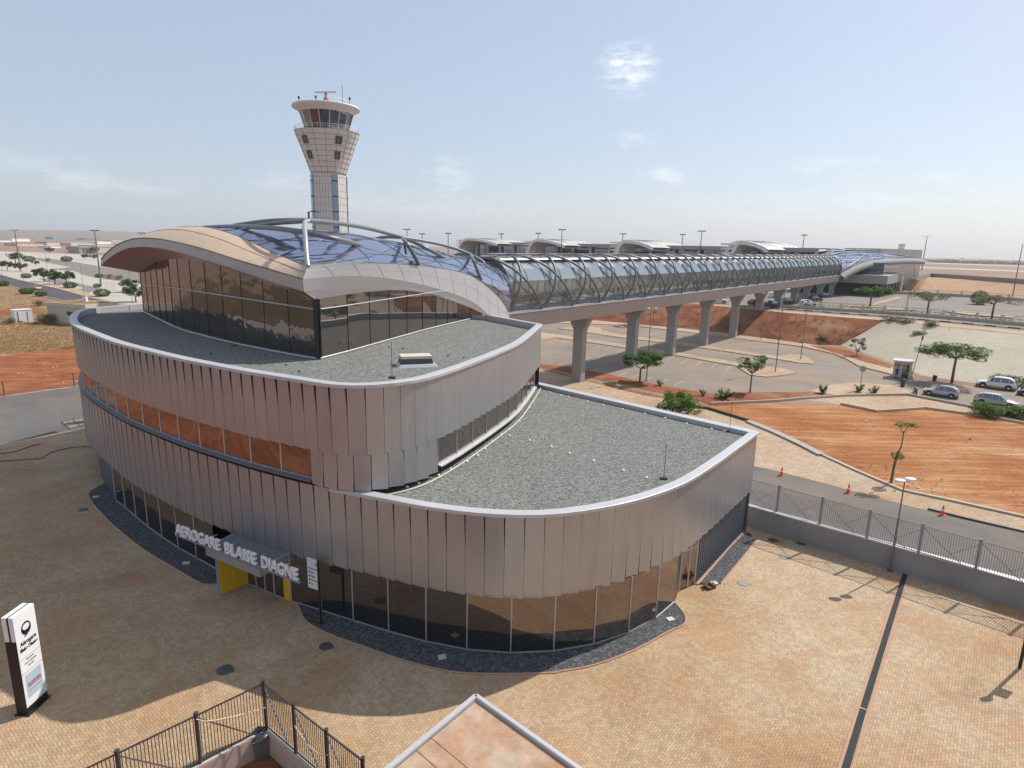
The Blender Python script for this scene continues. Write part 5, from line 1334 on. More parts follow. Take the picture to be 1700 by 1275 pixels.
def make_cactus(name, r, h, seed, n):
    rng = random.Random(seed); root = thing(name, 'plant', 'plant'); mb = MB(); tb = MB()
    for k in range(n):
        a = rng.uniform(0, 6.28); t = rng.uniform(.35, 1); e = np.array([r*t*math.cos(a), r*t*math.sin(a), h*rng.uniform(.45, 1)*(1.15-t*.4)])
        tb.tube([(0, 0, -.03), tuple(e*.5+np.array([0, 0, .05])), tuple(e)], [.035, .03, .015], 5)
        for q in range(7):
            f = .35+.65*q/7; p = e*f; leaves(mb, p, (.12, .12, .12), 4, .15, rng)
    tb.build('stem', MAT['leaf_pale'], root, local=True); mb.build('foliage', MAT['leaf_pale'], root, local=True); return root
cb = make_cactus('milkweed_shrub', 1.5, 1.7, 31, 26); place(cb, 1203, 663, 'pale broad-leaved shrub on the soil bed beside the slender tree')
cs = make_cactus('milkweed_plant', .6, 1.3, 32, 7)
for i, (x, y, s_, lb) in enumerate([(1167, 658, .9, 'small pale milkweed plant left of the broad shrub'), (1095, 641, .9, 'pale milkweed plant near the umbrella-crowned tree'), (1365, 654, 1.3, 'pale upright milkweed plant left in the soil bed by the car road'),
                                    (1425, 652, 1.2, 'brownish milkweed plant below the round road sign'), (1450, 655, 1.15, 'pale milkweed plant right in the soil bed by the car road'), (1337, 566, 1.1, 'tiny green plant at the foot of the earth embankment')]):
    if i == 0: place(cs, x, y, lb, scale=s_)
    else: dup(cs, G(x, y), i*1.1, s_, lb)
eb = make_bush('scrub_bush', 2.1, 2.0, 23, 1500, 'leaf_dry', .14, 10)
place(eb, 0, 0, 'larger grey-green scrub bush at the top of the embankment, left of two', p=tuple(on_slope(1477, 538)))
for i, (x, y, s_, lb) in enumerate([(1501, 540, .85, 'smaller grey-green scrub bush at the top of the embankment, right of two'), (1543, 544, .8, 'upright green shrub beside the upper footway and the paved lot'), (1528, 560, .7, 'yellowish shrub on the earth bank beside the paved lot'),
                                    (1366, 567, .7, 'grey tuft of scrub at the embankment foot'), (1425, 545, .9, 'low green scrub patch on the middle of the embankment')]):
    p = on_slope(x, y) if i < 3 else G(x, y, .4 if i == 3 else 2.2); dup(eb, tuple(p), i*1.7, s_, lb)
hg = thing('parking_hedge', 'long low green hedge behind the roadside wall on the embankment', 'hedge', G(1330, 512, ZP)); mb = MB(); rng = random.Random(5)
hp = [np.array(G(x, y, ZP)) for x, y in [(1335, 510.5), (1400, 515.5), (1468, 519), (1577, 527.5), (1700, 539), (1760, 546)]]
for c in resample(hp, step=1.3): leaves(mb, c+np.array([.4, .8, .55]), (1., .7, .55), 46, .2, rng)
mb.build('foliage', MAT['leaf'], hg)
ball = make_bush('clipped_ball_bush', 1.5, 2.6, 24, 1500, 'leaf_dark', .16, 6, True); place(ball, 1482, 487.5, 'clipped round dark bush in front of the far station, left of two', ZP, scale=1.1)
dup(ball, G(1492, 484.5, ZP), 1, 1.15, 'clipped round dark bush in front of the far station, right of two')
dup(ball, G(1625, 506, ZP), 2, 1.5, 'layered dark green clipped bush in the far car park')
# left background trees
bt2 = make_tree('spreading_tree', 5.6, 4.0, 3.6, 41, 3600, 'leaf_dark', .26, False, .2, 26)
LT_ = [(73.7, 467.8, 1.0, 'left one of three spreading trees beside the taxi road'), (91.7, 471.7, .85, 'middle one of three spreading trees beside the taxi road'), (111, 471.7, .9, 'right one of three spreading trees beside the taxi road'),
       (225.8, 501.5, .85, 'green tree right beside the glass hall on the left'), (12.5, 449, .9, 'spreading tree at the left picture edge beyond the taxi road'), (34, 451, .8, 'low spreading tree second from the left picture edge'),
       (26, 437, 1.25, 'dark spreading tree behind the left tall floodlight mast'), (60, 441, .55, 'thin small tree on pale paving left of the three spreading trees'), (119, 420, 1.2, 'tree before the far grey block'), (157, 421, 1.3, 'tree just right of the far grey block'), (83, 421, 1.1, 'lone distant tree left of the far grey block'),
       (141, 431, .8, 'small flat tree on pale paving, left of a close pair'), (157, 432, .8, 'small flat tree on pale paving, right of a close pair'), (218, 485, .8, 'tree behind the white slatted fence bay')]
for i, (x, y, s_, lb) in enumerate(LT_):
    if i == 0: place(bt2, x, y, lb, scale=s_)
    else: dup(bt2, G(x, y), i*1.3, s_, lb)
gb = make_bush('dome_bush', 2.0, 1.9, 42, 1500, 'leaf', .2, 6, True)
for i, (x, y, s_, lb) in enumerate([(44, 461.5, 1., 'clipped dome hedge bush beside the taxi road near the left mast'), (117, 478, 1.1, 'clipped dome bush under the right spreading tree'), (170, 492, 1.15, 'largest bright clipped dome bush right of the taxi road'), (5, 475, 1., 'round bush at the left picture edge beside the road'),
                                    (44.7, 488, 1., 'round bush on the near road verge behind the cream substation'), (69, 492, .8, 'low round bush touching the cream substation roof'), (165, 461, .9, 'round bush right at the foot of the right floodlight mast'), (111, 434, 1.9, 'round bush on the far pale paving'), (48.6, 434, 1.9, 'wide bush behind the left mast on pale paving'), (162, 477, .7, 'small brown-green bush above the bright dome bush')]):
    if i == 0: place(gb, x, y, lb, scale=s_)
    else: dup(gb, G(x, y), i, s_, lb)
db_ = make_bush('dry_bush', 2.2, 2.6, 43, 1100, 'straw', .2, 9)
for i, (x, y, s_, lb) in enumerate([(181, 463, .9, 'straw-coloured bush right of the mast, left of two'), (197, 465, .9, 'straw-coloured bush right of the mast, right of two'), (80, 434, 1., 'tan bush by the left car park edge')]):
    if i == 0: place(db_, x, y, lb, scale=s_)
    else: dup(db_, G(x, y), i, s_, lb)
vb = make_bush('wild_shrub', 2.2, 2.4, 44, 2200, 'leaf_dry', .13, 14); place(vb, 76, 538, 'wild olive-brown shrub between the white cabin and the cream substation')
dup(vb, G(64, 508), 1, .7, 'small green shrub against the cream substation wall'); dup(vb, G(17, 538), 1, .6, 'dark low shrub left of the white cabin')
# dry grass: one mass
mb = MB(); rng = random.Random(8); poly = [G2(-60, 592), G2(126, 578), G2(250, 560), G2(250, 520), G2(149, 512), G2(60, 492), G2(0, 475), G2(-60, 470)]
def inside(p, q):
    c = False; n = len(q)
    for i in range(n):
        a, b = q[i], q[i-1]
        if (a[1] > p[1]) != (b[1] > p[1]) and p[0] < (b[0]-a[0])*(p[1]-a[1])/(b[1]-a[1])+a[0]: c = not c
    return c
cnt = 0
while cnt < 5200:
    x, y = rng.uniform(-5, 250), rng.uniform(480, 590); p = G(x, y)
    if not inside(p, poly): continue
    if rng.random() > .35+.65*((y-480)/100): continue
    cnt += 1; s_ = rng.uniform(.15, .55); a = rng.uniform(0, 6.28)
    for k in range(3):
        a += 2.; t = (p[0]+math.cos(a)*s_*.9, p[1]+math.sin(a)*s_*.9, s_*rng.uniform(.6, 1.2)); w = (.05*math.sin(a), -.05*math.cos(a))
        mb.add([(p[0]-w[0], p[1]-w[1], 0), (p[0]+w[0], p[1]+w[1], 0), t], [(0, 1, 2)])
g_ = mb.build('dry_grass', MAT['straw']); tag(g_, 'dry straw-coloured grass on the waste ground left of the station', 'grass', None, 'stuff')
# scattered weeds
mb = MB(); rng = random.Random(14); cnt = 0
while cnt < 230:
    x = rng.uniform(1150, 1560); y = rng.uniform(506, 572); t_ = rng.random()
    i = rng.randrange(8, 59); k = rng.random(); p = toeR[i]*(1-k)+UR[i]*k; z = ZP*(k**.9); q = P((p[0], p[1], z)); cnt += 1
    s_ = rng.uniform(.25, .8); leaves(mb, (p[0], p[1], z+s_*.25), (s_, s_, s_*.45), 16, .13, rng)
for i in range(70):
    a = kerbl[rng.randrange(2, 13)]; x = a[0]+rng.uniform(-20, 60); y = a[1]-rng.uniform(-2, 10); g = G(x, y); s_ = rng.uniform(.08, .22); leaves(mb, (g[0], g[1], .08), (s_, s_, s_*.5), 9, .06, rng)
g_ = mb.build('weeds', MAT['leaf_dry']); tag(g_, 'scattered weeds on the red embankment and along the kerbs', 'weeds', None, 'stuff')
mb = MB()
for i in range(420):
    x = rng.uniform(1150, 1720); y = rng.uniform(672, 850)
    yk = interp(x, kerbl); yt = interp(x, sorted(sand_top))
    if not (yt+3 < y < yk-3): continue
    g = G(x, y); s_ = rng.uniform(.03, .09); mb.ell((g[0], g[1], s_*.3), (s_, s_*.8, s_*.6), 6)
g_ = mb.build('pebbles', MAT['brickedge']); tag(g_, 'loose pebbles strewn over the orange sand lot', 'pebbles', None, 'stuff')
# distant tree line on the horizon
mb = MB(); rng = random.Random(10)
for i in range(260):
    x = rng.uniform(1490, 1760); d = 1350; r = ray(x, 420); q = CP+r*(d/r[1]); s_ = rng.uniform(3, 7)*(1.7 if rng.random() < .08 else 1)
    leaves(mb, (q[0], q[1]+rng.uniform(-40, 40), ZP+s_*.4), (s_*1.5, s_*1.5, s_*.7), 16, 2.6, rng)
g_ = mb.build('distant_tree_belt', MAT['leaf_dry']); tag(g_, 'thin belt of trees on the right horizon', 'trees', None, 'stuff')

# ================================================================== VEHICLES
def car_proto(name, label, paint, L=4.1, Wd=1.7, Hh=1.45, suv=False, sedan=False):
    root = thing(name, label, 'car'); hw_ = Wd/2; k = L/4.1; hb_ = Hh*.60
    z0 = .22 if not suv else .28
    # stations: x, belt height, top height, half width at the belt, half width of the top
    st = [(-2.05, .55, .60, .72, .68), (-1.98, hb_, hb_+.02, .80, .70), (-1.70, hb_+.02, hb_+(.34 if not sedan else .05), .84, .62), (-1.25, hb_, Hh-.04, .85, .58), (-.4, hb_-.01, Hh, .85, .58), (.25, hb_-.02, Hh-.05, .85, .57), (.95, hb_-.04, hb_+.0, .84, .66), (1.6, hb_-.16, hb_-.14, .82, .62), (1.98, .55, .58, .74, .55), (2.05, .42, .45, .70, .5)]
    rows = []
    for x, zb, zt, wb, wt_ in st:
        wb *= hw_/.85; wt_ *= hw_/.85; x *= k
        rows.append([(x, -wb*.93, z0), (x, -wb, z0+.22), (x, -wb, (z0+zb)/2+.1), (x, -wb*.98, zb), (x, -wt_, zt), (x, 0, zt+.03), (x, wt_, zt), (x, wb*.98, zb), (x, wb, (z0+zb)/2+.1), (x, wb, z0+.22), (x, wb*.93, z0)])
    body = MB(); win = MB()
    for i in range(len(rows)-1):
        for j in range(10):
            q = [rows[i][j], rows[i][j+1], rows[i+1][j+1], rows[i+1][j]]
            cabin = 2 <= i <= 5
            side = j in (3, 6) and cabin; fr_ = j in (4, 5) and (i == 5 or i == 1)
            (win if (side or fr_) else body).add(q, [(3, 2, 1, 0)], 0, not (side or fr_))
    body.add(rows[0], [tuple(range(11))]); body.add(rows[-1], [tuple(range(11))[::-1]])
    body.quad(rows[0][0], rows[0][10], rows[-1][10], rows[-1][0])
    for j, sg in ((4, -1), (6, 1)):
        for i in (2, 3, 4, 5, 6): a = rows[i][3 if sg < 0 else 7]; b = rows[i][j]; body.bar(a, b, .06)
    bo = body.build('body', MAT[paint], root, local=True); win.build('windows', MAT['carglass'], root, local=True)
    m = MB()
    for x in (-1.27*k, 1.3*k):
        for sg in (1, -1): m.lathe((0, 0, 0), [(0, 0)], 3) if 0 else None
    arch = MB()
    for x in (-1.27*k, 1.3*k):
        for sg in (1, -1):
            R = .32 if not suv else .37; t = MB(); n = 16; c = (x, sg*(hw_-.1), R)
            prof = [(R*.62, -.11), (R*.98, -.1), (R, -.06), (R, .06), (R*.98, .1), (R*.62, .11)]
            vs = []
            for r_, dy in prof:
                for q in range(n): a = 2*math.pi*q/n; vs.append((c[0]+r_*math.cos(a), c[1]+dy*sg, c[2]+r_*math.sin(a)))
            t.add(vs, [(i*n+q, i*n+(q+1) % n, (i+1)*n+(q+1) % n, (i+1)*n+q) for i in range(5) for q in range(n)], 0, True); w = t.build('wheel', MAT['tyre'], root, local=True)
            h = MB(); vs = [(c[0]+R*.64*math.cos(2*math.pi*q/n), c[1]+.09*sg, c[2]+R*.64*math.sin(2*math.pi*q/n)) for q in range(n)]+[(c[0], c[1]+.12*sg, c[2])]
            h.add(vs, [(q, (q+1) % n, n) for q in range(n)]); h.build('rim', MAT['chrome'], w, local=True)
            vs = [(c[0]+(R+.07)*math.cos(math.pi*q/8), sg*(hw_+.005), c[2]+(R+.07)*math.sin(math.pi*q/8)) for q in range(9)]; arch.add(vs, [tuple(range(9))]); arch.build('wheel_arch', MAT['black'], root, local=True); arch = MB()
    for sg in (1, -1):
        m = MB(); m.ell((1.92*k, sg*hw_*.68, hb_-.22), (.12, .2, .09)); m.build('headlight', MAT['lampglass'], root, local=True)
        m = MB(); m.ell((-1.98*k, sg*hw_*.8, hb_-.02), (.08, .12, .14)); m.build('tail_light', MAT['red'], root, local=True)
        m = MB(); m.ell((.72*k, sg*(hw_+.08), hb_+.05), (.08, .12, .08)); m.build('mirror', MAT[paint], root, local=True)
    m = MB(); m.box((0, 0, .34), (4.02*k, Wd*.96, .16)); m.build('bumper', MAT['darkmetal'], root, local=True)
    return root
def road_dir(pa, pb, z=0.): a = np.array(G2(*pa, z)); b = np.array(G2(*pb, z)); return math.atan2(b[1]-a[1], b[0]-a[0])
rdir = road_dir((1540, 655), (1600, 664))
cA = car_proto('silver_hatchback', 'silver two-door hatchback parked by the guard booth, facing left', 'car_silver', 3.95, 1.68, 1.45)
cA.location = G(1562, 657.5); cA.rotation_euler = (0, 0, rdir+math.pi)
cB = car_proto('white_suv', 'white sport utility car parked across the road in front of the hedge', 'car_white', 4.6, 1.85, 1.68, suv=True)
cB.location = G(1653, 644.5); cB.rotation_euler = (0, 0, rdir+math.pi+.03)
cC = car_proto('silver_sedan', 'silver car facing right behind the roadside bush', 'car_silver', 4.5, 1.75, 1.46)
cC.location = G(1653, 673); cC.rotation_euler = (0, 0, rdir)
cD = car_proto('dark_red_car', 'dark maroon car cut off by the right picture edge', 'car_red', 4.3, 1.75, 1.5); cD.location = G(1722, 659); cD.rotation_euler = (0, 0, rdir+math.pi)
cT = car_proto('yellow_taxi', 'yellow taxi driving on the dark road at far left', 'car_yellow', 4.3, 1.7, 1.45); cT.location = G(62.5, 480.5, .04); cT.rotation_euler = (0, 0, road_dir((40, 473), (90, 486)))
dr_ = road_dir((1290, 503), (1400, 510), ZP)
cE = car_proto('dark_car', 'dark car parked under the bridge', 'car_dark', 4.3, 1.75, 1.5)
for i, (x, y, pr, lb, rz) in enumerate([(1283, 509, 'd', 'dark car parked between the sixth and seventh bridge piers', 1.2), (1308, 504, 'd', 'dark car just right of the seventh bridge pier', 1.0), (1353, 500, 'd', 'dark car parked in deep shade under the far end of the footbridge', .9),
                                    (1253, 506, 'r', 'maroon car near the sixth bridge pier, partly behind the road wall', 1.2), (1286, 494, 'w', 'white van-like car at the back between the sixth and seventh piers', 1.1), (1340, 508, 'w', 'white car parked in sunlight right of the eighth bridge pier', .9), (1192, 503, 'w', 'white-bonneted car on the embankment road beside the fifth pier', .2), (1369, 494, 'd', 'farthest dark car beneath the bridge', .9)]):
    src = {'d': cE, 'r': cD, 'w': cB}[pr]; loc = G(x, y, ZP+.1)
    if i == 0: cE.location = loc; cE.rotation_euler = (0, 0, dr_+rz); cE['label'] = lb
    else: dup(src, loc, dr_+rz, None, lb)
# scooter
g0 = np.array(G(1519, 654)); sx, sy = math.cos(1.2), math.sin(1.2)
sc_t = thing('scooter', 'parked motor scooter with pale front shield beside the silver hatchback', 'scooter', tuple(g0))
def sp(a, b, z): return (g0[0]+a*sx-b*sy, g0[1]+a*sy+b*sx, z)
for a in (-.6, .65):
    m = MB(); pts = [sp(a+.24*math.cos(t*math.pi/8), 0, .27+.24*math.sin(t*math.pi/8)) for t in range(17)]; m.tube(pts, .06, 6); m.build('wheel', MAT['tyre'], sc_t)
m = MB(); m.tube([sp(-.75, 0, .62), sp(-.3, 0, .72), sp(-.05, 0, .45), sp(.25, 0, .32), sp(.42, 0, .6), sp(.5, 0, .98)], [.1, .19, .17, .14, .13, .08], 8); m.build('body', MAT['car_dark'], sc_t)
m = MB(); m.ell(sp(.52, 0, .72), (.2, .22, .3)); m.build('front_shield', MAT['car_silver'], sc_t)
m = MB(); m.ell(sp(-.4, 0, .84), (.34, .15, .07)); m.build('saddle', MAT['black'], sc_t)
m = MB(); m.tube([sp(.4, -.33, 1.05), sp(.5, 0, 1.02), sp(.4, .33, 1.05)], .025, 5); m.build('handlebar', MAT['black'], sc_t)

# ================================================================== BOOTH, PERSON, BARRIER
bo0 = np.array(G2(1486, 627)); bo1 = np.array(G2(1503, 629)); bd = (bo1-bo0)/np.linalg.norm(bo1-bo0); bn = np.array([-bd[1], bd[0]])
bt_ = thing('guard_booth', 'small white guard booth with glazed door at the car park entrance', 'booth', (*bo0, 0))
def bq(u, v): q = bo0+bd*u+bn*v; return (q[0], q[1])
m = MB(); m.prism([bq(-.4, 0), bq(1.9, 0), bq(1.9, 2.2), bq(-.4, 2.2)], .1, 2.5); m.build('booth_body', MAT['cream'], bt_)
m = MB(); m.prism([bq(-.6, -.25), bq(2.1, -.25), bq(2.1, 2.4), bq(-.6, 2.4)], 2.5, 2.66); m.build('roof', MAT['coping'], bt_)
m = MB(); m.prism([bq(.75, -.03), bq(1.6, -.03), bq(1.6, .02), bq(.75, .02)], .15, 2.15); dd_ = m.build('door', MAT['glass'], bt_)
m = MB(); m.prism([bq(-.3, -.03), bq(.5, -.03), bq(.5, .02), bq(-.3, .02)], 1.75, 2.2); m.build('window', MAT['glass'], bt_)
m = MB(); m.bar((*bq(1.88, 1.1), 1.2), (*bq(1.95, 1.1), 1.2), .9, .9); m.build('side_window', MAT['screen'], bt_)
# person in blue
pg = np.array(G(1487.5, 629)); 
def skin_person(name, pos, face, label, cloth):
    root = thing(name, label, 'person', tuple(pos), rz=face)
    J = [(0, 0, .95), (0, 0, 1.15), (0, 0, 1.38), (0, 0, 1.50), (.02, 0, 1.60), (.02, 0, 1.70), (0, .2, 1.42), (.06, .27, 1.14), (.22, .22, .96), (0, -.2, 1.42), (.2, -.24, 1.3), (.42, -.18, 1.36), (0, .1, .9), (.03, .12, .48), (-.02, .13, .06), (.14, .14, .03), (0, -.1, .9), (.01, -.12, .48), (-.03, -.13, .06), (.13, -.14, .03)]
    R = [.15, .14, .15, .055, .085, .09, .06, .045, .03, .06, .045, .03, .095, .06, .045, .04, .095, .06, .045, .04]
    E_ = [(0, 1), (1, 2), (2, 3), (3, 4), (4, 5), (2, 6), (6, 7), (7, 8), (2, 9), (9, 10), (10, 11), (0, 12), (12, 13), (13, 14), (14, 15), (0, 16), (16, 17), (17, 18), (18, 19)]
    me = bpy.data.meshes.new('body'); me.from_pydata(J, E_, []); me.materials.append(MAT[cloth])
    o = bpy.data.objects.new('body', me); COL.objects.link(o); o.parent = root; md = o.modifiers.new('s', 'SKIN'); md.use_smooth_shade = True
    if not me.skin_vertices: bpy.context.view_layer.update()
    for i, r in enumerate(R): me.skin_vertices[0].data[i].radius = (r, r); me.skin_vertices[0].data[i].use_root = (i == 0)
    o.modifiers.new('d', 'SUBSURF').levels = 1; o.modifiers['d'].render_levels = 2
    m = MB(); m.ell((.03, 0, 1.66), (.098, .082, .13)); m.ell((.13, 0, 1.65), (.02, .018, .028))
    for sg in (1, -1): m.ell((.02, .083*sg, 1.66), (.02, .012, .03))
    m.build('head', MAT['skin'], root, local=True)
    m = MB(); m.ell((.0, 0, 1.71), (.105, .09, .1)); m.build('hair', MAT['black'], root, local=True)
    for i, sg in ((8, 1), (11, -1)):
        m = MB(); h = J[i]; d = (1, 0, -.3) if sg > 0 else (1, 0, .1)
        m.ell((h[0]+.04, h[1], h[2]), (.05, .04, .025))
        for k in range(4): m.tube([(h[0]+.06, h[1]+(k-1.5)*.02, h[2]), (h[0]+.11, h[1]+(k-1.5)*.022, h[2]-.01), (h[0]+.135+.01*(k in (1, 2)), h[1]+(k-1.5)*.022, h[2]-.035)], .009, 5)
        m.tube([(h[0]+.03, h[1]-.035*sg, h[2]), (h[0]+.07, h[1]-.06*sg, h[2])], .01, 5); m.build('hand', MAT['skin'], root, local=True)
    return root
skin_person('person', pg, math.atan2(bn[1], bn[0]), 'person in blue overalls standing at the booth front, reaching to its wall', 'blue')
def bin_(name, x, y, label, mt='darkmetal', h=1.1, r=.3, z=0.):
    g = G(x, y, z); t = thing(name, label, 'bin', g); m = MB(); m.lathe(g, [(r*.8, 0), (r, h*.85), (r*1.05, h*.87), (r*.9, h*.9)], 12); m.build('bin_body', MAT[mt], t)
    m = MB(); m.lathe(g, [(r*1.02, h*.86), (r*.9, h), (0, h*1.04)], 12); m.build('lid', MAT['black'], t); return t
bin_('rubbish_bin', 1509, 627, 'dark bin standing right beside the guard booth')
bin_('rubbish_bin', 1498, 642, 'dark red-topped bin on the near kerb by the scooter')
bin_('rubbish_bin', 1551, 632, 'small dark box bin under the flat-topped acacia', h=.8)
gb_ = G(434, 1252, -.85); t = thing('courtyard_bin', 'grey plastic bin lined with a black bag in the fenced corner', 'bin', gb_)
m = MB(); m.box((gb_[0], gb_[1], gb_[2]+.42), (.5, .5, .84), .6, taper=1.25); m.build('bin_body', plain('grey_plastic', (.16, .155, .14), .6), t)
m = MB(); rng = random.Random(2); prof = []
m.ell((gb_[0], gb_[1], gb_[2]+.86), (.39, .39, .13)); me_ = m; m2 = MB(); m2.v = [(x+rng.uniform(-.03, .03), y+rng.uniform(-.03, .03), z+rng.uniform(-.04, .04)) for x, y, z in m.v]; m2.f = m.f; m2.m = m.m; m2.smooth = m.smooth; m2.build('bag_liner', m_glass('glossy_black_plastic', (.8, .8, .8), refl=.08, rough=.2), t)
g = G(1512, 630); ba_ = thing('radio_mast', 'thin leaning antenna mast with small box beside the guard booth', 'mast', g); m = MB(); m.tube([g, (g[0]+1.0, g[1]+.2, 7.6)], .05, 5); m.build('pole', MAT['pipe'], ba_); m = MB(); m.box((g[0]+.86, g[1]+.2, 6.2), (.16, .16, .6)); m.build('box', MAT['darkmetal'], ba_)
m = MB(); m.box((g[0], g[1], .25), (.5, .5, .5), taper=.5); m.build('foot', MAT['concrete'], ba_)
g = G(1427, 650); rs = thing('round_road_sign', 'round grey road sign seen from behind by the car road', 'sign', g); m = MB(); m.tube([g, (g[0], g[1], 3.0)], .04, 6); m.build('post', MAT['pipe'], rs)
m = MB(); m.tube([(g[0], g[1]-.03, 3.1), (g[0], g[1]+.0, 3.1)], .42, 16); m.build('disc', MAT['concrete'], rs)

# ================================================================== LAMPS AND MASTS
def lamp(x, y, ytop, label, z=0., heads=2, r=.07, name='street_lamp', group=None, arm=.55, zb=None, head_mt='coping'):
    g = G(x, y, z); h = hat(g, ytop); t = thing(name, label, 'street lamp', g, group); m = MB(); m.tube([g, (g[0], g[1], h)], r, 8, r2=r*.55); m.build('pole', MAT['pipe'], t)
    for k in range(heads):
        a = rad(20)+math.pi*k; dx, dy = math.cos(a), math.sin(a)
        if name == 'floodlight_mast': a = 2*math.pi*k/heads; dx, dy = math.cos(a), math.sin(a)
        m = MB(); m.tube([(g[0], g[1], h-.1), (g[0]+dx*arm*.6, g[1]+dy*arm*.6, h)], .03, 5); 
        if name == 'floodlight_mast': m.box((g[0]+dx*arm, g[1]+dy*arm, h), (.9, .7, .35), a)
        else: m.ell((g[0]+dx*arm, g[1]+dy*arm, h+.02), (.34, .22, .09))
        m.build('lamp_head', MAT[head_mt], t)
    m = MB(); m.lathe(g, [(r*2.4, 0), (r*2.4, .05), (r*1.2, .14)], 8); m.build('base', MAT['darkmetal'], t)
    return t
lamp(1477, 948, 797, 'slim street lamp with two flat white heads standing against the concrete wall on the plaza', head_mt='white', arm=.4, r=.06)
lamp(1287, 618.5, 480, 'tall grey lamp post on the near parking island', z=0, heads=1, r=.09)
lamp(1329, 597.5, 501, 'grey lamp post with pale head on the far parking island', heads=2, r=.08)
lamp(1262.5, 564.5, 487, 'lamp post at the embankment foot beside the sixth bridge pier', heads=2)
lamp(1073, 632, 512, 'lamp post behind the dense umbrella tree', heads=2, r=.08)
lamp(1084, 543, 511, 'short pale lamp post far behind the umbrella tree', heads=1)
for x, y, yt, lb in ((5.5, 468.6, 425, 'thin lamp post at the left picture edge'), (41, 481, 408, 'thin lamp post left of the yellow taxi'), (84.5, 490.5, 411, 'thin lamp post just above the cream substation'), (116, 479.6, 415, 'thin lamp post by the clipped dome bush'), (140, 492, 440, 'thin lamp post right of the cream substation roof'), (220, 504, 450, 'thin lamp post beside the glass hall corner')):
    lamp(x, y, yt, lb, heads=1, r=.06)
lamp(33.7, 448, 382, 'tall floodlight mast at far left', heads=4, r=.35, name='floodlight_mast', arm=1.4, head_mt='darkmetal')
lamp(167.5, 471.7, 382.5, 'tallest floodlight mast, left of the curved brown roof', heads=4, r=.3, name='floodlight_mast', arm=1.2, head_mt='darkmetal')
lamp(1503, 524, 462, 'lamp post beside the middle spreading tree', z=ZP, heads=1, r=.1)
lamp(1511, 492, 440, 'distant pale-headed lamp right of the far station roof', z=ZP, heads=1, r=.12)
lamp(1530, 449, 392, 'tall floodlight mast right of the far station', z=ZP, heads=6, r=.5, name='floodlight_mast', arm=2.8, head_mt='darkmetal')
lamp(1681, 492, 405, 'slim lamp post on the far sandy bank at the right edge', z=ZP+.5, heads=1, r=.18)
def far_mast(x, yt, d, big, label):
    r = ray(x, 410); q = CP+r*(d/r[1]); g = (q[0], q[1], ZP); h = hat(g, yt); t = thing('floodlight_mast', label, 'floodlight mast', g); w = d/430
    m = MB(); m.tube([g, (g[0], g[1], h)], .42*w, 6, r2=.25*w); m.build('pole', MAT['pipe'], t)
    m = MB()
    for k in range(6): a = k*math.pi/3; m.bar((g[0], g[1], h), (g[0]+1.7*w*big*math.cos(a), g[1]+1.7*w*big*math.sin(a), h+.2), .3*w); m.box((g[0]+1.8*w*big*math.cos(a), g[1]+1.8*w*big*math.sin(a), h+.1), (1.1*w, .8*w, .6*w), a)
    m.build('lamp_ring', MAT['darkmetal'], t)
for x, yt, d, b_, lb in [(932, 381.5, 330, 1.1, 'tall three-armed mast above the second terminal roof shell'), (1163, 384, 280, 1.2, 'tallest mast over the terminal between the third and fourth shells'), (1333, 390.5, 420, .8, 'mast above the right part of the terminal'), (1033, 388.5, 560, .9, 'mast just left of the third terminal shell'),
                         (1132, 389.5, 600, .8, 'thin mast right of the third terminal shell'), (893, 387.5, 560, .8, 'thin mast above the left side of the second shell'), (832, 388.5, 620, .7, 'thin mast above the first terminal shell'), (744, 387.5, 520, .9, 'mast left of the terminal, nearest to its end'), (701, 388.5, 600, .8, 'mast between two others left of the terminal'),
                         (676, 381, 420, 1.1, 'mast rising right of the vault top node'), (237, 387, 520, 1.0, 'far mast just left of the curved brown roof crest')]:
    far_mast(x, yt, d, b_, lb)
# lattice mast
r = ray(1495, 420); q = CP+r*(520/r[1]); g = (q[0], q[1], ZP); h0_ = hat(g, 404.5); lt = thing('lattice_mast', 'distant red and white lattice mast right of the far station', 'mast', g)
for part, z0_, z1_, mt in (('lower_section', ZP, (ZP+h0_)/2, 'white'), ('upper_section', (ZP+h0_)/2, h0_, 'concrete')):
    m = MB(); c4_ = [(g[0]+sx_*1.4, g[1]+sy_*1.4) for sx_, sy_ in ((-1, -1), (1, -1), (1, 1), (-1, 1))]
    for i in range(4):
        a, b = c4_[i], c4_[(i+1) % 4]; m.bar((*a, z0_), (*a, z1_), .3)
        n = 4
        for k in range(n): za = z0_+(z1_-z0_)*k/n; zb_ = z0_+(z1_-z0_)*(k+1)/n; m.bar((*a, za), (*b, zb_), .2); m.bar((*b, za), (*a, zb_), .2)
    m.build(part, MAT[mt], lt)
# black direction post at the right edge and entrance sign
g = G(1692.5, 1109); ds = thing('direction_post', 'black direction post cut off by the right picture edge', 'sign', g); m = MB(); m.tube([g, (g[0]+.0, g[1], 3.6)], .07, 8); m.build('post', MAT['black'], ds)
m = MB(); m.box((g[0]+.35, g[1], 3.1), (.55, .06, .75), -.6); m.build('sign_board', MAT['white'], ds); m = MB(); m.tube([(g[0], g[1]-.04, 3.85), (g[0], g[1]+.04, 3.85)], .25, 14); m.build('round_sign', MAT['white'], ds)
g = np.array(G(533, 1036)); ps = thing('wayfinding_sign', 'white wayfinding board on a slim black post in the dark gravel', 'sign', tuple(g)); hp_ = hat(g, 930)
m = MB(); m.tube([tuple(g), (g[0], g[1], hp_)], .06, 8); m.lathe(tuple(g), [(.16, 0), (.16, .04), (.07, .08)], 10); m.build('post', MAT['black'], ps)
sv = np.array([-math.cos(rad(27)), math.sin(rad(27))]); zt_s, zb_s = hp_-.05, hp_-1.6
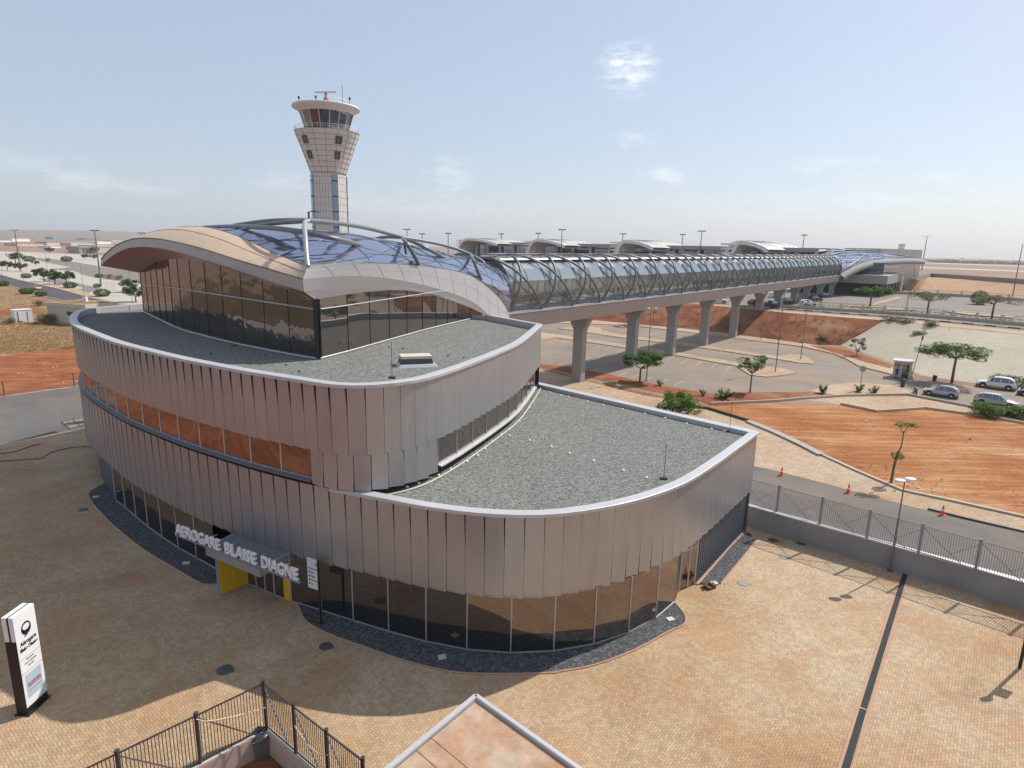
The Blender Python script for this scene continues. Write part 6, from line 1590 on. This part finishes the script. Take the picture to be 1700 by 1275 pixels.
bw = .62; bx0 = g[:2]+sv*.1; bx1 = g[:2]+sv*(.1+bw); bnr = np.array([-sv[1], sv[0]]); bnr = bnr if bnr[1] < 0 else -bnr
m = MB(); m.prism([bx0, bx1, bx1-bnr*.05, bx0-bnr*.05], zb_s, zt_s); bd_ = m.build('sign_board', MAT['white'], ps)
def on_board(u, z, out=.006): q = bx1+(bx0-bx1)*u+bnr*out; return (q[0], q[1], z)
xd_ = (bx0-bx1)/np.linalg.norm(bx0-bx1)
text('\u2191', .26, on_board(.72, zt_s-.34), (*xd_, 0), (0, 0, 1), MAT['black'], bd_, 'arrow', .002, .004)
for i, (a, b) in enumerate((('Gare ferroviaire', 'Train station'), ('Police', 'Police'), ('Parking', 'Car park'), ('Hotel, bureaux', 'Hotel'), ('Bus', 'Bus'))):
    z = zt_s-.52-i*.2; text(a, .082, on_board(.36, z), (*xd_, 0), (0, 0, 1), MAT['black'], bd_, 'lettering', .002, .003); text(b, .05, on_board(.36, z-.06), (*xd_, 0), (0, 0, 1), MAT['concrete_dark'], bd_, 'lettering', .002, 0)
    m = MB(); q = on_board(.2, z+.02); m.box(q, (.08, .012, .08), math.atan2(xd_[1], xd_[0])); m.build('pictogram', MAT['black'], bd_)
# totem at the left
t0_, t1_ = np.array(G2(47, 1188)), np.array(G2(80, 1157)); tdv = (t1_-t0_)/np.linalg.norm(t1_-t0_); tw_ = np.linalg.norm(t1_-t0_); tn_ = np.array([tdv[1], -tdv[0]])
to = thing('information_totem', 'tall white information totem with black base at the left edge of the plaza', 'totem', (*t0_, 0)); TH_ = hat(t0_, 1027)
def tq(u, v): q = t0_+tdv*u-tn_*v; return (q[0], q[1])
m = MB(); m.prism([tq(-.06, -.08), tq(tw_+.06, -.08), tq(tw_+.06, .5), tq(-.06, .5)], 0, .06); m.prism([tq(0, -.0), tq(tw_, 0), tq(tw_, .42), tq(0, .42)], .06, .32); m.build('plinth', MAT['black'], to)
m = MB(); m.prism([tq(0, -.005), tq(tw_, -.005), tq(tw_, .17), tq(0, .17)], .32, TH_); fp_ = m.build('front_panel', MAT['white'], to)
m = MB(); m.prism([tq(0, .25), tq(tw_, .25), tq(tw_, .425), tq(0, .425)], .32, TH_); m.build('rear_panel', MAT['white'], to)
m = MB(); m.prism([tq(.01, .17), tq(tw_-.01, .17), tq(tw_-.01, .25), tq(.01, .25)], .32, TH_-.02); m.prism([tq(-.012, .0), tq(-.001, 0), tq(-.001, .42), tq(-.012, .42)], .3, TH_*.76); m.build('dark_core', MAT['black'], to)
def tb(u, z): q = t0_+tdv*u*tw_+tn_*.012; return (q[0], q[1], z)
td3 = (*tdv, 0)
text('Aérogare', .24, tb(.13, TH_*.685), td3, (0, 0, 1), MAT['black'], fp_, 'lettering', .002, .006, tw_*.76)
text('Blaise Diagne', .2, tb(.10, TH_*.63), td3, (0, 0, 1), MAT['black'], fp_, 'lettering', .002, .006, tw_*.82)
m = MB(); c = np.array(tb(.5, TH_*.83)); U3 = np.array([*tdv, 0]); 
def disc(mb, c, r, a=1., lift=0.):
    n = 20; o = np.array([*tn_, 0])*lift; vs = [tuple(c+o+U3*r*math.cos(2*math.pi*k/n)+np.array([0, 0, a*r*math.sin(2*math.pi*k/n)])) for k in range(n)]; mb.add(vs, [tuple(range(n))])
disc(m, c, .23, 1.15); m.build('emblem', MAT['black'], fp_)
m = MB(); disc(m, c+np.array([0, 0, .06]), .16, .8, .003); m.build('emblem_opening', MAT['white'], fp_)
text('gare', .09, tb(.38, TH_*.755), td3, (0, 0, 1), MAT['black'], fp_, 'lettering', .002, .003)
for z in (.56, .415): m = MB(); m.bar(tb(0, TH_*z), tb(1, TH_*z), .006, .012); m.build('panel_seam', MAT['concrete_dark'], fp_)
for i, (a, u) in enumerate((('Bienvenue', .3), ('Gare et bureaux', .2), ('Accueil', .35))): text(a, .085, tb(u, TH_*(.53-.035*i)), td3, (0, 0, 1), MAT['darkmetal'], fp_, 'lettering', .002, .001)
m = MB(); m.quad(tb(.13, TH_*.155), tb(.87, TH_*.155), tb(.87, TH_*.39), tb(.13, TH_*.39)); scn = m.build('screen', MAT['screen'], fp_)
m = MB(); m.bar(tuple(np.array(tb(.2, TH_*.27))+np.array([*tn_, 0])*.01), tuple(np.array(tb(.8, TH_*.27))+np.array([*tn_, 0])*.01), .008, .05); m.build('red_line', MAT['red'], scn)
text('SALLE D\'ATTENTE', .075, tuple(np.array(tb(.2, TH_*.285))+np.array([*tn_, 0])*.006), td3, (0, 0, 1), MAT['darkmetal'], scn, 'lettering', .002, .002, tw_*.6)
m = MB(); m.bar(tuple(np.array(tb(.2, TH_*.225))+np.array([*tn_, 0])*.01), tuple(np.array(tb(.8, TH_*.225))+np.array([*tn_, 0])*.01), .008, .02); m.build('grey_line', MAT['concrete_dark'], scn)

# ================================================================== SMALL THINGS
def cone(x, y, label):
    g = G(x, y); t = thing('traffic_cone', label, 'traffic cone', g); m = MB(); m.box((g[0], g[1], .025), (.4, .4, .05), .5); m.build('base', MAT['orange'], t)
    m = MB(); m.lathe(g, [(.16, .05), (.035, .74), (.02, .76), (0, .76)], 14); c = m.build('cone_body', MAT['orange'], t); m = MB(); m.lathe(g, [(.118, .33), (.09, .46)], 14); m.build('white_band', MAT['white'], c)
cone(1297, 789.5, 'traffic cone on the road edge, nearest the station corner'); cone(1408, 818.5, 'middle one of three orange traffic cones along the road'); cone(1564, 855, 'rightmost traffic cone on the road near the red-striped kerb')
def cover(x, y, r, label, z=.006, name='manhole_cover', mt='iron'):
    g = G(x, y, z); m = MB(); m.lathe(g, [(r, 0), (r, .012), (r*.9, .016), (0, .016)], 24); m.box((g[0]+r*.95, g[1]-r*.2, .01+z), (.2, .16, .016)); o = m.build(name, MAT[mt]); tag(o, label, 'manhole cover')
cover(373, 1112, .34, 'dark manhole cover at the sunlit tip of the building shadow'); cover(541, 1073, .3, 'manhole cover in the paving just outside the dark gravel bed'); cover(1234, 968, .33, 'manhole cover nearest the corrugated wall', mt='concrete_dark'); cover(1302, 925, .3, 'manhole cover in sunlight near the fence shadow', mt='concrete_dark')
cover(1283, 897, .28, 'manhole cover in the fence shadow close to the concrete wall, left of two'); cover(1330, 902, .28, 'manhole cover in the fence shadow, right of two'); cover(138, 846, .3, 'manhole cover left of the gravel bed end')
for x, y, lb in ((1113, 1028, 'pale access cover in the sunlit right end of the gravel bed'), (734, 1091, 'square access cover in the shaded front of the gravel bed'), (309, 935, 'square access cover in the gravel bed left of the entrance'), (159, 825, 'square access cover at the left tip of the gravel bed'), (1186, 968, 'round pale cover beside the broken bricks')):
    g = G(x, y, .04); m = MB(); m.box((g[0], g[1], .05), (.36, .3, .05), rad(20)); o = m.build('access_cover', MAT['cream']); tag(o, lb, 'access cover')
g = G(1178, 976); m = MB(); rng = random.Random(6); m.box((g[0], g[1], .07), (.55, .4, .14), .5)
for k in range(12): m.box((g[0]+rng.uniform(-.3, .3), g[1]+rng.uniform(-.22, .22), .12+rng.uniform(0, .12)), (.2, .1, .07), rng.uniform(0, 3))
o = m.build('broken_brick_heap', plain('dark_brick', (.12, .07, .05), .9)); tag(o, 'small heap of dark broken bricks near the side door', 'rubble')
for lb, px in (('upper black cable snaking across the shaded paving on the left', [(-40, 757), (0, 752.5), (22, 750), (57, 739), (66, 737)]), ('longer lower black cable snaking to the station wall on the left', [(-40, 772), (0, 765.6), (66, 761), (74, 757), (88, 750), (120.7, 742.6), (153.7, 741.5), (164, 742)])):
    m = MB(); m.tube(catmull([G(x, y, .04) for x, y in px], 5), .03, 5); o = m.build('cable', MAT['cable']); tag(o, lb, 'cable')
for k, (x, y) in enumerate(((118, 705),)):
    q = [G2(102, 700.5), G2(139, 693.5), G2(149, 703), G2(116, 712.5)]; m = MB(); m.sheet(q, .02); o = m.build('service_hatch', MAT['asphalt_dusty']); tag(o, 'square service hatch framed in dark metal in the left road', 'hatch')
    m = MB()
    for a, b in zip(q, q[1:]+q[:1]): m.bar((*a, .03), (*b, .03), .09, .03)
    m.bar((*(np.array(q[0])*.5+np.array(q[1])*.5), .03), (*(np.array(q[2])*.5+np.array(q[3])*.5), .03), .06, .03); m.build('hatch_frame', MAT['darkmetal'], o)
# cabinet beside the station left corner
g = G(147, 700); m = MB(); m.box((g[0], g[1], .9), (.5, .9, 1.8), .3); o = m.build('utility_cabinet', MAT['coping']); tag(o, 'grey utility cabinet against the left end of the station', 'cabinet'); m = MB(); m.box((g[0], g[1]-.02, .8), (.52, .6, 1.2), .3); m.build('door', MAT['darkmetal'], o)
# white cabin, cream substation
def hut(name, label, cat, fl, frt, z, hgt, depth, mt, roofmt, over=.15, par=.25):
    a = np.array(G2(*fl)); b = np.array(G2(*frt)); d = (b-a)/np.linalg.norm(b-a); n = np.array([-d[1], d[0]]); t = thing(name, label, cat, (*a, 0)); w = np.linalg.norm(b-a)
    Q = lambda u, v: tuple(a+d*u+n*v)
    m = MB(); m.prism([Q(0, 0), Q(w, 0), Q(w, depth), Q(0, depth)], 0, hgt); m.build('wall', MAT[mt], t)
    m = MB(); m.prism([Q(-over, -over), Q(w+over, -over), Q(w+over, depth+over), Q(-over, depth+over)], hgt, hgt+par); rf = m.build('roof', MAT[roofmt], t)
    return t, Q, w, hgt
t, Q, w, h_ = hut('white_cabin', 'small white metal cabin among dry shrubs on the waste ground', 'cabin', (26, 536), (56, 534), 0, 2.55, 2.2, 'white', 'white', .06, .1)
m = MB(); m.prism([Q(w*.15, -.03), Q(w*.2, -.03), Q(w*.2, 0), Q(w*.15, 0)], .2, 2.2); m.prism([Q(w*.68, -.03), Q(w*.72, -.03), Q(w*.72, 0), Q(w*.68, 0)], .2, 2.2); m.prism([Q(w*.12, -.05), Q(w*.4, -.05), Q(w*.4, 0), Q(w*.12, 0)], .05, .3); m.build('door_bar', MAT['darkmetal'], t)
t, Q, w, h_ = hut('cream_substation', 'flat-roofed cream block substation with a small barred window', 'building', (82, 536), (146, 541), 0, 3.6, 7., 'cream', 'cream', .3, .75)
m = MB(); m.prism([Q(.0, .0), Q(w, 0), Q(w, 6.6), Q(0, 6.6)], 4.36, 4.37); m.build('roof_deck', MAT['dry'], t)
m = MB(); m.prism([Q(w*.5, -.05), Q(w*.72, -.05), Q(w*.72, .02), Q(w*.5, .02)], 1.9, 2.7); m.build('window', MAT['darkmetal'], t)
m = MB(); m.prism([Q(w*.4, 4.5), Q(w*.5, 4.5), Q(w*.5, 5), Q(w*.4, 5)], 4.3, 5.3); m.build('air_unit', MAT['white'], t)
# distant buildings at left: each its own
def far_block(x0_, x1_, ytop, ybase, label, mt, name='distant_building', depth=20, roof=None, win=0):
    a = np.array(G2(x0_, ybase)); b = np.array(G2(x1_, ybase)); h = max(3., hat(a, ytop)); d = (b-a)/np.linalg.norm(b-a); n = np.array([-d[1], d[0]]); t = thing(name, label, 'building', (*a, 0)); w = np.linalg.norm(b-a); Q = lambda u, v: tuple(a+d*u+n*v)
    m = MB(); m.prism([Q(0, 0), Q(w, 0), Q(w, depth), Q(0, depth)], 0, h*.8); m.build('wall', MAT[mt], t)
    m = MB(); m.prism([Q(-.5, -.5), Q(w+.5, -.5), Q(w+.5, depth+.5), Q(-.5, depth+.5)], h*.8, h); m.build('roof', MAT[roof or mt], t)
    for k in range(win):
        m = MB(); u = w*(.25+.22*k); m.prism([Q(u, -.3), Q(u+w*.12, -.3), Q(u+w*.12, 0), Q(u, 0)], h*.1, h*.7); m.build('window', MAT['blueclad'], t)
MAT['blue_roof'] = plain('faded_blue_roof', (.16, .25, .34), .6); MAT['red_roof'] = plain('terracotta_roof', (.42, .19, .12), .8)
far_block(132, 156, 409, 421, 'grey two-storey block with dark windows beyond the left car park', 'concrete', win=3)
far_block(160, 196, 407, 420, 'long pale cream hall left of the curved brown roof', 'cream', depth=30)
for x0_, x1_, yt, yb, lb, mt, rf in [(88, 140, 393.5, 400, 'long low blue-roofed hangar on the horizon', 'blue_roof', 'blue_roof'), (61, 80, 394.5, 399, 'dark low shed left of the blue-roofed hangar', 'concrete', 'concrete'), (140, 165, 396, 401, 'grey shed right of the blue-roofed hangar', 'concrete', 'darkmetal'), (78, 118, 401.5, 407, 'row of terracotta-roofed sheds below the blue hangar', 'cream', 'red_roof'), (28, 72, 404, 408.5, 'low brown-red building row at left', 'cream', 'red_roof'),
                                (20, 50, 396, 401, 'cluster of pale sheds left under the horizon', 'white', 'cream'), (0, 18, 399, 402, 'small white sheds at the left picture edge', 'white', 'cream'), (162, 185, 401, 405, 'white roofed store near the long cream hall', 'white', 'white'), (84, 101, 409.5, 412, 'tiny bright white shed on the plain', 'white', 'white'), (118, 154, 403, 408, 'pale building row behind the grey block', 'cream', 'cream'), (186, 205, 399, 404, 'dull shed row near the brown roof tip', 'concrete', 'cream')]:
    far_block(x0_, x1_, yt, yb, lb, mt, roof=rf)
# apron equipment right of the tower on the horizon
far_block2 = [(697, 716, 404, 'low distant tan shed on the plain right of the vault'), ]
# rooftop canopy in the near foreground
kz = 3.4; k0 = np.array(G2(790, 1153, kz)); k1 = np.array(G2(640, 1277, kz)); k2 = np.array(G2(965, 1277, kz)); kl = (k1-k0)*2.2; kr = (k2-k0)*2.2
ks = thing('gatehouse', 'flat-roofed gatehouse with rust-stained roof slab and pale metal rim in the near foreground', 'building', (*k0, 0))
q = [k0, k0+kr, k0+kr+kl, k0+kl]; cen = sum(q)/4
m = MB(); m.prism([p*.97+cen*.03 for p in q], .0, kz-.3); m.build('wall', MAT['concrete'], ks)
m = MB(); m.sheet([p*.975+cen*.025 for p in q], kz-.12); sl_ = m.build('roof_slab', MAT['slab'], ks)
m = MB()
for f_ in (.28, .36): a = k0+kl*f_*.9; b = a+kr*.95; m.bar((*a, kz-.116), (*b, kz-.116), .02, .01)
m.build('slab_joint', MAT['bark'], sl_)
m = MB()
for a, b in zip(q, q[1:]+q[:1]): 
    m.bar((*a, kz-.02), (*b, kz-.02), .13, .05); a2, b2 = a*.986+cen*.014, b*.986+cen*.014; m.bar((*a2, kz-.08), (*b2, kz-.08), .05, .14)
m.build('roof_rim', MAT['coping'], ks)
# litter on the soil
rng = random.Random(12)
for i in range(16):
    x, y = [(92, 577), (108, 575), (100, 576), (120, 571), (41, 612), (79, 625), (105, 636), (5, 591), (73, 603), (94, 609), (88, 611), (30, 621), (56, 599), (1524, 811), (1610, 730), (1437, 700)][i]
    g = G(x, y); m = MB(); s_ = rng.uniform(.1, .22); m.ell((g[0], g[1], .05), (s_, s_*.7, .08)); o = m.build('pale_stone' if i < 13 else 'stone', MAT['cream'] if i != 14 else MAT['bark'])
    tag(o, 'pale stone lying on the red soil lot left of the station' if i < 13 else ('white scrap on the sand right of the sapling foot', 'dark stone in the middle of the orange sand lot', 'small pale stone near the drainage channel')[i-13], 'stone', 'pale stones on the red soil' if i < 13 else None)

# ================================================================== SKY, SUN, AIR, CAMERA
SUN_EL, SUN_AZ = rad(46.5), rad(55.4)
w = bpy.data.worlds.new('World'); SC.world = w; w.use_nodes = True; nt = w.node_tree; bg = nt.nodes['Background']
sky = nt.nodes.new('ShaderNodeTexSky'); sky.sky_type = 'NISHITA'; sky.sun_disc = False; sky.sun_elevation = SUN_EL; sky.sun_rotation = SUN_AZ; sky.air_density = 1.0; sky.dust_density = 1.2; sky.ozone_density = 1.5; sky.altitude = 0
bg.inputs['Strength'].default_value = .128
tc = nt.nodes.new('ShaderNodeTexCoord')
def vdir(x, y): d = ray(x, y); return tuple(d/np.linalg.norm(d))
def wn_(scale, det, sx=1, sz=2.5):
    mp = nt.nodes.new('ShaderNodeMapping'); mp.inputs['Scale'].default_value = (1, 1, sz); nt.links.new(tc.outputs['Generated'], mp.inputs['Vector'])
    n = nt.nodes.new('ShaderNodeTexNoise'); n.inputs['Scale'].default_value = scale; n.inputs['Detail'].default_value = det; n.inputs['Roughness'].default_value = .62; nt.links.new(mp.outputs[0], n.inputs['Vector']); return X(nt, n.outputs['Fac'])
nz = wn_(26, 12, 1, 3.2); tot = None
for x, y, rw_, rh, st in [(1043, 112, .052, .045, 1.5), (1048, 234, .045, .022, .5), (1103, 293, .055, .02, .75), (745, 292, .05, .045, .55), (1380, 276, .08, .016, .45), (1445, 318, .08, .025, .4), (1560, 295, .04, .015, .4), (120, 300, .08, .022, .35), (235, 312, .09, .018, .35), (700, 345, .3, .03, .25), (1300, 345, .3, .03, .25), (30, 270, .12, .03, .25), (470, 300, .06, .02, .3), (1650, 330, .12, .03, .25)]:
    d = vdir(x, y); s_ = nt.nodes.new('ShaderNodeVectorMath'); s_.operation = 'SUBTRACT'; nt.links.new(tc.outputs['Generated'], s_.inputs[0]); s_.inputs[1].default_value = d
    m2_ = nt.nodes.new('ShaderNodeVectorMath'); m2_.operation = 'MULTIPLY'; nt.links.new(s_.outputs[0], m2_.inputs[0]); m2_.inputs[1].default_value = (1/rw_, 1/rw_, 1/rh)
    ln = nt.nodes.new('ShaderNodeVectorMath'); ln.operation = 'LENGTH'; nt.links.new(m2_.outputs[0], ln.inputs[0])
    e_ = (X(nt, ln.outputs['Value'])*-1.+1.).clamp(); c_v = (e_*1.5).clamp()*((nz+e_*.18-.50)*4.5).clamp()*(st*.62); tot = c_v if tot is None else tot+c_v
mxr = nt.nodes.new('ShaderNodeMix'); mxr.data_type = 'RGBA'
nt.links.new(tot.clamp().k, mxr.inputs[0]); veil = nt.nodes.new('ShaderNodeMix'); veil.data_type = 'RGBA'; veil.inputs[0].default_value = .58; nt.links.new(sky.outputs[0], veil.inputs[6]); veil.inputs[7].default_value = (3.7, 4.1, 4.9, 1); nt.links.new(veil.outputs[2], mxr.inputs[6]); mxr.inputs[7].default_value = (6.9, 7.1, 7.5, 1)
nt.links.new(mxr.outputs[2], bg.inputs['Color'])
sl = bpy.data.lights.new('sun', 'SUN'); sl.energy = 4.1; sl.angle = rad(.53); sl.color = (1., .945, .87); so_ = bpy.data.objects.new('sun', sl); COL.objects.link(so_)
sd_ = Vector((math.sin(SUN_AZ)*math.cos(SUN_EL), math.cos(SUN_AZ)*math.cos(SUN_EL), math.sin(SUN_EL))); so_.rotation_euler = sd_.to_track_quat('Z', 'Y').to_euler(); so_.location = (60, 40, 80)
# hazy air
m = MB(); m.box((0, 1900, 54), (6900, 5400, 132)); 
M = bpy.data.materials.new('haze_air'); M.use_nodes = True; nt = M.node_tree; nt.nodes.remove(nt.nodes['Principled BSDF']); vp = nt.nodes.new('ShaderNodeVolumePrincipled'); vp.inputs['Density'].default_value = .00014; vp.inputs['Color'].default_value = (.9, .93, 1, 1); vp.inputs['Anisotropy'].default_value = .2
nt.links.new(vp.outputs[0], nt.nodes['Material Output'].inputs['Volume'])
USE_HAZE = True
if USE_HAZE: hz = m.build('haze', M); tag(hz, 'pale dusty haze over the distant ground', 'haze', None, 'stuff')
cam = bpy.data.cameras.new('camera'); cam.sensor_width = 36; cam.lens = F/1700*36; cam.clip_end = 12000; cam.clip_start = .1
co = bpy.data.objects.new('camera', cam); COL.objects.link(co)
mat = Matrix(((rt[0], up[0], -fw[0], 0), (rt[1], up[1], -fw[1], 0), (rt[2], up[2], -fw[2], H), (0, 0, 0, 1))); co.matrix_world = mat; SC.camera = co
SC.view_settings.view_transform = 'Standard'; SC.view_settings.look = 'None'; SC.view_settings.exposure = .25; SC.view_settings.gamma = 1.
SC.cycles.max_bounces = 8; SC.cycles.transparent_max_bounces = 16; SC.cycles.volume_bounces = 0
SC.render.resolution_x = 1024; SC.render.resolution_y = 768
